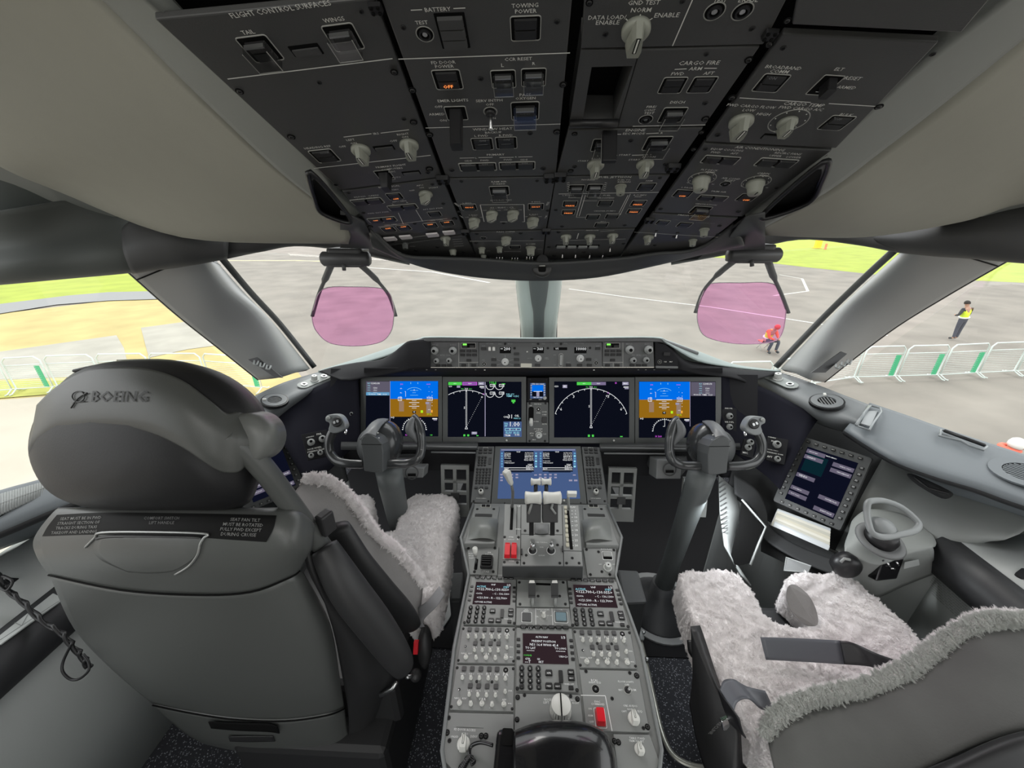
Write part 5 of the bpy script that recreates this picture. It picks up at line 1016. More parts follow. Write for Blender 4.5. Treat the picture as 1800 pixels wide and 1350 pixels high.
def mk_paleknob(mb): mb.lathe(Matrix(), [(.5, 0), (.5, .2), (.40, .3), (.36, 1.1), (.30, 1.25), (.05, 1.3)], knobw, 18); mb.box(Matrix.Translation(V((0, .18, 1.27))), .06, .25, .04, gap)
def mk_sqbtn(mb): mb.rbox(Matrix(), 1, 1, .2, mat('audio_key', (.06, .06, .06), .45), .30, 0, .88); mb.rbox(Matrix(), 1.18, 1.18, .28, mat('audio_rim', (.17, .17, .17), .5), .05)
def mk_psel(mb): mk_selector(mb, knobw)
def audio(lab, c):
    p = Panel('audio_control_panel', lab, 'control panel', PED, ins(c), th=.008, m=pedp, bevel=.0012); q = UV(c); W = c[1][0]-c[0][0]
    for u in (.15, .285, .43, .57, .70): p.c('button', 'sqbtn', mk_sqbtn, *q(u, .10), W*.075)
    p.c('button', 'socket', mk_socket, *q(.845, .11), W*.10)
    for i, u in enumerate((.14, .28, .42, .565, .70, .845)): p.c('knob', 'paleknob', mk_paleknob, *q(u, .30), W*.062); x, y = q(u, .205); p.T(x, y, ('VHF L', 'VHF C', 'VHF R', 'FLT', 'CAB', 'PA')[i], W*.09, ltk)
    for i, u in enumerate((.285, .42, .558, .70)): p.c('button', 'sqbtn', mk_sqbtn, *q(u, .47), W*.075); p.c('knob', 'paleknob', mk_paleknob, *q(u, .66), W*.062); x, y = q(u, .565); p.T(x, y, ('HF L', 'HF R', 'SAT1', 'SAT2')[i], W*.08, ltk)
    p.c('toggle', 'ptoggle', lambda mb: (mk_bat(mb)), *q(.115, .55), W*.05); p.c('knob', 'paleknob', None, *q(.85, .58), W*.06); x, y = q(.93, .55); p.T(x, y, 'SPKR', W*.07, ltk)
    for i, u in enumerate((.148, .327, .497, .657, .84)):
        if i % 2: p.c('knob', 'paleknob', None, *q(u, .86), W*.07)
        else: p.c('knob', 'psel', mk_psel, *q(u, .84), W*.085)
    for u, v, t_, w in ((.15, .74, 'NAV L  ADF', .2), (.497, .745, 'V B R', .12), (.84, .745, 'APP', .07), (.93, .82, 'MKR', .06), (.62, .92, '-', .02)): x, y = q(u, v); p.T(x, y, t_, W*w, ltk)
    for u, v in ((.03, .08), (.97, .08), (.03, .93), (.97, .93), (.38, .37), (.63, .37)): p.c('fastener', 'fastener', mk_fastener, *q(u, v), W*.045)
    p.done()
audio('upper left audio panel of small white knobs below the left radio panel', [(812.5, 1100), (906, 1101.5), (905.5, 1167), (802, 1165.5)])
audio('lower left audio panel of small white knobs above FD DOOR ACCESS', [(801.5, 1167.5), (905.5, 1169), (903.5, 1252), (789, 1248)])
audio('right audio panel of small white knobs below the right radio panel', [(1006.5, 1105), (1108.5, 1107), (1121, 1176), (1018, 1174)])
# levers module between the radios
p = Panel('alternate_lever_panel', 'pale module with two upright grey levers between the radio panels', 'control panel', PED, [(909, 1018), (995, 1020), (1001, 1067), (908, 1066)], th=.008, m=mat('pale_module', (.25, .26, .25), .45))
for x in (935, 975):
    mb = MB(); mb.tube([PED.at(x+1, 1066, -.002), PED.at(x+1, 1056, .010), PED.at(x, 1047, .018)], .0045, kn2, 8); lv = obj('lever', mb, p.t)
    bx = lambda y, h, w: [PED.at(x-w, y, h), PED.at(x+w, y, h), PED.at(x+w, y, h-.014), PED.at(x-w, y, h-.014)]
    mb = MB(); mb.loft([bx(1050, .020, 6), bx(1046, .024, 6.3), bx(1024, .044, 6.3)], mat('lever_grey', (.055, .056, .056), .6, spec=.2), smooth=False); obj('block', mb, lv, bevel=.001)
    mb = MB(); mb.loft([bx(1025, .046, 5.5), bx(1020, .048, 4)], knobw, smooth=False); obj('tip', mb, lv, bevel=.001)
    mb = MB(); mb.loft([bx(1051, .022, 6), bx(1047.5, .0255, 6.4)], blk, smooth=False); obj('band', mb, lv)
p.c('slot', 'dkslot', lambda mb: mb.prism(Matrix(), rrect(1, .16, .03), 0, .01, gap), 955, 1027, 26).scr([(913, 1024), (990, 1024), (914, 1062), (994, 1062), (946, 1048), (984, 1048)], 5).done()
p = Panel('transponder_panel', 'small module with a dark square key, a rotary knob and a clear guarded blue key', 'control panel', PED, [(908, 1068), (1001, 1069), (1005, 1100.5), (907, 1099)], th=.008, m=pedp)
p.c('button', 'framedsq', lambda mb: (mb.ring(Matrix(), rrect(1.15, 1.15, .12), rrect(1.05, 1.05, .1), 0, .03, ltk), mb.rbox(Matrix(), .95, .95, .08, dkg, .12)), 925.7, 1085, 16).c('knob', 'paleknob', None, 955.5, 1083, 8).c('dial', 'dialring', None, 955.5, 1085, 14)
p.c('button', 'framedbig', lambda mb: (mb.ring(Matrix(), rrect(1.2, 1.05, .12), rrect(1.12, .97, .1), 0, .03, ltk), mb.rbox(Matrix(), .9, .7, .08, mat('pale_blue_key', (.30, .45, .52), .3), .15), mb.rbox(Matrix(), 1, .85, .08, clear, .32)), 986, 1085, 20)
p.T(925, 1071.5, 'ACP', 6, ltk).T(925, 1074, 'RESET', 9, ltk).T(954, 1071.5, 'TRANSPONDER', 23, ltk).T(955, 1074.5, 'MODE', 10, ltk).T(984, 1072, 'LOCAL', 10, ltk).T(944, 1084, 'TA', 5, ltk).T(966, 1082, 'ALT OFF', 9, ltk).ln([(941.5, 1069), (942, 1099.5)], .8, ltk).ln([(970, 1069), (972, 1100)], .8, ltk).done()
# rudder trim and right modules
p = Panel('rudder_trim_panel', 'module with one very large white round knob in the lower middle of the pedestal', 'control panel', PED, [(906.5, 1219), (1019.5, 1221), (1036, 1360), (903, 1357)], th=.008, m=pedp)
p.c('knob', 'bigknob', lambda mb: (mb.lathe(Matrix(), [(.5, 0), (.5, .12), (.46, .2)], frame_w, 36), mb.prism(Matrix(), [((.47 if i % 2 else .44)*math.cos(math.pi*i/24), (.47 if i % 2 else .44)*math.sin(math.pi*i/24)) for i in range(48)], .18, .62, knobw, .97), mb.lathe(Matrix.Translation(V((0, 0, .62))), [(.455, 0), (.43, .03), (.01, .035)], knobw, 36), mb.box(Matrix.Translation(V((0, 0, .64))), .06, .88, .04, gap)), 985, 1251, 38).T(963, 1230, 'NOSE', 13, ltk).T(1009, 1231, 'NOSE', 13, ltk).T(960, 1235, 'LEFT', 10, ltk).T(1012, 1236, 'RIGHT', 12, ltk)
p.scr([(922, 1222), (1003, 1224)], 6).scr([(910, 1226), (1015, 1229), (909, 1265)], 8, 'fastener').done()
p = Panel('evac_panel', 'module lettered EVAC COMMAND with a red guarded switch', 'control panel', PED, [(1018.5, 1177), (1122, 1179), (1142, 1287), (1031, 1284)], th=.008, m=pedp)
p.T(1045, 1196, 'RCAL', 12, ltk).T(1046, 1200, 'EVENT RCD', 21, ltk).c('test_button', 'socket', None, 1047, 1211, 14).T(1100, 1198.5, 'FLOOR LIGHTS', 27, ltk).T(1102, 1204, 'OFF', 8, ltk).T(1091, 1213, 'BRT', 7, ltk).T(1114, 1213, 'DIM', 8, ltk).c('toggle', 'toggle', mk_toggle, 1103, 1213, 14)
p.ln([(1021, 1222), (1064, 1223), (1076, 1285)], 1.2, ltk).T(1050, 1233.5, 'EVAC', 10, ltk).T(1051, 1238, 'COMMAND', 23, ltk).T(1037, 1246, 'ON', 6, ltk).T(1038, 1258, 'ARM', 9, ltk).T(1040, 1269, 'OFF', 8, ltk)
p.c('guard', 'redguard', lambda mb: (mb.ring(Matrix(), rrect(1.15, 1.75, .12), rrect(1.05, 1.65, .1), 0, .03, ltk), mb.rbox(Matrix(), .92, 1.4, .10, redp, .75, 0, .86)), 1055, 1262, 17, label='red switch guard')
p.T(1108, 1241, 'OBS AUDIO', 24, ltk).T(1109, 1247, 'NORM', 12, ltk).T(1097, 1250.5, 'CAPT', 9, ltk).T(1125, 1251, 'F/O', 8, ltk).sel(1114, 1264, 21, 0, mk_psel, 'psel').scr([(1030, 1180), (1107, 1183), (1076, 1228), (1131, 1280)], 6).scr([(1119, 1188), (1138, 1278)], 9, 'fastener').done()
p = Panel('door_access_panel', 'module lettered FD DOOR ACCESS at the lower left end of the pedestal', 'control panel', PED, [(789, 1252), (903, 1255), (902, 1360), (800, 1357), (783, 1340), (777, 1318)], th=.008, m=pedp)
p.T(817, 1283, 'FD DOOR ACCESS', 38, ltk).T(817, 1290, 'AUTO', 12, ltk).T(799, 1295, 'UNLKD', 13, ltk).T(833, 1295, 'DENY', 12, ltk).sel(815, 1309, 23, 0, mk_psel, 'psel').scr([(789, 1262), (790, 1302)], 7).scr([(786, 1288), (846, 1294), (854, 1294)], 9, 'fastener').ln([(802, 1278), (850, 1280)], .5, gap).done()
p = Panel('table_stand_panel', 'small module with a single white knob at the lower right corner of the pedestal', 'control panel', PED, [(1078, 1290), (1142, 1291), (1160, 1340), (1150, 1362), (1086, 1362)], th=.008, m=pedp)
p.T(1120, 1298, 'TABLE STAND', 27, ltk).T(1119, 1303, 'TRIM INHIBIT', 26, ltk).sel(1124, 1318, 18, 0, mk_psel, 'psel').scr([(1080, 1303), (1087, 1305)], 9, 'fastener').done()

# side modules with palm rests, level with the quadrant
hum = mat('palm_rest_grey', (.22, .23, .22), .42)
for L in (1, 0):
    nm = 'left' if L else 'right'
    c = [(834, 888), (878, 890), (870, 955), (816, 955)] if L else [(1023, 889), (1064, 889), (1088, 958), (1030, 957)]
    p = Panel('cursor_control', 'cursor control palm rest with two tiny keys on the %s of the throttle quadrant' % nm, 'palm rest', S1, c, th=.02, m=pedp, bevel=.003)
    x0 = 854 if L else 1043
    p.c('button', 'doublekey', lambda mb: (mb.rbox(Matrix(), 1, .42, .08, frame_w, .06), mb.rbox(Matrix.Translation(V((-.22, 0, .06))), .36, .26, .04, blk, .1), mb.rbox(Matrix.Translation(V((.22, 0, .06))), .36, .26, .04, blk, .1)), x0, 890.5, 18).scr([(x0-15, 895), (x0+14, 895)], 5)
    p.c('touch_pad', 'touchpad', lambda mb: mb.rbox(Matrix(), 1, .24, .03, mat('touchpad', (.055, .055, .055), .35), .03), x0-4 if L else x0+5, 906, 30)
    rows = [[(829, 910, .0), (838, 909, .006), (854, 909, .008), (870, 911, .006), (876, 913, .0)], [(827, 918, .002), (840, 914, .020), (853, 914, .026), (864, 916, .020), (874, 925, .002)], [(825, 932, .002), (840, 926, .030), (853, 925, .034), (864, 928, .028), (873, 940, .002)], [(822, 949, .0), (842, 946, .008), (855, 946, .010), (864, 948, .006), (871, 951, .0)]]
    if not L: rows = [[(2*948.5-x + (0 if i == 0 else 2), y+2, h) for x, y, h in r][::-1] for i, r in enumerate(rows)]
    mb = MB(); mb.grid(patch([[S1.at(x, y, h) for x, y, h in r] for r in rows], 5), hum); obj('palm_rest', mb, p.t); p.done()
p = Panel('stabiliser_panel', 'small module with an ivory lever and black ribbed wheel left of the red guards', 'control panel', S2, [(821, 959), (877, 961), (874, 1012), (825, 1009.5)], th=.012, m=pedp)
p.c('lever', 'ivorylever', lambda mb: (mb.rbox(Matrix(), .6, 2.2, .2, gap, .06), mb.tube([V((0, 0, 0)), V((0, .5, 2.6))], .16, steel, 8), mb.tube([V((0, .45, 2.4)), V((0, .7, 4.6))], [.34, .5], knobw, 12)), 837, 992, 9, label='ivory handled lever').T(827, 973, 'ALTN', 7, ltk).T(828, 977, 'PITCH', 8, ltk).T(829, 981, 'FLAPS', 8, ltk).T(860, 971, 'ARM', 6, ltk).T(860, 974.5, 'FLAPS PWR', 14, ltk).T(854, 1005, 'STAB', 12, ltk)
p.c('trim_wheel', 'trimwheel', lambda mb: (mb.rbox(Matrix(), 1, 1.05, .15, blk, .35, 0, .92), mb.rbox(Matrix(), .78, .8, .1, gap, .38), [mb.box(Matrix.Translation(V((0, -.25+.17*i, .38))), .7, .06, .06+.05*(i in (1, 2)), blk) for i in range(4)]), 855.5, 989, 22).scr([(823.5, 964), (870, 963.5), (834, 1005), (867, 1005)], 5).done()
p = Panel('autobrake_fuel_panel', 'small module with a ribbed rocker and a pale round knob right of the flap lever', 'control panel', S2, [(1025, 963), (1083, 964), (1080.5, 1015), (1033, 1015)], th=.012, m=pedp)
p.T(1066, 965.5, 'AUTO FLAPS', 20, ltk).c('rocker', 'ribrocker', lambda mb: (mb.ring(Matrix(), rrect(1.1, .95, .1), rrect(1, .85, .08), 0, .04, ltk), mb.rbox(Matrix(), 1, .85, .08, gap, .02), mb.rbox(Matrix.Translation(V((0, .12, 0))), .9, .5, .05, kn2, .2)), 1067.5, 977, 16).sel(1068, 998, 15, 0, mk_kwhite, 'palek').T(1055, 992, 'OFF', 5, ltk).T(1066, 989, 'RUN', 5, ltk).T(1079, 992, 'CUT', 5, ltk).scr([(1031, 966), (1079, 967), (1038, 1010), (1072, 1010), (1052, 970), (1058, 1005)], 5).done()

# ------------------------------------------------------------------ throttle quadrant
tq = Panel('throttle_quadrant', 'raised grey throttle quadrant with white thrust levers, red guards and flap lever', 'throttle quadrant', QD, [(887, 886), (1017, 888), (1024.5, 995.5), (883, 995)], th=.055, m=pedp, face='housing', bevel=.002); p = tq
mb = MB(); mb.poly([QD.at(883, 996, .0), QD.at(1024.5, 996.5, .0), PED.at(1024, 1017, .002), PED.at(883, 1015, .002)], dkg); obj('front_face', mb, p.t, thick=.003)
for pts in (((916, 888), (915, 994)), ((988, 889), (991, 995)), ((915.5, 939), (989, 940)), ((883.5, 984), (915, 984.5)), ((990, 968), (1023, 969)), ((909, 888), (908, 940))): p.ln(pts, .9, gap)
p.c('lever_slot', 'slot1', lambda mb: mb.prism(Matrix(), rrect(1, 9.5, .2), 0, .12, gap), 899.5, 911, 5).c('lever_slot', 'slot2', lambda mb: mb.prism(Matrix(), rrect(1, 16, .2), 0, .1, gap), 1001, 930, 5)
# speed brake lever
mb = MB(); mb.tube([QD.at(899.5, 893, -.01), P(901, 884, 1.22), P(901.5, 865, 1.20), P(899, 851, 1.18)], [.0055, .005, .005, .0045], mdg, 10); sl_ = obj('speedbrake_lever', mb, p.t)
mb = MB(); A, B = P(899, 852, 1.18), P(889.5, 828, 1.13); mb.tube([A, A.lerp(B, .15), A.lerp(B, .5), A.lerp(B, .9), B], [.006, .0095, .0115, .0145, .012], knobw, 4, flat=.8, smooth=False); obj('grip', mb, sl_, bevel=.002, label='white paddle grip')
# thrust levers
for s_, (xa, xb, ga, gb) in enumerate(((925.5, 951, 922, 952.3), (953.5, 981, 954, 987))):
    xm = (xa+xb)/2; lv = thing('t', QD.at(xm, 919), None, None) if 0 else None
    A = [QD.at(xa+1, 938, .002), QD.at(xb-1, 938, .002)]
    prof = [(938, .0), (919, .006), (917, .020), (905, .034), (893, .045), (886, .050)]
    mb = MB(); L0 = [QD.at(xa+5, 938, .001), QD.at(xa+4.5, 921, .004)]; 
    f = [P(xa, 919, 1.115), P(xb, 919, 1.115), P(xb, 886, 1.125), P(xa, 886, 1.125)]; bk = [v - QD.n*.03 + QD.ey*.035 for v in f]
    mb.loft([[f[0], f[1], f[2], f[3]], bk], blk, smooth=False)
    tl = obj('thrust_lever', mb, p.t, bevel=.002)
    mb = MB(); x = xm+(4 if s_ else -4); q0 = [P(x-4, 937, 1.155), P(x+4, 937, 1.155), P(x+4, 918, 1.12), P(x-4, 918, 1.12)]; mb.loft([q0, [v - QD.n*.012 for v in q0]], blk, smooth=False); obj('stem', mb, tl)
    mb = MB(); g0, g1 = P(ga+.5, 875, 1.115), P(gb-.5, 875, 1.115); n_ = 9
    mb.tube([g0.lerp(g1, t) for t in (0, .04, .2, .4, .6, .8, .96, 1)], [.014, .0185, .0175, .0160, .0160, .0175, .0185, .014], knobw, 20); obj('grip', mb, tl, label='white barrel grip')
    mb = MB(); mb.tube([P(x-5*(1 if s_ == 0 else -1), 903, 1.105), P(x-2, 893, 1.098), P(x, 886, 1.105)], .0035, chrome if 0 else kn2, 8); obj('switch_wire', mb, tl)
    # reverse lever and its smaller grip further forward
    ra, rb = ((933, 950.5), (951.5, 969))[s_]
    mb = MB(); mb.tube([P((ra+rb)/2, 872, 1.15), P((ra+rb)/2, 860, 1.17), P((ra+rb)/2, 850, 1.18)], .006, blk, 8); rl = obj('reverse_lever', mb, tl)
    mb = MB(); g0, g1 = P(ra, 847, 1.18), P(rb, 847, 1.18); mb.tube([g0.lerp(g1, t) for t in (0, .05, .3, .7, .95, 1)], [.008, .0125, .009, .009, .0115, .008], knobw, 16); 
    rl_g = obj('reverse_grip', mb, tl, label='small white waisted grip')
mb = MB(); mb.grid(patch([[QD.at(940, 921, .0), QD.at(952, 921, .008), QD.at(964, 921, 0)], [QD.at(940, 930, .002), QD.at(952, 930, .014), QD.at(964, 930, .002)], [QD.at(940, 938, 0), QD.at(952, 938, .003), QD.at(964, 938, 0)]], 4), mdg); obj('saddle', mb, p.t, thick=.002)
# red stabiliser guards
for x in (892, 903.5): p.c('guard', 'redcover', lambda mb: (mb.rbox(Matrix(), 1, 2.6, .12, redp, .75, 0, .86), mb.box(Matrix.Translation(V((0, 1.05, .7))), .7, .1, .12, redp)), x, 969, 10.3, label='red switch guard')
p.T(898.5, 944, 'STAB', 8, ltk).T(898.5, 948.5, 'CUTOUT', 11, ltk).T(887.5, 948, 'C', 2.5, ltk).T(910, 948, 'R', 2.5, ltk).T(899, 986, 'NORM', 9, ltk).T(911, 930, 'ARMED', 10, ltk).T(912, 890, 'UP', 6, ltk)
p.T(933, 953, 'L', 2, ltk).T(952, 953.5, 'FUEL CONTROL', 21, ltk).T(970.5, 953, 'R', 2.5, ltk).T(952, 962, 'RUN', 6, ltk).T(952, 976.5, 'CUTOFF', 11, ltk)
def mk_bullet(mb): mb.ring(Matrix(), circ(.5, 24), circ(.42, 24), 0, .03, ltk); mb.lathe(Matrix(), [(.40, 0), (.40, .15), (.22, .25), (.18, .6)], blk, 20); mb.lathe(Matrix.Translation(V((0, -.1, .5))), [(.20, 0), (.26, .15), (.28, .5), (.20, .75), (.05, .82)], steel, 18)
for x in (936, 968.5): p.c('fuel_switch', 'bullet', mk_bullet, x, 968, 16)
p.c('locking_tab', 'tab', lambda mb: mb.rbox(Matrix(), .5, 2.2, .2, blk, .6), 917, 971, 5).c('locking_tab', 'tab', None, 989, 966, 5)
# flap gate and lever
p.T(1007, 891.5, 'FLAP', 9, ltk)
for i, (y, t_) in enumerate(((898, '1'), (903.5, '5'), (909.3, '10'), (916.3, '15'), (924, '17'), (932, '18'), (940.5, '20'), (950, '25'), (959, '30'))): p.T(1011.5+i*.25, y, t_, 2.2 if len(t_) == 1 else 5.5, ltk).ln([(1004+i*.2, y), (1007+i*.2, y)], .9, ltk)
mb = MB(); iv = mat('flap_gate_ivory', (.50, .48, .38), .5)
for i in range(9):
    y0 = 893+i*8.2; mb.rbox(QD.M(994+i*.45, y0, 0), .0072 if i % 2 else .0092, .012, .002, iv, .004+.002*(i % 2))
obj('flap_gate', mb, p.t)
mb = MB(); mb.tube([QD.at(1000, 896, -.01), P(999.5, 886, 1.23), P(998.5, 870, 1.20)], .0042, kn2, 10); fl = obj('flap_lever', mb, p.t)
FP = PL(P(1005, 866, 1.19), (1, 0, 0), QD.n); mb = MB(); mb.rbox(FP.M(1005, 866, -.006), .031, .0185, .003, knobw, .012, 0, .9); obj('handle', mb, fl, label='white box handle', bevel=.001)
p.scr([(887, 944), (911.5, 944.5), (886.5, 988), (909.5, 989), (921, 990), (984, 990), (996, 990), (1018, 990), (1006, 981), (923, 933), (980, 933), (980, 958), (925, 976)], 5)
tq.done()

# ------------------------------------------------------------------ handset in its cradle
hs = thing('handset', PED.at(970, 1340), 'glossy black telephone handset lying across the aft end of the pedestal', 'handset')
hb = mat('handset_black', (.008, .008, .009), .22, coat=.4)
def hp_(x, y, h): return PED.at(x, y, h)
mb = MB(); mb.grid(patch([[hp_(902, 1300, .002), hp_(902, 1297, .03), hp_(903, 1290, .05), hp_(903, 1320, .062), hp_(903, 1370, .06)],
   [hp_(940, 1296, .002), hp_(940, 1284, .03), hp_(940, 1276, .058), hp_(942, 1305, .075), hp_(940, 1370, .075)],
   [hp_(980, 1294, .002), hp_(980, 1279, .03), hp_(980, 1271, .060), hp_(982, 1302, .079), hp_(980, 1370, .078)],
   [hp_(1030, 1296, .002), hp_(1030, 1284, .03), hp_(1030, 1276, .058), hp_(1030, 1310, .074), hp_(1028, 1370, .072)],
   [hp_(1068, 1305, .002), hp_(1066, 1300, .03), hp_(1064, 1294, .046), hp_(1070, 1325, .056), hp_(1072, 1375, .055)],
   [hp_(1078, 1320, .001), hp_(1077, 1320, .015), hp_(1076, 1318, .025), hp_(1080, 1340, .03), hp_(1082, 1380, .03)]], 5), hb); obj('grip', mb, hs, thick=.004, off=-1)
mb = MB(); mb.loft([[PED.at(x, y, h) for x, y in ((862, 1400), (910, 1400), (908, 1282), (874, 1282))] for h in (.0, .05)], hb, smooth=False); obj('earpiece', mb, hs, bevel=.008, seg=3)
mb = MB(); M = PED.M(892, 1295, .051); mb.rbox(M, .022, .026, .004, gap, .001); obj('cradle_hook', mb, hs)
mb = MB(); pts = [PED.at(866, 1310, .03), PED.at(845, 1305, .022), PED.at(828, 1312, .012), PED.at(826, 1328, .010), PED.at(834, 1338, .010), PED.at(828, 1344, .012)]
mb.tube(spline(pts, 6), .0035, hb, 8); obj('cord', mb, hs)
mb = MB(); N = 60; path = spline([PED.at(826, 1330, .008), PED.at(812, 1350, .008), PED.at(805, 1375, .008)], N//2); mb.tube([q + PED.ex*.006*math.cos(i*1.5)+PED.n*.006*math.sin(i*1.5) for i, q in enumerate(path)], .0022, hb, 6); obj('coiled_cord', mb, hs)
# ------------------------------------------------------------------ side consoles, ledges and cheeks
mir = lambda p: V((-p.x, p.y, p.z))
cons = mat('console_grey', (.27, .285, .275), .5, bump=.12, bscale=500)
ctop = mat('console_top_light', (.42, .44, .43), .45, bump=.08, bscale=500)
ledge_m = mat('window_ledge_grey', (.18, .20, .215), .5, bump=.1, bscale=400, noise=.04)
roll = mat('dark_arm_roll', (.028, .029, .031), .5)
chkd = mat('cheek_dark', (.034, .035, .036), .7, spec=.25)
for side, nm in ((-1, 'left'), (1, 'right')):
    ys = (-.5, 0, .5, .80, .95 if side > 0 else 1.05)
    t = thing('side_console', V((side*1.36, .4, 0)), 'long %s side console with a pale top and dark padded inner edge' % nm, 'console')
    def prof(pts, m, name, **k):
        mb = MB(); mb.grid([[V((side*x, y, z)) for y in ys] for x, z in pts], m); return obj(name, mb, t, thick=.008, off=0, **k)
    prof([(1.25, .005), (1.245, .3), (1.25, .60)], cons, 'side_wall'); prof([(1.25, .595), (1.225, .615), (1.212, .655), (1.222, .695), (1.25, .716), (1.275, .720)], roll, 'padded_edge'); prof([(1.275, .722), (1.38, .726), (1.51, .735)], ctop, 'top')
    mb = MB(); mb.poly([V((side*x, ys[-1], z)) for x, z in ((1.25, .005), (1.25, .70), (1.51, .73), (1.51, .005))], cons); obj('end_face', mb, t, thick=.006, off=0)
# details on the right console: lid lines, mask stowage, placards
rc = PL(V((1.40, .7, .7265)), (0, -1, .0), (1, 0, .03)); rc = PL(V((1.40, .7, .7275)), (1, 0, .05), (0, 1, 0))
p = Panel('oxygen_mask_box', 'pale stowage lid with a rounded hand recess on the right side console', 'storage box', rc, [(1710, 975), (1790, 935), (1870, 1010), (1800, 1052)], th=.004, m=ctop)
p.T(1764, 974, 'OXYGEN MASK', 26, mat('white_ink', (.85, .85, .85), .5), a=-25)
q = [rc.at(x, y, .0015) for x, y in ((1763, 1000), (1775, 985), (1800, 978), (1840, 990), (1840, 1020), (1800, 1028), (1775, 1020))]; mb = MB(); mb.poly(q, mat('recess_grey', (.2, .21, .205), .5)); obj('hand_recess', mb, p.t, thick=.002)
mb = MB(); mb.rbox(rc.M(1797, 1010, .004, 25), .05, .018, .008, blk, .006); obj('latch', mb, p.t)
p.ln([(1735, 966), (1752, 957), (1760, 963), (1780, 953)], .8, gap).ln([(1733, 985), (1745, 992), (1764, 981)], .8, gap).ln([(1706, 977), (1790, 1035)], .9, gap).done()
wp = PL(V((1.243, .6, .5)), (0, -1, 0), (0, 0, 1))
t = thing('placard', wp.at(1690, 1050), 'faded grey text placard on the right console side wall', 'placard')
mb = MB()
for i in range(9):
    x, y = 1634+i*.8, 1012+i*5.4
    mb.text(wp.M(x+30, y+18, .006), 'OXYGEN MASK TEST AND STOWAGE RESET', .115, mat('faded_ink', (.10, .105, .10), .7))
obj('text_lines', mb, t)
t = thing('console_slot', wp.at(1707, 1085), 'small black slot near the rear end of the right console wall', 'slot'); mb = MB(); mb.poly([wp.at(x, y, .006) for x, y in ((1698, 1082), (1701, 1080), (1720, 1095), (1716, 1097), (1695, 1093))], gap); obj('slot_plate', mb, t, thick=.003)
# left console lids
lc = PL(V((-1.36, .7, .7265)), (1, 0, -.05), (0, 1, 0))
p = Panel('stowage_cover', 'pale rectangular lid with a round finger notch on the left side console', 'lid', lc, [(-40, 1075), (55, 1022), (112, 1052), (0, 1133)], th=.004, m=ctop)
p.ln([(0, 1125), (104, 1056)], .8, gap).ln([(8, 1088), (12, 1078), (30, 1064), (42, 1066), (50, 1078), (38, 1100), (8, 1086)], 1.1, mat('recess_grey', (.2, .21, .205), .5)).done()
p = Panel('map_light_unit', 'small hinged fitting with a black coil at the left edge, beside the headset cord', 'fitting', lc, [(-20, 1024), (30, 1008), (42, 1024), (2, 1044)], th=.006, m=ctop)
p.c('clip', 'clipx', lambda mb: (mb.rbox(Matrix(), 1, .5, .1, blk, .1), mb.tube([V((-.3, 0, .1)), V((0, 0, .4)), V((.3, 0, .1))], .06, blk, 6)), 18, 1022, 22).done()
# window ledges
for side, nm in ((1, 'right'), (-1, 'left')):
    up = [(1528, 711), (1590, 732), (1660, 757), (1730, 780), (1800, 803), (1960, 860)] if side > 0 else [(440, 735), (300, 778), (200, 808), (75, 845), (0, 866), (-170, 920)]
    lo = [(1490, 752), (1567, 798), (1640, 826), (1720, 850), (1800, 878), (1960, 925)] if side > 0 else [(452, 755), (320, 812), (220, 845), (98, 886), (0, 925), (-170, 990)]
    A = [PZ(x, y, .94) for x, y in up]; B = [PZ(x, y, .905) for x, y in lo]
    t = thing('window_ledge', PZ(*lo[3], .88), 'broad blue grey %s window ledge%s' % (nm, ' with two folding clips' if side > 0 else ' with a long slatted air grille'), 'ledge')
    mb = MB(); mb.grid(patch([A, [a.lerp(b, .5)+V((0, 0, .004)) for a, b in zip(A, B)], B, [b+V((side*.012, 0, -.02)) for b in B], [b+V((side*.10, 0, -.055)) for b in B], [b+V((side*.26, 0, -.17)) for b in B]], 5), ledge_m); obj('ledge_skin', mb, t, thick=.008, off=side)
    mb = MB(); mb.tube(spline([b+V((side*.002, 0, -.016)) for b in B], 5), .016, roll, 10); obj('edge_roll', mb, t)
    if side < 0:     # slatted grille
        A2 = [PZ(x, y, .936) for x, y in [(92, 848), (0, 874), (-120, 912)]]; B2 = [PZ(x, y, .918) for x, y in [(90, 870), (0, 911), (-120, 960)]]; g = patch([A2, B2], 2)
        gt = thing('air_grille', B2[1], 'long black and silver slatted air grille set in the left window ledge', 'grille')
        mb = MB(); mb.grid([[v+V((0, 0, .004)) for v in A2], [v+V((0, 0, .004)) for v in B2]], gap, False); obj('opening', mb, gt, thick=.002)
        for i in range(40):
            t_ = i/39*2; k = min(1, int(t_)); f = t_-k; a = A2[k].lerp(A2[k+1], f); b = B2[k].lerp(B2[k+1], f)
            mb = MB(); mb.tube([a+V((0, 0, .008)), b+V((0, 0, .008))], .0028, ltg, 6); obj('slat', mb, gt)
        mb = MB(); m_ = [a.lerp(b, .5)+V((0, 0, .009)) for a, b in zip(A2, B2)]; mb.tube(m_, .0025, ltg, 6); obj('crossbar', mb, gt)
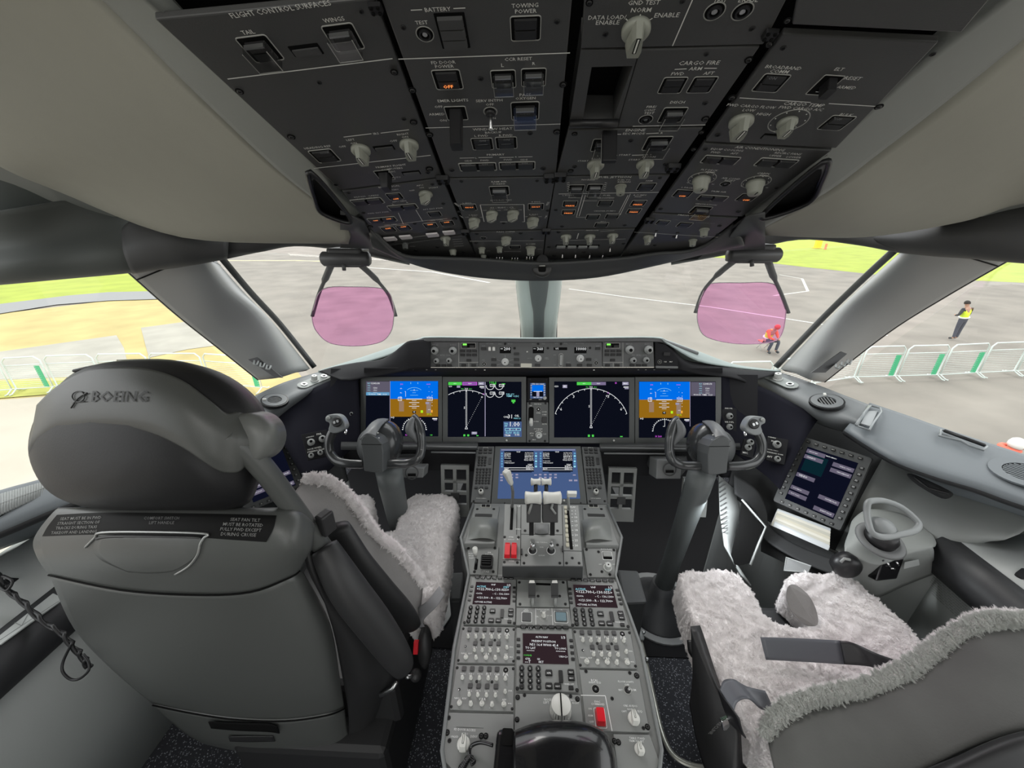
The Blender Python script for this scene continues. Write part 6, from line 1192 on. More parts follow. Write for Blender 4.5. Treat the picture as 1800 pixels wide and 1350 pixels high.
# folding clips on the right ledge
cl = mat('clip_grey', (.26, .28, .29), .3)
t = thing('folding_clip', PZ(1528, 735, .945), 'upright wire and plate folding clip at the front end of the right window ledge', 'clip')
mb = MB(); mb.tube([PZ(*q, .955) for q in ((1507, 748), (1518, 726), (1531, 713), (1547, 717), (1549, 724), (1536, 742), (1528, 756), (1508, 749))], .0035, cl, 8); obj('wire', mb, t)
mb = MB(); mb.poly([PZ(x, y, .947) for x, y in ((1513, 744), (1524, 722), (1543, 722), (1530, 749))], mat('clip_plate', (.34, .36, .37), .35)); obj('plate', mb, t, thick=.004)
mb = MB(); mb.tube([PZ(1505, 747, .95), PZ(1528, 714, .95)], .005, cl, 8); obj('hinge', mb, t)
t = thing('ledge_handle', PZ(1690, 775, .945), 'long dark handle with curved grip on the rear part of the right window ledge', 'handle')
mb = MB(); mb.tube([PZ(*q, .955) for q in ((1652, 766), (1654, 756), (1660, 756), (1730, 782), (1735, 785), (1728, 791), (1704, 783), (1690, 775), (1668, 770))], .0038, cl, 8, closed=True); obj('grip', mb, t)
mb = MB(); mb.tube([PZ(1660, 757, .957), PZ(1731, 783, .957)], .006, blk, 8); obj('bar', mb, t)
t = thing('speaker_grille', PZ(1795, 828, .94), 'round slotted grille at the right edge of the right window ledge', 'grille')
gp = PL(PZ(1800, 832, .932), (1, .35, 0), (-.35, 1, .12)); mb = MB(); gp = PL(PZ(1800, 832, .936), (1, 0, .18), (0, 1, 0)); mb.ring(gp.M(1806, 833, .002), circ(.075, 32), circ(.048, 32), 0, .005, ledge_m); obj('rim', mb, t)
mb = MB(); mb.cyl(gp.M(1806, 833, .002), .048, 0, .002, gap, 28); obj('mesh_back', mb, t)
for i in range(-4, 5): mb = MB(); hw = math.sqrt(.046**2-(i*.0095)**2); mb.box(gp.M(1806, 833, .004, 25) @ Matrix.Translation(V((i*.0095, 0, 0))), .004, 2*hw, .003, ledge_m); obj('bar', mb, t)

# cheeks: the sloping panels between main panel and side console
EF, efp = quad_plane([(1413, 768), (1541, 807.5), (1479, 935), (1359, 881)], .22)
cA = [(1302, 690, 1.78), (1293, 780, 1.62), (1284, 832, 1.57), (1276, 862, 1.54)]
cB = [(1425, 722, 1.70), (1380, 820, 1.60), (1350, 890, 1.60), (1342, 912, 1.56)]
cC = [(1572, 770, 1.52), (1517, 870, 1.42), (1482, 942, 1.42), (1468, 968, 1.36)]
cD = [(1662, 805, 1.38), (1610, 895, 1.28), (1575, 960, 1.28), (1540, 1010, 1.26)]
cE = [(1755, 838, 1.27), (1692, 925, 1.17), (1660, 962, 1.18), (1640, 1000, 1.19)]
cF = [(1860, 880, 1.20), (1790, 940, 1.12), (1730, 950, 1.15), (1700, 980, 1.16)]
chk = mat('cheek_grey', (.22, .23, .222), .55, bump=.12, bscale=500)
for side, nm in ((1, 'right'), (-1, 'left')):
    f = (lambda q: q) if side > 0 else mir
    cols = [[f(P(*q)) for q in c] for c in (cA, cB, cC, cD, cE, cF)]
    t = thing('sloping_cheek', cols[2][3].copy(), 'sloping grey cheek panel outboard of the %s pilot, between main panel and console' % nm, 'panel')
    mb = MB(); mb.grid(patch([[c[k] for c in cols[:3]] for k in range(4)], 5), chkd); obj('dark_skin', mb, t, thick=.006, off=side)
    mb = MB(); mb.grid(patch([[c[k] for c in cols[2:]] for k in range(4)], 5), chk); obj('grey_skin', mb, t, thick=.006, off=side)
    low = spline([c[3] for c in cols], 5)
    mb = MB(); mb.grid([low[:12], [V((v.x, v.y, max(.03, v.z-.22))) for v in low[:12]], [V((v.x+.0*side, v.y, .02)) for v in low[:12]]], ltg, False); mb.grid([low[11:], [V((v.x, v.y, .02)) for v in low[11:]]], cons, False); obj('kick_wall', mb, t, thick=.006, off=0)
# dark band, cut-outs and details on the right kick wall
rb = thing('cheek_trim_band', P(1345, 920, 1.5), 'dark curved trim band under the ring binder on the right cheek', 'trim')
mb = MB(); mb.grid(patch([[P(*q) for q in [(1288, 835, 1.53), (1325, 858, 1.52), (1343, 890, 1.52), (1352, 928, 1.48), (1400, 960, 1.40), (1470, 988, 1.30), (1510, 1000, 1.25)]], [P(*q) for q in [(1290, 868, 1.50), (1318, 890, 1.50), (1334, 918, 1.49), (1343, 948, 1.45), (1398, 984, 1.36), (1466, 1012, 1.27), (1506, 1022, 1.23)]]], 5), chkd); obj('band', mb, rb, thick=.008)
mb = MB(); mb.poly([P(x, y, 1.455-.0007*(y-880)) for x, y in ((1304, 882), (1342, 926), (1331, 953), (1317, 990), (1293, 996), (1286, 974), (1300, 918))], gap); t = thing('cheek_opening', P(1310, 990, 1.40), 'tall black angular opening in the right kick wall beside the control column', 'opening'); obj('opening_plate', mb, t, thick=.004)
mb = MB(); mb.tube([P(x, y, 1.45-.0007*(y-880)) for x, y in ((1304, 878), (1346, 926), (1334, 955), (1319, 993))], .004, ltg, 6); obj('edge', mb, t)
mb = MB(); mb.grid([[P(1262, 836, 1.56), P(1292, 862, 1.54)], [P(1264, 900, 1.50), P(1298, 900, 1.50)], [P(1272, 960, 1.42), P(1290, 990, 1.40)], [P(1300, 1010, 1.36), P(1318, 1030, 1.34)]], ltg); t = thing('duct_panel', P(1280, 1000, 1.4), 'pale vertical panel with fine grooves right of the right control column', 'panel'); obj('duct_skin', mb, t, thick=.006)
for i in range(12): mb = MB(); mb.tube([P(1264+.4*i, 850+8*i, 1.535-.008*i), P(1275+.4*i, 843+8*i, 1.53-.008*i)], .002, dkg, 5); obj('groove', mb, t)
t = thing('ashtray_flap', P(1400, 1000, 1.27), 'small framed metal flap low on the right kick wall', 'flap'); fl4 = [P(x, y, d) for x, y, d in ((1382, 980, 1.33), (1426, 995, 1.28), (1420, 1006, 1.27), (1378, 1003, 1.31))]
mb = MB(); mb.poly(fl4, mdg); obj('plate', mb, t, thick=.004); mb = MB(); mb.tube(fl4, .0025, ltg, 6, closed=True); obj('frame', mb, t)
# tablet style electronic flight bag
def efb(pl, pts, mirror, lab):
    c = [pts[0], pts[1], pts[2], pts[3]]
    M_ = pl.Mp(sum(c, V())/4); w = (c[1]-c[0]).length; h = (c[0]-c[3]).length
    t = thing('flight_tablet', c[3], lab, 'screen')
    def at(u, v, z=.0): return c[3] + pl.ex*(u*w) + pl.ey*(v*h) + pl.n*z
    mb = MB(); mb.rbox(pl.Mp(at(.5, .5)), w, h, .008, mat('tablet_case', (.065, .068, .068), .5), .012, 0, .985); obj('case', mb, t, bevel=.001)
    z = .0125; mb = MB(); mb.poly([at(u, v, z) for u, v in ((.16, .10), (.86, .10), (.86, .88), (.16, .88))], glow('tablet_screen', (.004, .005, .014), 1)); obj('screen', mb, t, thick=.0006)
    tm = mat('key_print', (.55, .56, .56), .5); L = MB()
    for i in range(9):
        for u in (.075, .925):
            M = pl.Mp(at(u, .15+.085*i, .012)); inst('key', 'key', mk_key, t, M @ Matrix.Scale(.0135, 4)); L.text(pl.Mp(at(u, .15+.085*i, .0162)), '=', .007, tm)
    for i in range(7):
        for v in (.045, .945): M = pl.Mp(at(.14+.12*i, v, .012)); inst('key', 'key', mk_key, t, M @ Matrix.Scale(.0135, 4)); L.text(pl.Mp(at(.14+.12*i, v, .0162)), 'MENU' if v > .5 else 'o', .008 if v > .5 else .004, ltr)
    obj('key_legends', L, t)
    g = MB(); lil = glow('tablet_button', (.13, .115, .165), 1)
    def R(u0, v0, u1, v1, m, k=1): g.poly([at(a, b, z+.0004*k+.0006) for a, b in ((u0, v0), (u1, v0), (u1, v1), (u0, v1))], m)
    teal = glow('tablet_teal', (.003, .018, .026), 1); R(.20, .55, .50, .80, teal, .5)
    for v, s_ in ((.80, 'AIRPORT MAP'), (.72, 'CHARTS'), (.45, 'VIDEO'), (.26, 'DOCUMENTS'), (.18, 'PILOT TOOLS')): R(.17, v, .44, v+.055, lil); g.text(pl.Mp(at(.27, v+.027, z+.0016)), s_, .028, SW)
    for v, s_ in ((.74, 'TERMINAL CHARTS'), (.66, 'PERFORMANCE'), (.28, 'SYSTEM PAGE'), (.12, 'IDENT PAGE')): R(.57, v, .85, v+.055, lil); g.text(pl.Mp(at(.74, v+.027, z+.0016)), s_, .034, SW)
    g.text(pl.Mp(at(.52, .84, z+.0016)), 'MAIN MENU', .032, SW); obj('display_image', g, t)
    L = MB(); L.poly([at(u, v, .0125) for u, v in ((.03, .0), (.055, .0), (.055, .03), (.03, .03))], knobw); 
    return t
efb(EF, efp, False, 'tablet style screen with grey menu bars on the right cheek above a ring binder')
mp = [mir(efp[1]), mir(efp[0]), mir(efp[3]), mir(efp[2])]
efb(PL(mp[3], mp[1]-mp[0], mp[0]-mp[3]), mp, True, 'tablet style screen on the left cheek, mostly hidden behind the left seat headrest')
# ring binder in the pocket under the right tablet
t = thing('ring_binder', EF.at(1410, 960, .0), 'thick cream paged ring binder standing in the pocket under the right tablet screen', 'binder')
c4 = [(1367, 893), (1461, 928), (1459, 963), (1361, 919)]
def bl(a, b, f_): return (a[0]+(b[0]-a[0])*f_, a[1]+(b[1]-a[1])*f_)
dn = -EF.ey*.10
for i in range(7):
    f0, f1 = i/7+.01, (i+1)/7-.015; a, b = bl(c4[0], c4[3], f0), bl(c4[1], c4[2], f0); c, d = bl(c4[0], c4[3], f1), bl(c4[1], c4[2], f1)
    q0 = [EF.at(*a, .0+.028*f0), EF.at(*b, .0+.028*f0), EF.at(*d, .0+.028*f1), EF.at(*c, .0+.028*f1)]
    m_ = mat('binder_cover', (.62, .64, .65), .4) if i in (0, 6) else mat('binder_pages_%d' % (i % 3), ((.70, .66, .54), (.78, .75, .66), (.60, .58, .50))[i % 3], .8)
    mb = MB(); mb.loft([q0, [v+dn for v in q0]], m_, smooth=False); obj('cover' if i in (0, 6) else 'page_block', mb, t, bevel=.002)
mb = MB(); mb.loft([[EF.at(*q, .03) for q in ((1352, 922), (1466, 972), (1464, 985), (1352, 936))], [EF.at(*q, .03)+dn*.8 for q in ((1352, 922), (1466, 972), (1464, 985), (1352, 936))]], chkd, smooth=False); o_ = thing('binder_pocket', EF.at(1410, 985, .0), 'shallow dark pocket holding the ring binder', 'pocket'); obj('pocket_front', mb, o_)
# small switch panels on the cheeks
def cheek_panel(lab, pts, d, items, txts):
    c = [P(x, y, dd) for (x, y), dd in zip(pts, d)]; pl = PL(c[3], c[1]-c[0], c[0]-c[3]); p = Panel('cheek_switch_panel', lab, 'control panel', pl, pts, th=.012, m=gs, h=.0)
    for x, y, w in items: p.sel(x, y, w, 0, mk_kgrey, 'kgrey')
    for x, y, s_, w in txts: p.T(x, y, s_, w, ltr, a=0)
    p.done(); return p
cheek_panel('narrow black panel of two knobs right of the right yoke grip', [(1308, 771), (1329, 774), (1323, 806), (1302, 799)], [1.50, 1.49, 1.47, 1.48], [(1318, 774+4, 11), (1314, 787, 11)], [(1316, 782.5, 'LWR', 8), (1310, 796, 'MIC', 8)])
cheek_panel('black panel with one large and one small knob left of the right tablet', [(1349, 766), (1386, 773), (1379, 817), (1347, 808)], [1.50, 1.47, 1.45, 1.47], [(1365, 782, 13), (1366, 807, 10)], [(1357, 769, 'OVERHEAD', 12), (1360, 776, 'PNL', 7), (1357, 791, 'NOSE WHEEL STEERING', 18), (1362, 797, 'SPEEDBRAKE  NORM', 24), (1353, 803, 'AFT', 8)])
cheek_panel('black panel of four grey knobs left of the left yoke', [(529, 764), (574, 755), (583, 800), (541, 809)], [1.36, 1.40, 1.38, 1.34], [(547, 778, 12), (567, 772, 12), (547, 801, 9), (563, 796, 9)], [(545, 768, 'OVERHEAD', 13), (561, 763, 'PNL', 8), (553, 788, 'NOSE WHEEL', 22), (556, 792, 'STEERING TILLER', 28)])

# steering tiller on its raised base, right
tb = thing('steering_tiller', P(1545, 955, 1.2), 'grey triangular loop steering tiller on a round black base, right console', 'tiller')
TP = PL(P(1548, 930, 1.16), V((1, -.35, 0)), V((.2, .75, .55)))
box = MB(); g = patch([rowpts([(1492, 935, 1.27), (1500, 912, 1.30), (1530, 895, 1.31), (1590, 905, 1.28), (1640, 940, 1.20)]), rowpts([(1485, 955, 1.235), (1520, 930, 1.24), (1550, 925, 1.24), (1600, 938, 1.21), (1646, 955, 1.17)]), rowpts([(1485, 968, 1.21), (1510, 975, 1.19), (1545, 985, 1.17), (1590, 970, 1.165), (1640, 960, 1.155)]), rowpts([(1487, 985, 1.215), (1512, 992, 1.19), (1545, 1000, 1.175), (1590, 985, 1.17), (1642, 972, 1.16)]), rowpts([(1500, 1030, 1.24), (1520, 1045, 1.23), (1545, 1050, 1.22), (1590, 1030, 1.21), (1640, 1010, 1.19)])], 5)
box.grid(g, cons); bo = thing('tiller_housing', P(1545, 1040, 1.22), 'rounded grey housing carrying the steering tiller on the right console', 'housing'); obj('housing_skin', box, bo, thick=.006, off=-1)
n = (TP.n*.6 + V((0, 0, .8))).normalized(); BP = PL(P(1547, 948, 1.17), (1, -.2, 0), n.cross(V((1, -.2, 0))))
mb = MB(); mb.lathe(BP.M(1547, 950, -.004), [(.062, 0), (.058, .006), (.045, .008), (.040, .004)], mdg, 32); obj('collar', mb, tb)
mb = MB(); mb.lathe(BP.M(1547, 948, 0), [(.040, 0), (.040, .018), (.034, .026), (.030, .040)], blk, 28); obj('base', mb, tb)
mb = MB(); loop = spline([P(*q) for q in ((1524, 900, 1.115), (1526, 884, 1.125), (1537, 880, 1.13), (1557, 881, 1.13), (1585, 892, 1.12), (1611, 914, 1.10), (1615, 925, 1.09), (1605, 934, 1.08), (1580, 940, 1.075), (1553, 944, 1.07), (1534, 937, 1.075), (1527, 920, 1.095))], 4, True); mb.tube(loop, .0088, mat('tiller_grey', (.24, .255, .255), .4), 10, closed=True, flat=.8); obj('loop', mb, tb)
mb = MB(); HP = PL(P(1549, 930, 1.085), BP.ex, BP.ey); mb.lathe(HP.M(1549, 930, -.018), [(.034, 0), (.033, .012), (.025, .020), (.022, .024), (.002, .025)], MATS['tiller_grey'], 28); obj('hub', mb, tb)
for x in (1533, 1563): mb = MB(); mb.box(BP.M(x, 950 if x < 1550 else 956, .012), .004, .003, .006, whitel if 0 else ltr); obj('index_mark', mb, tb)
# round grip and black outlet below the tiller
t = thing('air_outlet', P(1487, 1005, 1.22), 'glossy black ball shaped air outlet below the steering tiller', 'vent'); mb = MB(); c = P(1487, 993, 1.20); Z = Matrix.Translation(c); mb.loft([[c+V((r*math.cos(a*math.pi/10), -z_, r*math.sin(a*math.pi/10))) for a in range(20)] for r, z_ in ((.036, -.02), (.040, 0), (.036, .018), (.026, .026), (.008, .030))], blk); obj('ball', mb, t)
mb = MB(); mb.tube([P(1478, 988, 1.16), P(1484, 982, 1.155), P(1494, 984, 1.155)], .004, kn2, 8); obj('tab', mb, t)
t = thing('headset_socket', P(1565, 1015, 1.17), 'shiny black rectangular holder on the front of the tiller housing', 'holder')
q4 = [(1552, 985), (1590, 981), (1577, 1018), (1540, 1022)]; q0 = [P(x, y, 1.165) for x, y in q4]; mb = MB(); mb.loft([q0, [v+AX*.03 for v in q0]], hb, smooth=False); obj('body', mb, t, bevel=.003)
for a, b in (((1560, 989), (1564, 996)), ((1576, 988), (1580, 994)), ((1566, 999), (1573, 1000))): mb = MB(); mb.tube([P(*a, 1.158), P(*b, 1.158)], .0025, chrome, 6); obj('contact', mb, t)
t = thing('placard', P(1600, 1000, 1.16), 'small white text placard right of the shiny black holder', 'placard'); mb = MB(); q0 = [P(x, y, 1.157) for x, y in ((1588, 1000), (1616, 993), (1614, 983), (1590, 988))]; mb.poly(q0, ltg); obj('plate', mb, t, thick=.001)
# long recessed assist handle on the cheek
t = thing('assist_recess', P(1640, 855, 1.2), 'dark recessed pull handle under the right window ledge', 'handle')
mb = MB(); mb.loft([spline([P(x, y, d) for x, y, d in ((1594, 834, 1.265), (1612, 836, 1.25), (1668, 862, 1.19), (1674, 872, 1.18), (1655, 876, 1.195), (1612, 852, 1.25))], 4, True), spline([P(x, y, d+.012) for x, y, d in ((1604, 839, 1.255), (1615, 841, 1.25), (1660, 862, 1.20), (1664, 869, 1.19), (1652, 869, 1.20), (1616, 849, 1.25))], 4, True)], chkd); obj('recess', mb, t)
mb = MB(); mb.tube([P(1606, 838, 1.235), P(1632, 858, 1.215), P(1668, 868, 1.175)], .004, blk, 8); obj('bar', mb, t)

# ------------------------------------------------------------------ head-up display combiners
pink = glass('combiner_pink', (1, .745, .94), .05)
def hud(glass_px, d0, mount, arms, lab):
    t = thing('head_up_display', P(*mount[0], .98), lab, 'head-up display')
    cx = sum(p[0] for p in glass_px)/len(glass_px); cy = sum(p[1] for p in glass_px)/len(glass_px)
    G_ = spline([P(x, y, d0 + (cy-y)*-.0009) for x, y in glass_px], 5, True)
    mb = MB(); mb.poly(G_, pink); obj('glass', mb, t, thick=.005, off=0); mb = MB(); mb.tube(G_, .0016, knobw, 6, closed=True); obj('rim', mb, t)
    for a in arms: mb = MB(); mb.tube(spline([P(x, y, d) for x, y, d in a], 4), [.0105]*5+[.006]*(4*(len(a)-1)-4), mdg, 8, flat=.6); obj('arm', mb, t)
    (x0, y0), (x1, y1) = mount; hm = mat('hud_mount', (.075, .075, .078), .4)
    mb = MB(); A, B = P(x0, y0, .97), P(x1, y1, .97); mb.tube([A, A.lerp(B, .04), A.lerp(B, .5), A.lerp(B, .96), B], [.014, .018, .018, .018, .014], hm, 16); obj('roller', mb, t)
    mb = MB(); mb.rbox(Matrix.Translation(A.lerp(B, .5)+V((0, .02, -.02))), (B-A).length*.75, .06, .01, hm, .045); obj('mount_body', mb, t, bevel=.004)
    mb = MB(); mb.tube([P((x0+x1)/2-4, y0+8, .965), P((x0+x1)/2-3, y0+20, .965)], .005, hm, 8); obj('latch_pin', mb, t)
hud([(568, 508), (621, 504), (677, 509), (691, 535), (692, 559), (687, 583), (669, 601), (627, 608), (581, 603), (557, 583), (549, 561), (552, 540)], 1.14, ((566, 455), (650, 455)), [[(582, 466, 1.0), (572, 490, 1.06), (560, 518, 1.11), (549, 556, 1.14)], [(634, 466, 1.0), (660, 490, 1.06), (684, 520, 1.11), (696, 556, 1.14)]], 'left pink tinted head-up display glass hanging on two grey arms')
hud([(1247, 499), (1300, 497), (1359, 499), (1379, 527), (1381, 554), (1373, 589), (1352, 602), (1294, 604), (1242, 592), (1227, 568), (1227, 540), (1235, 516)], 1.14, ((1280, 448), (1370, 448)), [[(1290, 459, 1.0), (1262, 482, 1.06), (1236, 512, 1.11), (1222, 550, 1.14)], [(1350, 459, 1.0), (1359, 485, 1.06), (1374, 518, 1.11), (1386, 550, 1.14)]], 'right pink tinted head-up display glass, a crouching worker seen through it')
# ------------------------------------------------------------------ control yokes on their columns
ykm = mat('yoke_charcoal', (.045, .047, .049), .26, coat=.3); ykl = mat('yoke_cap_grey', (.13, .135, .14), .42); ykf = mat('yoke_front_grey', (.075, .08, .082), .5, bump=.08, bscale=700)
def yoke(side):
    L = side < 0
    X = (lambda x: x) if L else (lambda x: 1917.5-x)
    Y = (lambda y: y) if L else (lambda y: y+3.5)
    Q = lambda x, y, d: P(X(x), Y(y), d)
    t = thing('control_yoke', V((Q(684, 900, 1.4).x, Q(684, 900, 1.4).y, 0)), ('left' if L else 'right') + ' control yoke with a horned wheel on a thick grey column', 'yoke')
    def sp(pts, r, m=ykm, **k): mb = MB(); q = spline([Q(*p) for p in pts], 5); mb.tube(q, r if not callable(r) else [r(i/(len(q)-1)) for i in range(len(q))], m, 14, **k); return mb
    w = obj('wheel_horn', sp([(727, 731, 1.35), (734, 742, 1.34), (740, 765, 1.33), (741, 788, 1.33), (735, 806, 1.32), (718, 814, 1.32), (695, 815, 1.31), (668, 816, 1.31)], lambda f: .010+.0055*min(1, f*5)), t, label='inner horn, bare and curved')
    b = MB(); q = spline([Q(727, 734, 1.335), Q(722, 746, 1.33), Q(721, 757, 1.33), Q(728, 767, 1.33), Q(735, 778, 1.33)], 5); b.tube(q, [.006+.011*math.sin(math.pi*min(1, i/(len(q)-1)*1.05)) for i in range(len(q))], ykl, 12); obj('thumb_bulge', b, w)
    w2 = obj('wheel_horn', sp([(640, 816, 1.31), (612, 815, 1.31), (592, 810, 1.32), (581, 797, 1.33), (578, 780, 1.33), (582, 765, 1.33), (590, 752, 1.335)], .0155), t, label='outer horn with a switch head')
    # switch head: rounded grey block with an oval trim switch
    c = Q(589, 745, 1.325); HP_ = PL(c, (1, 0, 0), (0, .55, .83)); k = 1.325/F
    out = [(X(x), Y(y)) for x, y in ((572, 733), (578, 729), (593, 729), (602, 736), (607, 749), (602, 757), (588, 762), (577, 757), (579, 745), (572, 740))]
    mb = MB(); fr = spline([P(x, y, 1.305) for x, y in out], 4, True); bk = [v+AX*.035 for v in fr]; mb.loft([fr, bk], mat('yoke_head_grey', (.22, .235, .24), .35), smooth=False); obj('switch_head', mb, w2, bevel=.004, seg=3)
    mb = MB(); M = HP_.Mp(Q(593, 742, 1.303)); mb.lathe(M, [(.017, 0), (.017, .005), (.013, .006)], blk, 24); obj('trim_bezel', mb, w2)
    for dx in (-1, 1): mb = MB(); mb.rbox(M @ Matrix.Rotation(.5*dx if 0 else .4, 4, 'Z') @ Matrix.Translation(V((dx*.0055, 0, .005))), .009, .012, .003, steel, .006, 0, .8); obj('trim_rocker', mb, w2)
    mb = MB(); mb.lathe(HP_.Mp(Q(577, 735, 1.302)), [(.007, 0), (.007, .003), (.003, .005)], kn2, 16); obj('push_button', mb, w2)
    mb = MB(); mb.tube([Q(604, 752, 1.33), Q(609, 757, 1.31), Q(607, 762, 1.30)], .0045, chrome, 8); obj('trigger', mb, w2)
    # hub
    fp = [(634, 774), (637, 768), (645, 764), (654, 765), (664, 771), (671, 781), (673.5, 795), (673, 830), (658, 831), (640, 828), (637, 800)]
    fr = [Q(x, y, 1.255) for x, y in fp]; bk = [v+AX*.075 for v in fr]; mb = MB(); mb.loft([fr, bk], ykf, smooth=False); obj('hub_cover', mb, t, bevel=.003, seg=3)
    mb = MB(); mb.tube([Q(634.5, 781, 1.2535), Q(654, 781.5, 1.253), Q(671, 781.5, 1.2535)], .0009, gap, 5); obj('cover_seam', mb, t)
    cap = [[Q(*q) for q in [(634, 773, 1.262), (643, 758, 1.29), (653, 745, 1.33), (664, 738, 1.37)]], [Q(*q) for q in [(645, 764, 1.258), (656, 752, 1.285), (665, 743, 1.33), (674, 737, 1.38)]], [Q(*q) for q in [(660, 768, 1.262), (665, 757, 1.29), (672, 747, 1.33), (683, 738, 1.38)]]]
    mb = MB(); mb.grid(patch(cap, 5), ykl); obj('top_cap', mb, t, thick=.008, off=0)
    c = Q(676, 778, 1.385); mb = MB(); rr = []
    for i in range(13):
        f = -1+2*i/12; r = math.sqrt(max(.02, 1-abs(f)**2.6)); rr.append([c + RX*(.064*r*math.cos(a*math.pi/14)) + UP*(.080*r*math.sin(a*math.pi/14)) + AX*(.065*f) for a in range(28)])
    mb.loft(rr, ykm); obj('hub_dome', mb, t)
    c2 = Q(655, 783, 1.36); mb = MB(); rr = [[c2 + (v-c)*.80 for v in r] for r in rr]; mb.loft(rr, ykf); obj('hub_shoulder', mb, t)
    for x, y in ((663.5, 761), (665, 770)): mb = MB(); mb.lathe(HP_.Mp(Q(x+1, y, 1.268)), [(.0022, 0), (.0015, .002)], ltr, 8); obj('index_mark', mb, t)
    # column
    top = Q(683, 826, 1.37); foot = V((top.x+(.0 if L else -.02), top.y+.06, .10)); ctl = MB(); ms = mat('column_grey', (.105, .115, .115), .45)
    pts = [top.lerp(foot, f) for f in (0, .1, .35, .7, 1)]; ctl.tube(pts, [.046, .046, .040, .036, .040], ms, 20); obj('column', ctl, t)
    mb = MB(); mb.lathe(Matrix.Translation(V((foot.x, foot.y, .0))), [(.15, 0), (.145, .02), (.10, .06), (.055, .11), (.045, .16)], roll, 28); obj('floor_boot', mb, t)
    mb = MB(); mb.ring(Matrix.Translation(V((foot.x, foot.y, .001))), circ(.175, 36), circ(.148, 36), 0, .012, mdg); obj('floor_ring', mb, t)
yoke(-1); yoke(1)
# rudder pedals
def pedal(x0, y0, x1, y1, d, lab, nx=2):
    t = thing('rudder_pedal', P((x0+x1)/2, y1, d), lab, 'pedal', 'rudder pedals'); m = mat('pedal_grey', (.28, .29, .28), .45)
    pl = PL(P(x0, y1, d), (1, 0, 0), (0, .25, 1)); A = pl.at(x0, y1); w = (pl.at(x1, y1)-A).length; h = (pl.at(x0, y0)-A).length
    mb = MB(); M = pl.Mp(A + pl.ex*w/2 + pl.ey*h/2)
    def bar(u0, v0, u1, v1): mb.box(M @ Matrix.Translation(V((((u0+u1)/2-.5)*w, ((v0+v1)/2-.5)*h, 0))), (u1-u0)*w, (v1-v0)*h, .015, m)
    bar(0, 0, 1, .24); bar(0, .92, 1, 1); bar(0, .24, .12, .92); bar(.9, .24, 1, .92)
    for i in range(1, nx): bar(i/nx-.07, .24, i/nx+.05, .92)
    bar(.12, .43, .9, .49); bar(.12, .66, .9, .71); obj('grid_plate', mb, t)
    mb = MB(); mb.box(M @ Matrix.Translation(V((0, -.1*h, -.08))), w*.3, .03, .10, dkg); obj('hanger', mb, t)
pedal(778, 815, 826, 904, 1.62, 'rudder pedal grid right of the left control column'); pedal(1064, 820, 1112, 913, 1.62, 'rudder pedal grid just right of the pedestal in the right footwell'); pedal(1194, 838, 1238, 905, 1.66, 'rudder pedal grid behind the right control column', 2)
for L in (1, 0):
    x0, x1, y0, y1 = (700, 744, 822, 840) if L else (1153, 1197, 808, 842)
    t = thing('pedal_adjust_box', P((x0+x1)/2, y1, 1.48), 'small pale box with a round handle under the %s main panel' % ('left' if L else 'right'), 'box')
    f4 = [P(x0, y1, 1.47), P(x1, y1, 1.47), P(x1+2, y0, 1.47), P(x0+2, y0, 1.47)]; mb = MB(); mb.loft([f4, [v+AX*.08 for v in f4]], mdg, smooth=False); obj('box_body', mb, t, bevel=.004)
    c_ = P((x0+x1)/2+2, (y0+y1)/2, 1.465); mb = MB(); pl = PL(c_, RX, UP); mb.ring(pl.Mp(c_), circ(.026, 24), circ(.022, 24), 0, .002, dkg); mb.box(pl.Mp(c_ - UP*.008), .030, .010, .003, gap); obj('round_handle', mb, t)
    a, b = ((747, 786), (806, 794)) if L else ((1110, 788), (1155, 842)); t = thing('footwell_duct', P(a[0], b[1], 1.56), 'dark rounded duct housing under the %s main panel' % ('left' if L else 'right'), 'duct')
    mb = MB(); A, B = (P(706, 800, 1.60), P(706, 830, 1.60)) if L else (P(1172, 800, 1.62), P(1172, 832, 1.62)); mb.tube([A, A.lerp(B, .5), B], [.075, .085, .06], dkg, 16); obj('duct_shell', mb, t)
# ------------------------------------------------------------------ seats
shell = mat('seat_shell_grey', (.088, .092, .088), .38, bump=.15, bscale=650)
shell2 = mat('seat_frame_dark', (.022, .022, .023), .5)
leath = mat('black_leather', (.013, .013, .014), .5, bump=.2, bscale=260, spec=.35)
leat2 = mat('grey_leather', (.10, .10, .092), .42, bump=.2, bscale=120)
pad = mat('armrest_pad', (.024, .024, .025), .5)
furm = mat('sheepskin', (.90, .87, .865), .9, bump=.4, bscale=90, spec=.2)
cloth = mat('cover_cloth', (.26, .25, .245), .9, bump=.5, bscale=220, spec=.2, noise=.25, nscale=9); cloth2 = mat('cover_cloth_dark', (.115, .115, .11), .9, bump=.5, bscale=220, spec=.2, noise=.30, nscale=7)
belt = mat('belt_webbing', (.10, .105, .12), .38); beltd = mat('belt_dark', (.018, .018, .020), .45)
def fur(o, n, length, m=furm, rough=.003, kids=14):
    if m.name not in [x.name for x in o.data.materials]: o.data.materials.append(m)
    md = o.modifiers.new('fur', 'PARTICLE_SYSTEM'); ps = md.particle_system; st = ps.settings
    st.type = 'HAIR'; st.count = n; st.hair_length = length; st.hair_step = 3; st.render_step = 3; st.display_step = 2
    st.material = [x.name for x in o.data.materials].index(m.name)+1
    st.child_type = 'INTERPOLATED'; st.rendered_child_count = kids; st.child_percent = 2
    st.clump_factor = .35; st.clump_shape = .1; st.roughness_1 = rough*.5; st.roughness_1_size = .05; st.roughness_2 = rough; st.roughness_2_size = .3
    st.root_radius = .7; st.tip_radius = .25; st.radius_scale = .0008
    st.brownian_factor = .003; st.distribution = 'RAND'; st.use_emit_random = True
    return o
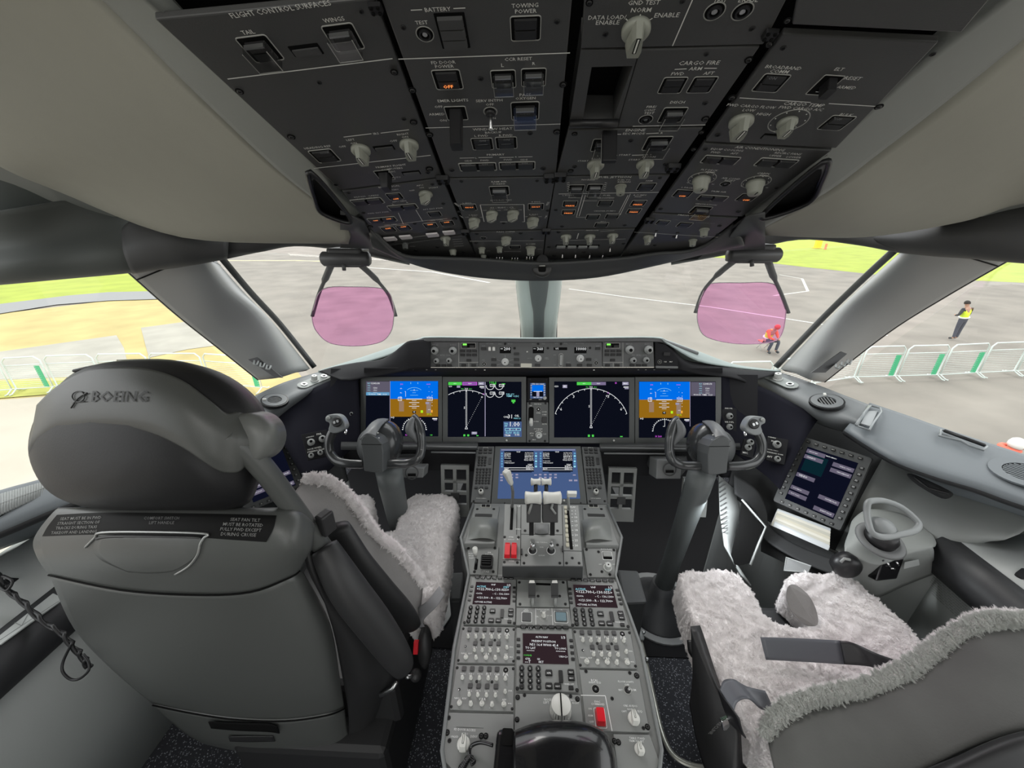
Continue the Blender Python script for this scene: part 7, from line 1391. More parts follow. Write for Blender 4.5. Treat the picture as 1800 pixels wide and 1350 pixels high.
def fpatch(rows, m, k=5): mb = MB(); mb.grid(patch([rowpts(r) for r in rows], k), m); return mb

from mathutils.bvhtree import BVHTree
class Drape:
    """lay marks on an already built surface"""
    def __init__(s, *mbs): s.t = [BVHTree.FromPolygons([v[:] for v in m.v], m.f) for m in mbs]
    def at(s, x, y, h=.0015):
        r = ray(x, y); best = None
        for t in s.t:
            l, n, i, d = t.ray_cast(CAM, r.normalized())
            if l is not None and (best is None or d < best[0]): best = (d, l)
        return best[1] - r.normalized()*h if best else P(x, y, .7)
    def text(s, mb, x, y, body, w, m, a=0, h=.003, shear=0):
        vs, fs, tw = text_mesh(body); k = w/tw; ca, sa = math.cos(math.radians(a)), math.sin(math.radians(a))
        mb.add([s.at(x+k*((v.x+shear*v.y)*ca-v.y*sa), y-k*((v.x+shear*v.y)*sa+v.y*ca), h) for v in vs], fs, m)
    def grid(s, mb, rows, m, h=.0015, k=5):
        g = patch([[V((x, y, 0)) for x, y in r] for r in rows], k); mb.grid([[s.at(v.x, v.y, h) for v in r] for r in g], m)
    def line(s, mb, pts, r, m, h=.001, k=5): mb.tube([s.at(v.x, v.y, h) for v in spline([V((x, y, 0)) for x, y in pts], k)], r, m, 6)
# ---- left seat, seen from behind
ls = thing('pilot_seat', V((-.66, .62, 0)), 'left pilot seat seen from behind with a grey shell back and black leather headrest', 'seat')
r0 = [(98, 896, .745), (200, 893, .71), (330, 894, .69), (450, 896, .70), (520, 898, .72), (553, 922, .76)]
r1 = [(60, 945, .765), (190, 937, .685), (330, 939, .665), (450, 941, .675), (520, 950, .69), (549, 962, .755)]
r2 = [(64, 978, .77), (190, 985, .695), (330, 995, .67), (440, 995, .68), (510, 985, .70), (536, 985, .755)]
r3 = [(85, 1010, .785), (210, 1036, .72), (340, 1045, .70), (440, 1040, .705), (508, 1015, .73), (527, 1003, .775)]
hmb = fpatch([[(112, 899, .82)] + [(x, y-1, d+.08) for x, y, d in r0[1:5]] + [(548, 925, .83)], r0, r1, r2, r3], shell); DH = Drape(hmb); o = obj('back_housing', hmb, ls, thick=.012, off=-1, label='rounded upper housing with placards')
mb = MB(); mb.grid([[P(112, 900, .83), P(300, 896, .78), P(548, 926, .84)], [P(100, 896, .75), P(300, 894, .695), P(553, 922, .765)]], shell2, False); obj('top_plate', mb, ls, thick=.004)
rows = [[(86, 1008, .80), (210, 1034, .73), (340, 1043, .71), (440, 1038, .715), (508, 1013, .74), (532, 1003, .78)],
        [(130, 1105, .86), (240, 1130, .80), (370, 1140, .775), (480, 1135, .785), (552, 1110, .80), (580, 1095, .86)],
        [(200, 1180, .925), (290, 1205, .885), (400, 1215, .865), (500, 1215, .868), (572, 1200, .88), (597, 1188, .94)],
        [(268, 1237, .995), (330, 1250, .965), (410, 1262, .95), (500, 1265, .95), (574, 1255, .955), (606, 1243, 1.0)]]
obj('back_shell', fpatch(rows, shell, 6), ls, thick=.012, off=-1)
rows = [[(268, 1239, .99), (330, 1252, .96), (410, 1264, .945), (500, 1267, .945), (574, 1257, .95), (606, 1245, .995)],
        [(318, 1284, 1.045), (370, 1298, 1.02), (430, 1306, 1.01), (510, 1309, 1.01), (578, 1302, 1.01), (612, 1293, 1.05)],
        [(352, 1305, 1.09), (400, 1316, 1.065), (450, 1323, 1.055), (520, 1323, 1.055), (580, 1316, 1.055), (622, 1307, 1.09)],
        [(360, 1308, 1.15), (405, 1318, 1.12), (455, 1324, 1.11), (520, 1324, 1.11), (580, 1317, 1.11), (618, 1308, 1.15)]]
lw = obj('lower_shell', fpatch(rows, shell, 5), ls, thick=.010, off=-1)
mb = MB(); mb.grid(patch([[P(367, 1268, .948), P(420, 1270, .94), P(470, 1271, .94), P(488, 1276, .945)], [P(372, 1279, .965), P(420, 1283, .957), P(470, 1285, .957), P(492, 1288, .965)]], 4), gap); obj('hand_slot', mb, lw, thick=.002, off=1)
mb = MB(); mb.grid(patch([[P(402, 1294, .985), P(440, 1293, .98), P(480, 1293, .98)], [P(405, 1302, 1.0), P(440, 1303, .995), P(484, 1302, .995)]], 4), shell2); obj('lower_slot', mb, lw, thick=.002, off=1)
for r_ in (r3, rows[0]): mb = MB(); mb.tube(spline([P(x, y+1, d-.001) for x, y, d in r_], 5), .0018, gap, 5); obj('seam', mb, ls)
# placards
mb = MB(); DH.grid(mb, [[(100, 905), (180, 901), (300, 902), (420, 904), (486, 906)], [(84, 925), (174, 920), (300, 921), (416, 926), (480, 930)], [(74, 943), (168, 940), (300, 942), (408, 949), (468, 953)]], mat('placard_black', (.006, .006, .006), .6, spec=.15), .002, 8); pk = obj('placard', mb, ls)
tx = MB(); ti = mat('placard_ink', (.20, .20, .195), .5)
for i, (s_, w) in enumerate((('SEAT MUST BE IN FWD', 72), ('STRAIGHT SECTION OF', 74), ('TRACKS DURING TAXI', 72), ('TAKEOFF AND LANDING', 80))): DH.text(tx, 142-4*i, 911+8.2*i, s_, w, ti, 2, .0035, .3)
for i, (s_, w) in enumerate((('SEAT PAN TILT', 52), ('MUST BE ROTATED', 70), ('FULLY FWD EXCEPT', 72), ('DURING CRUISE', 62))): DH.text(tx, 431-4*i, 914+8.6*i, s_, w, ti, -2, .0035, .2)
for i, (s_, w) in enumerate((('COMFORT SWITCH', 62), ('LIFT HANDLE', 44))): DH.text(tx, 284, 911+8*i, s_, w, mat('placard_ink_faint', (.09, .09, .088), .5), 0, .0035, .2)
obj('placard_text', tx, pk)
fl = MB(); DH.grid(fl, [[(170, 946), (260, 943), (340, 944), (354, 948)], [(164, 965), (250, 962), (330, 962), (350, 966)], [(178, 985), (250, 985), (310, 986), (338, 984)], [(225, 1006), (260, 1008), (295, 1006), (312, 1000)]], shell, .006)
fo = obj('stowage_flap', fl, ls, thick=.006, off=-1)
mb = MB(); DH.line(mb, [(150, 962), (166, 946), (180, 936), (270, 935), (360, 938), (358, 946), (352, 956), (347, 975), (332, 995), (308, 1010)], .0022, mat('flap_rim', (.40, .41, .40), .3, .6), .004); DH.line(mb, [(352, 946), (300, 944), (200, 943), (170, 947)], .0028, shell2, .003); obj('rim', mb, fo)
# headrest: black leather cushion, grey band, swept arm
cx, cy = 262, 775
out = [(50, 800), (56, 748), (84, 700), (130, 655), (200, 635), (300, 634), (380, 652), (440, 692), (468, 740), (468, 800), (452, 845), (420, 893), (300, 897), (180, 895), (112, 880), (72, 850)]
rings = []
for s_, d in ((.25, .612), (.55, .617), (.80, .628), (.93, .645), (.99, .665), (1.0, .69), (.985, .73), (.95, .77), (.86, .80), (.6, .825), (.25, .835)):
    q = [(cx+(x-cx)*s_ + (8 if d > .7 else 0), cy+(y-cy)*s_) for x, y in out]; rings.append(spline([P(x, y, d + (.05*((x-cx)/210)**2)) for x, y in q], 4, True))
mb = MB(); mb.loft(rings, leath); hr = obj('headrest_cushion', mb, ls)
mb = MB(); mb.tube(spline([P(x, y, d) for x, y, d in ((130, 652, .70), (200, 640, .685), (290, 648, .66), (350, 675, .655), (385, 700, .66), (395, 725, .665))], 5), .003, leath, 6); obj('piping', mb, hr)
sd = fpatch([[(205, 634, .74), (300, 634, .73), (380, 655, .74), (437, 692, .76), (466, 740, .79), (466, 800, .80), (450, 845, .79)], [(230, 638, .688), (300, 645, .68), (360, 672, .685), (400, 700, .69), (418, 730, .69), (430, 790, .70), (425, 840, .70)]], leat2, 5); obj('side_leather', sd, hr, thick=.004, off=0, label='greyer leather side of the cushion')
band = fpatch([[(64, 712, .70), (98, 680, .672), (150, 652, .655), (200, 645, .642), (260, 648, .632), (320, 668, .628), (372, 706, .632), (398, 726, .640), (422, 724, .66), (445, 740, .675)],
               [(58, 745, .70), (95, 712, .660), (145, 690, .636), (200, 684, .618), (260, 688, .608), (320, 710, .606), (370, 745, .613), (400, 765, .625), (420, 765, .635), (440, 770, .65)],
               [(50, 780, .705), (90, 745, .662), (140, 736, .634), (200, 734, .614), (265, 742, .603), (325, 768, .603), (365, 795, .612), (395, 806, .625), (418, 806, .635), (438, 800, .65)],
               [(50, 798, .72), (88, 762, .675), (140, 753, .645), (200, 752, .625), (265, 762, .614), (322, 788, .613), (358, 812, .620), (388, 829, .632), (418, 830, .642), (436, 815, .66)]], mat('headrest_band', (.085, .088, .083), .42, bump=.15, bscale=650), 5)
bd = obj('headrest_band', band, ls, thick=.008, off=-1)
# embossed dark lettering mark on the band
DB = Drape(band); mb = MB(); em = mat('emboss_dark', (.022, .023, .022), .5)
DB.text(mb, 210, 698, 'BOEING', 98, em, 0, .003, .15); DB.line(mb, [(138+11*math.cos(a*.52), 697+9*math.sin(a*.52)) for a in range(13)], .0009, em, .004); DB.line(mb, [(125, 717), (134, 704), (143, 696), (153, 691)], .0012, em, .004); DB.line(mb, [(128, 708), (150, 706)], .0008, em, .004); obj('emblem', mb, bd)
mb = MB(); c = P(428, 772, .655); mb.lathe(PL(c, RX, UP).Mp(c), [(.044, -.05), (.044, -.004), (.038, .004), (.02, .008), (.002, .009)], mat('knuckle_grey', (.15, .155, .148), .4), 32); obj('hinge_knuckle', mb, ls)
arm_p = spline([P(*q) for q in ((400, 762, .640), (432, 790, .66), (470, 832, .69), (510, 885, .735), (545, 932, .78), (572, 968, .83))], 6)
mb = MB(); mb.tube(arm_p, [.022]*4+[.024]*(len(arm_p)-4), shell, 12, flat=.75); ha = obj('headrest_arm', mb, ls)
# right flank: dark frame, folded armrest pads
fr = fpatch([[(536, 935, .79), (560, 960, .84), (600, 985, .92)], [(545, 1000, .79), (590, 1040, .86), (650, 1060, .95)], [(585, 1095, .86), (630, 1130, .90), (690, 1120, .99)], [(603, 1180, .94), (650, 1200, .96), (712, 1170, 1.05)], [(612, 1245, 1.0), (660, 1235, 1.04), (700, 1200, 1.10)], [(614, 1300, 1.07), (640, 1290, 1.08), (660, 1240, 1.12)]], shell2); obj('side_frame', fr, ls, thick=.012, off=0)
mb = MB(); q = spline([P(*a) for a in ((570, 962, .80), (590, 1000, .80), (618, 1045, .815), (660, 1100, .85), (695, 1150, .89), (708, 1172, .91))], 6); n_ = len(q); mb.tube([q[0]+(q[0]-q[1])*.6]+q+[q[-1]+(q[-1]-q[-2])*.6], [.012]+[.026+.012*math.sin(math.pi*i/(n_-1)) for i in range(n_)]+[.014], pad, 18); obj('armrest', mb, ls, label='folded up black armrest')
mb = MB(); q = spline([P(*a) for a in ((592, 925, .88), (622, 985, .91), (660, 1035, .96), (700, 1075, 1.02), (722, 1100, 1.06))], 6); mb.tube([q[0]+(q[0]-q[1])*.5]+q, [.008]+[.030+.018*math.sin(math.pi*i/(len(q)-1)) for i in range(len(q))], shell2, 16, flat=.6); obj('inner_bolster', mb, ls)
mb = MB(); mb.box(Matrix.Translation(P(577, 935, .80)) @ Matrix.Rotation(-.4, 4, 'Z'), .022, .03, .05, shell2); obj('pivot_block', mb, ls, bevel=.004)
# cover cloth on the inboard flank with a fluffy seam
fe = [(536, 843, .93), (572, 846, .95), (604, 866, .97), (634, 904, .99), (658, 938, 1.02), (692, 966, 1.05), (720, 998, 1.09), (741, 1028, 1.13)]
cl_ = fpatch([fe, [(520, 862, .90), (556, 880, .92), (590, 905, .94), (618, 940, .96), (645, 975, .99), (680, 1005, 1.02), (712, 1040, 1.06), (738, 1062, 1.10)], [(505, 880, .86), (540, 910, .88), (575, 945, .90), (605, 975, .92), (632, 1010, .95), (665, 1045, .99), (700, 1080, 1.03), (729, 1106, 1.07)]], cloth)
obj('cover_cloth', cl_, ls, thick=.01, off=0)
mb = MB(); q = spline([P(x, y, d+.0) for x, y, d in fe], 5); mb.tube(q, .012, furm, 8); fur(obj('fur_edge', mb, ls), 1800, .007, kids=18)
def pan(parent, px, z, h, n, L=.011, hz=None):
    out = spline([PZ(x, y, z) for x, y in px], 3, True); c = sum(out, V())/len(out)
    def ring(sc_, zz): return [V((c.x+(v.x-c.x)*sc_, c.y+(v.y-c.y)*sc_, zz)) for v in out]
    mb = MB(); k0 = len(out)
    # rim rings then a filled top
    def inset(dst, zz):
        r = []
        for i, v in enumerate(out):
            a, b = out[i-1], out[(i+1) % k0]; t = (b-a).normalized(); nn = V((-t.y, t.x, 0))
            if (sum(((out[j].x*out[(j+1) % k0].y-out[(j+1) % k0].x*out[j].y) for j in range(k0)))) < 0: nn = -nn
            p = v+nn*dst; p.z = zz; r.append(p)
        return r
    mb.prism(Matrix(), [(v.x, v.y) for v in out], z-h, z, furm)
    tm_ = bpy.data.meshes.new('t'); tm_.from_pydata([v[:] for v in mb.v], [], mb.f); to = bpy.data.objects.new('t', tm_); COL.objects.link(to)
    r_ = to.modifiers.new('r', 'REMESH'); r_.mode = 'VOXEL'; r_.voxel_size = .011; r_.use_smooth_shade = True
    q_ = to.modifiers.new('s', 'SMOOTH'); q_.factor = .5; q_.iterations = 9
    dg = bpy.context.evaluated_depsgraph_get(); dg.update(); me = bpy.data.meshes.new_from_object(to.evaluated_get(dg)); bpy.data.objects.remove(to)
    rr = random.Random(3)
    mb = MB(); mb.add([v.co + V((0, 0, .004*math.sin(v.co.x*70+3*math.sin(v.co.y*40))*math.sin(v.co.y*63))) for v in me.vertices], [tuple(p.vertices) for p in me.polygons], furm, True)
    o = obj('sheepskin_cushion', mb, parent); fur(o, n, L, kids=22); return o
pan(ls, [(600, 872), (640, 867), (655, 878), (655, 905), (654, 930), (675, 933), (697, 931), (702, 905), (712, 880), (728, 869), (760, 867), (793, 869), (803, 882), (799, 910), (791, 935), (788, 970), (780, 1020), (772, 1052), (755, 1075), (720, 1070), (660, 1020), (600, 960), (570, 915)], .60, .13, 7000, .0045)
# belt end, buckle and recline lever at the right hip
mb = MB(); mb.grid(patch([rowpts([(772, 1030, 1.10), (782, 1045, 1.09)]), rowpts([(752, 1055, 1.08), (768, 1066, 1.07)]), rowpts([(732, 1072, 1.09), (745, 1090, 1.08)]), rowpts([(728, 1100, 1.10), (750, 1105, 1.09)])], 4), mat('strap_light', (.26, .26, .27), .5)); obj('strap', mb, ls, thick=.003)
mb = MB(); b0 = [P(x, y, 1.06) for x, y in ((727, 1129), (735, 1129), (734, 1151), (726, 1151))]; mb.loft([b0, [v+AX*.012 for v in b0]], redp, smooth=False); obj('release_tab', mb, ls, label='small red release tab', bevel=.001)
mb = MB(); c = P(746, 1140, 1.08); mb.loft([[c + RX*(.020*k*math.cos(a*math.pi/10)) + UP*(.058*k*math.sin(a*math.pi/10)) + AX*d for a in range(20)] for k, d in ((.7, -.01), (1, 0), (1, .015), (.6, .03))], shell2); obj('buckle_cover', mb, ls)
mb = MB(); c = P(731, 1187, 1.03); mb.loft([[c + RX*(.016*r*math.cos(a*math.pi/8)) + UP*(.016*r*math.sin(a*math.pi/8)) + AX*.016*f for a in range(16)] for f, r in ((-1, .15), (-.8, .6), (-.4, .92), (0, 1), (.4, .92), (.8, .6), (1, .15))], shell2); obj('lever_ball', mb, ls)
mb = MB(); mb.tube([P(715, 1190, 1.0), P(731, 1187, 1.03)], .005, steel, 8); obj('lever_rod', mb, ls)
mb = MB(); mb.tube([P(668, 1222, 1.0), P(690, 1210, 1.0), P(698, 1198, 1.0)], .006, steel, 8); obj('hinge_bracket', mb, ls)
mb = MB(); mb.box(Matrix.Translation(V((-.60, .72, .03))), .42, .40, .30, shell2); obj('base_box', mb, ls, bevel=.02)
mb = MB(); mb.box(Matrix.Translation(V((-.60, .85, .30))), .46, .50, .17, shell2); obj('pan_frame', mb, ls, bevel=.02)
mb = MB(); q = [P(428, 1327, 1.085), P(459, 1329, 1.085), P(457, 1342, 1.09), P(430, 1342, 1.09)]; mb.poly(q, mat('tag_yellow', (.80, .62, .04), .5)); tg = obj('caution_tag', mb, ls, thick=.001, label='yellow and white caution tag')
mb = MB(); TPn = PL(P(443, 1333, 1.082), (1, 0, 0), UP); mb.text(TPn.M(443, 1331, .0), 'CAUTION', 24*TPn.s_(443, 1331), gap); mb.poly([P(429.5, 1336, 1.083), P(458, 1337, 1.083), P(457, 1341.5, 1.086), P(430.5, 1341.5, 1.086)], ltr); obj('tag_print', mb, tg)

# ---- right seat
rs = thing('pilot_seat', V((.78, .55, 0)), 'right pilot seat with pale sheepskin cushion and grey cloth covered back, harness loose', 'seat')
pan(rs, [(1196, 1008), (1215, 1003), (1283, 1002), (1302, 1012), (1325, 1042), (1352, 1088), (1390, 1099), (1430, 1103), (1441, 1098), (1432, 1062), (1400, 1040), (1384, 1026), (1390, 1010), (1410, 1006), (1485, 1010), (1518, 1030), (1552, 1058), (1593, 1096), (1628, 1145), (1620, 1200), (1560, 1250), (1450, 1290), (1350, 1300), (1310, 1270), (1266, 1204), (1244, 1150), (1221, 1097), (1205, 1050)], .575, .13, 11000, .005)
mb = MB(); c = [P(x, y, d) for x, y, d in ((1385, 1032, 1.13), (1398, 1028, 1.14), (1420, 1045, 1.12), (1434, 1070, 1.09), (1437, 1098, 1.07), (1415, 1098, 1.085), (1395, 1080, 1.10), (1383, 1055, 1.12))]; mb.poly(spline(c, 4, True), cloth); obj('thigh_pad_face', mb, rs, thick=.004)
be = [(1349, 1297, .80), (1373, 1262, .81), (1404, 1242, .82), (1456, 1228, .82), (1524, 1214, .82), (1576, 1193, .82), (1621, 1166, .83), (1669, 1131, .84), (1714, 1104, .84), (1748, 1095, .84), (1800, 1097, .83), (1880, 1110, .82)]
bk_ = fpatch([be, [(x+(4 if x < 1500 else 0), y+22, d-.025) for x, y, d in be], [(1365, 1370, .74), (1395, 1330, .745), (1430, 1312, .75), (1480, 1300, .75), (1545, 1285, .75), (1600, 1262, .75), (1650, 1232, .76), (1700, 1200, .765), (1745, 1180, .765), (1780, 1172, .765), (1830, 1175, .76), (1910, 1190, .75)], [(1390, 1460, .70), (1425, 1430, .70), (1465, 1420, .70), (1520, 1400, .70), (1580, 1375, .70), (1640, 1345, .70), (1690, 1318, .70), (1740, 1300, .70), (1785, 1288, .70), (1820, 1282, .70), (1870, 1282, .70), (1950, 1290, .70)]], cloth2)
obj('back_cover', bk_, rs, thick=.02, off=-1)
fb = fpatch([be, [(x-6, y-14, d+.05) for x, y, d in be], [(x-4, y+25, d+.13) for x, y, d in be]], furm); fur(obj('front_sheepskin', fb, rs, thick=.01, off=0), 2600, .009, kids=16)
mb = MB(); q = spline([P(x, y-3, d) for x, y, d in be], 5); mb.tube(q, .0135, furm, 8); fur(obj('fur_edge', mb, rs), 3000, .008, mat('sheepskin_edge', (.55, .56, .53), .9, spec=.2), kids=16)
fs = fpatch([[(1349, 1297, .80), (1340, 1300, .83), (1325, 1290, .86)], [(1372, 1400, .73), (1345, 1400, .76), (1322, 1390, .80)]], furm); fur(obj('side_sheepskin', fs, rs, thick=.01), 500, .009, kids=14)
dk = fpatch([[(1500, 1420, .69), (1650, 1345, .69), (1800, 1285, .69), (1950, 1290, .69)], [(1500, 1520, .66), (1680, 1460, .66), (1850, 1400, .66), (1990, 1400, .66)]], shell2); obj('back_frame', dk, rs, thick=.02)
mb = MB(); mb.grid(patch([rowpts([(1337, 1120, .985), (1347, 1160, .965)]), rowpts([(1400, 1122, .975), (1405, 1163, .955)]), rowpts([(1476, 1126, .965), (1484, 1168, .945)])], 5), belt); bl1 = obj('lap_belt', mb, rs, thick=.003, label='wide steel grey strap end')
mb = MB(); mb.grid(patch([rowpts([(1476, 1126, .965), (1484, 1168, .945)]), rowpts([(1500, 1130, .95), (1530, 1172, .92)]), rowpts([(1545, 1150, .93), (1552, 1182, .91)]), rowpts([(1592, 1165, .90), (1585, 1190, .89)])], 5), beltd); obj('belt_web', mb, rs, thick=.003)
mb = MB(); mb.grid(patch([rowpts([(1266, 1212, .86), (1290, 1250, .82)]), rowpts([(1272, 1196, .88), (1298, 1232, .84)]), rowpts([(1290, 1194, .88), (1318, 1228, .84)]), rowpts([(1312, 1206, .875), (1340, 1246, .845)]), rowpts([(1345, 1214, .87), (1364, 1253, .85)])], 5), belt); obj('shoulder_strap', mb, rs, thick=.003)
mb = MB(); mb.grid(patch([rowpts([(1264, 1212, .87), (1300, 1262, .80)]), rowpts([(1272, 1240, .86), (1306, 1285, .80)]), rowpts([(1284, 1270, .86), (1312, 1296, .82)])], 5), beltd); obj('strap_tail', mb, rs, thick=.003)
mb = MB(); q = [P(x, y, .86) for x, y in ((1268, 1268), (1282, 1262), (1285, 1284), (1272, 1286))]; mb.loft([q, [v+AX*.01 for v in q]], chrome, smooth=False); obj('buckle', mb, rs, bevel=.002)
sb = fpatch([[(1222, 1100, 1.0), (1262, 1204, .92), (1300, 1280, .86)], [(1228, 1180, .98), (1250, 1270, .90), (1300, 1370, .82)], [(1222, 1240, .98), (1245, 1340, .90), (1290, 1430, .82)]], shell2); obj('side_frame', sb, rs, thick=.03, off=0)
mb = MB(); mb.tube(spline([P(*q) for q in ((1214, 1126, 1.02), (1217, 1146, 1.01), (1228, 1158, 1.0), (1232, 1172, .99))], 4), [.010]*9+[.007]*4, blk, 8); ph = obj('release_handle', mb, rs)
mb = MB(); hp2 = PL(P(1220, 1137, .985), (-.25, .0, -.3), RX); mb.text(PL(P(1222, 1137, 1.0), UP*-1+RX*.3, RX+UP*.3).M(1222, 1136, .009), 'PULL', .02, ltr); obj('handle_text', mb, ph)
mb = MB(); mb.box(Matrix.Translation(V((.80, .62, .03))), .42, .40, .28, shell2); obj('base_box', mb, rs, bevel=.02)
mb = MB(); mb.box(Matrix.Translation(V((.80, .68, .30))), .44, .46, .14, shell2); obj('pan_frame', mb, rs, bevel=.02)
SBP = PL(P(1255, 1290, .87), (-.3, 0, -1), RX); mb = MB(); mb.text(SBP.M(1257, 1280, .006), 'RECLINE', .05, ti); obj('side_text', mb, rs)

# ---- floor fittings by the pedestal
t = thing('seat_track', PZ(1180, 1320, .01), 'pale curved seat track rail on the floor right of the pedestal', 'rail'); mb = MB(); mb.tube(spline([PZ(x, y, .02) for x, y in ((1118, 1095), (1132, 1150), (1148, 1220), (1163, 1285), (1182, 1325), (1215, 1345), (1262, 1352))], 5), .009, mat('track_metal', (.34, .34, .30), .35, .5), 6, flat=.5, up=V((0, 0, 1))); obj('rail_strip', mb, t)
mb = MB(); mb.tube([PZ(x, y, .035) for x, y in ((1121, 1100), (1128, 1125))], .011, ltg, 6); obj('end_clamp', mb, t)
for x, y in ((1131, 1112), (1129, 1122), (1137, 1160)): mb = MB(); mb.lathe(Matrix.Translation(PZ(x, y, .03)), [(.008, 0), (.008, .008), (.004, .010)], steel, 10); obj('bolt', mb, t)
t = thing('footwell_box', PZ(1110, 1040, .0), 'dark grey box on the floor against the right side of the pedestal', 'box'); a = [PZ(1084, 1000, .28), PZ(1122, 1002, .28), PZ(1138, 1058, .28), PZ(1096, 1060, .28)]; mb = MB(); mb.loft([a, [V((v.x, v.y, .01)) for v in a]], dkg, smooth=False); obj('box_body', mb, t, bevel=.01)
t = thing('footwell_box', PZ(800, 1040, .0), 'dark grey box on the floor against the left side of the pedestal', 'box'); a = [PZ(790, 1006, .28), PZ(818, 1004, .28), PZ(812, 1056, .28), PZ(790, 1056, .28)]; mb = MB(); mb.loft([a, [V((v.x, v.y, .01)) for v in a]], dkg, smooth=False); obj('box_body', mb, t, bevel=.01)

# ---- headset cord hanging over the left console
t = thing('twisted_cord', P(130, 1190, .95), 'black twisted headset cord with a loop hanging over the left console edge', 'cord')
path = spline([P(*q) for q in ((-30, 985, .98), (2, 1018, .96), (18, 1040, .95), (45, 1062, .94), (75, 1092, .93), (108, 1112, .92), (128, 1135, .91), (146, 1155, .905), (156, 1172, .90))], 8)
for ph_ in (0, math.pi):
    mb = MB(); mb.tube([q + V((.0075*math.cos(i*.55+ph_), 0, .0075*math.sin(i*.55+ph_))) for i, q in enumerate(path)], .0042, blk, 7); obj('strand', mb, t)
mb = MB(); mb.tube(spline([P(*q) for q in ((128, 1128, .90), (112, 1160, .895), (110, 1180, .89), (124, 1194, .89), (140, 1193, .89), (155, 1180, .89), (156, 1165, .895), (146, 1150, .90))], 5), .0028, blk, 7); obj('loop', mb, t)
mb = MB(); mb.tube(spline([P(*q) for q in ((-10, 1020, .95), (10, 1038, .94), (22, 1022, .945), (5, 1012, .95))], 5), .003, blk, 7); obj('small_loop', mb, t)

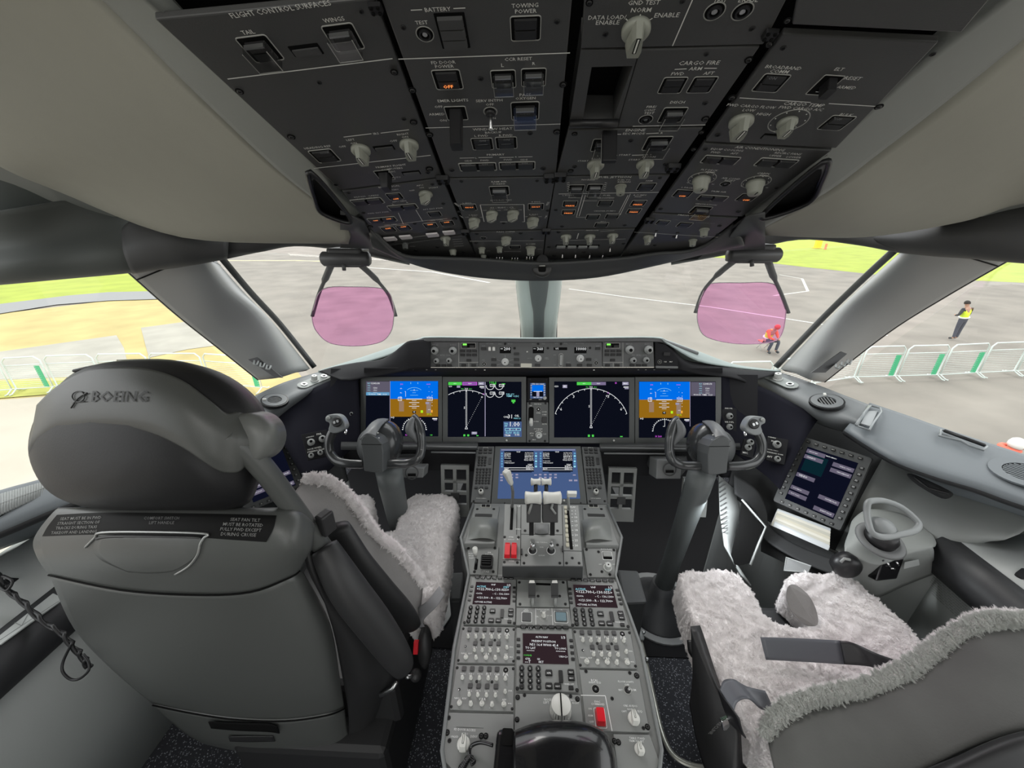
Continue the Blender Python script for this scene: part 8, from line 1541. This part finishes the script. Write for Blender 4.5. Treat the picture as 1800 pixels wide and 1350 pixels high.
# ------------------------------------------------------------------ people on the apron
skinp = mat('skin', (.45, .26, .18), .6); vest = mat('hi_vis_yellow', (.75, .95, .05), .6); vorg = mat('hi_vis_orange', (.95, .16, .05), .6); trs = mat('dark_trousers', (.055, .06, .085), .8); jac = mat('dark_jacket', (.035, .04, .045), .8); hairm = mat('dark_hair', (.03, .025, .02), .7); refl = mat('reflective_tape', (.8, .82, .82), .4)
def figure(px, py, face, pose, lab, top, legs, vestm, hat=None, seated=False):
    base = PZ(px, py, GZ) if px else py.copy(); base.z = GZ+.03; t = thing('person', base, lab, 'person'); R = Matrix.Translation(base) @ Matrix.Rotation(math.radians(face), 4, 'Z')
    J = pose
    names = list(J); idx = {n: i for i, n in enumerate(names)}
    ed = [('pelvis', 'waist'), ('waist', 'chest'), ('chest', 'neck'), ('neck', 'head0'), ('head0', 'head1'), ('chest', 'shL'), ('shL', 'elL'), ('elL', 'wrL'), ('wrL', 'haL'), ('chest', 'shR'), ('shR', 'elR'), ('elR', 'wrR'), ('wrR', 'haR'), ('pelvis', 'hiL'), ('hiL', 'knL'), ('knL', 'anL'), ('anL', 'toL'), ('pelvis', 'hiR'), ('hiR', 'knR'), ('knR', 'anR'), ('anR', 'toR')]
    rad = dict(pelvis=.13, waist=.125, chest=.145, neck=.055, head0=.085, head1=.085, shL=.07, elL=.048, wrL=.035, haL=.038, shR=.07, elR=.048, wrR=.035, haR=.038, hiL=.092, knL=.062, anL=.045, toL=.040, hiR=.092, knR=.062, anR=.045, toR=.040)
    me = bpy.data.meshes.new('body'); c = base.copy(); me.from_pydata([(R @ V(J[n]))-c for n in names], [(idx[a], idx[b]) for a, b in ed], []); me.materials.append(skinp)
    o = bpy.data.objects.new('body', me); put(o, t, Matrix.Translation(c)); md = o.modifiers.new('skin', 'SKIN'); md.use_smooth_shade = True
    for n in names: d = me.skin_vertices[0].data[idx[n]]; d.radius = (rad[n], rad[n]*(.75 if n in ('chest', 'waist', 'pelvis') else 1)); d.use_root = n == 'pelvis'
    s_ = o.modifiers.new('sub', 'SUBSURF'); s_.levels = s_.render_levels = 2
    def cover(nm, chains, m, k):
        vs, es, rr = [], [], []
        for ch in chains:
            for a, b in zip(ch, ch[1:]):
                for n in (a, b):
                    if n not in vs: vs.append(n)
                es.append((vs.index(a), vs.index(b)))
        me = bpy.data.meshes.new(nm); me.from_pydata([(R @ V(J[n]))-c for n in vs], es, []); me.materials.append(m); o = bpy.data.objects.new(nm, me); put(o, t, Matrix.Translation(c)); md = o.modifiers.new('skin', 'SKIN'); md.use_smooth_shade = True
        for i, n in enumerate(vs): d = me.skin_vertices[0].data[i]; d.radius = (rad[n]*k, rad[n]*k*(.8 if n in ('chest', 'waist', 'pelvis') else 1)); d.use_root = i == 0
        s_ = o.modifiers.new('sub', 'SUBSURF'); s_.levels = s_.render_levels = 2; return o
    cover('jacket', [('pelvis', 'waist', 'chest', 'shL', 'elL', 'wrL'), ('chest', 'shR', 'elR', 'wrR')], top, 1.12)
    cover('trousers', [('waist', 'pelvis', 'hiL', 'knL', 'anL'), ('pelvis', 'hiR', 'knR', 'anR')], legs, 1.16)
    v_ = cover('vest', [('pelvis', 'waist', 'chest', 'shL'), ('chest', 'shR')], vestm, 1.24)
    cover('shoes', [('anL', 'toL')], jac, 1.15); cover('shoes', [('anR', 'toR')], jac, 1.15)
    w = R @ V(J['waist']); ch = R @ V(J['pelvis']); mb = MB(); a = w.lerp(ch, .35); ax = (w-ch).normalized(); mb.tube([a-ax*.025, a+ax*.025], .185, refl, 20); obj('reflective_band', mb, v_)
    h = (R @ V(J['head0'])).lerp(R @ V(J['head1']), .8); hu = ((R @ V(J['head1']))-(R @ V(J['head0']))).normalized(); rg = R.to_3x3() @ V((1, 0, 0)); fw = hu.cross(rg)*-1
    mb = MB(); mb.loft([[h + hu*(.105*z_-.01) + (rg*math.cos(a*math.pi/8)+fw*math.sin(a*math.pi/8))*.108*r for a in range(16)] for z_, r in ((-.5, .95), (0, 1), (.5, .88), (.85, .55), (1, .15))], hat or hairm); obj('hair' if not hat else 'cap', mb, t)
    fc = R.to_3x3() @ V((0, 1, 0)); h0 = h - hu*.02 + fc*.085
    for s_ in (-1, 1): mb = MB(); mb.lathe(Matrix.Translation(h0+rg*.032*s_), [(.010, 0), (.006, .008)], gap, 8); obj('eye', mb, t)
    mb = MB(); mb.tube([h0-hu*.01+fc*.005, h0-hu*.045+fc*.022], [.008, .014], skinp, 8); obj('nose', mb, t); mb = MB(); mb.box(Matrix.Translation(h0-hu*.075), .04, .01, .006, vorg if 0 else mat('lip', (.35, .12, .10), .6)); obj('mouth', mb, t)
    return t
stand = dict(pelvis=(0, 0, .95), waist=(0, 0, 1.10), chest=(.0, .0, 1.36), neck=(0, .02, 1.52), head0=(0, .04, 1.62), head1=(0, .06, 1.72), shL=(-.19, 0, 1.42), elL=(-.30, .02, 1.16), wrL=(-.20, .20, 1.10), haL=(-.13, .26, 1.12), shR=(.19, 0, 1.42), elR=(.30, .02, 1.16), wrR=(.20, .20, 1.10), haR=(.13, .26, 1.12), hiL=(-.10, 0, .90), knL=(-.13, .03, .50), anL=(-.15, 0, .09), toL=(-.18, .16, .04), hiR=(.10, 0, .90), knR=(.08, .03, .50), anR=(.06, .02, .09), toR=(.08, .18, .04))
lean = {k: (v[0]-.16*max(0, v[2]-.5), v[1], v[2]) for k, v in stand.items()}
figure(1678, 598, 12, lean, 'person standing with back turned in a yellow high visibility vest and dark trousers', jac, trs, vest)
sit = dict(pelvis=(0, 0, .48), waist=(0, .04, .62), chest=(.0, .14, .84), neck=(0, .22, .97), head0=(0, .28, 1.04), head1=(0, .34, 1.12), shL=(-.19, .14, .90), elL=(-.24, .26, .66), wrL=(-.12, .44, .60), haL=(-.05, .50, .58), shR=(.19, .14, .90), elR=(.24, .28, .66), wrR=(.12, .44, .60), haR=(.05, .50, .58), hiL=(-.11, .02, .46), knL=(-.18, .42, .50), anL=(-.16, .40, .09), toL=(-.18, .56, .04), hiR=(.11, .02, .46), knR=(.18, .42, .50), anR=(.2, .34, .09), toR=(.22, .50, .04))
figure(1342, 617, 200, sit, 'person seated on a folding stool in an orange top, seen through pink glass', vorg, trs, vest, mat('red_cap', (.6, .05, .04), .6))
t = thing('folding_stool', PZ(1336, 617, GZ), 'small folding camp stool under the crouching person on the apron', 'stool'); b = PZ(1340, 615, GZ)
for s_ in (-1, 1):
    mb = MB(); mb.tube([b+V((s_*.16, -.18, .03)), b+V((s_*.16, .18, .40))], .014, frame_w, 6); obj('leg', mb, t); mb = MB(); mb.tube([b+V((s_*.16, .18, .03)), b+V((s_*.16, -.18, .40))], .014, frame_w, 6); obj('leg', mb, t)
mb = MB(); mb.box(Matrix.Translation(b+V((0, 0, .38))), .38, .38, .02, vorg); obj('seat', mb, t)
h_ = PZ(1781, 777, GZ+1.72); h_.z = GZ
figure(None, h_, 190, stand, 'person in a dark top and pale cap at the far right edge', mat('navy_top', (.04, .05, .09), .8), trs, mat('navy_vest', (.05, .055, .10), .8), mat('white_cap', (.8, .78, .75), .6))
mb = MB(); mb.tube([h_+V((.10*math.cos(a*math.pi/6), .10*math.sin(a*math.pi/6), 1.60)) for a in range(12)], .045, mat('coral_scarf', (.85, .16, .10), .7), 8, closed=True); obj('orange_scarf', mb, None, 'bright orange scarf round the neck of the person at the right edge', 'scarf')
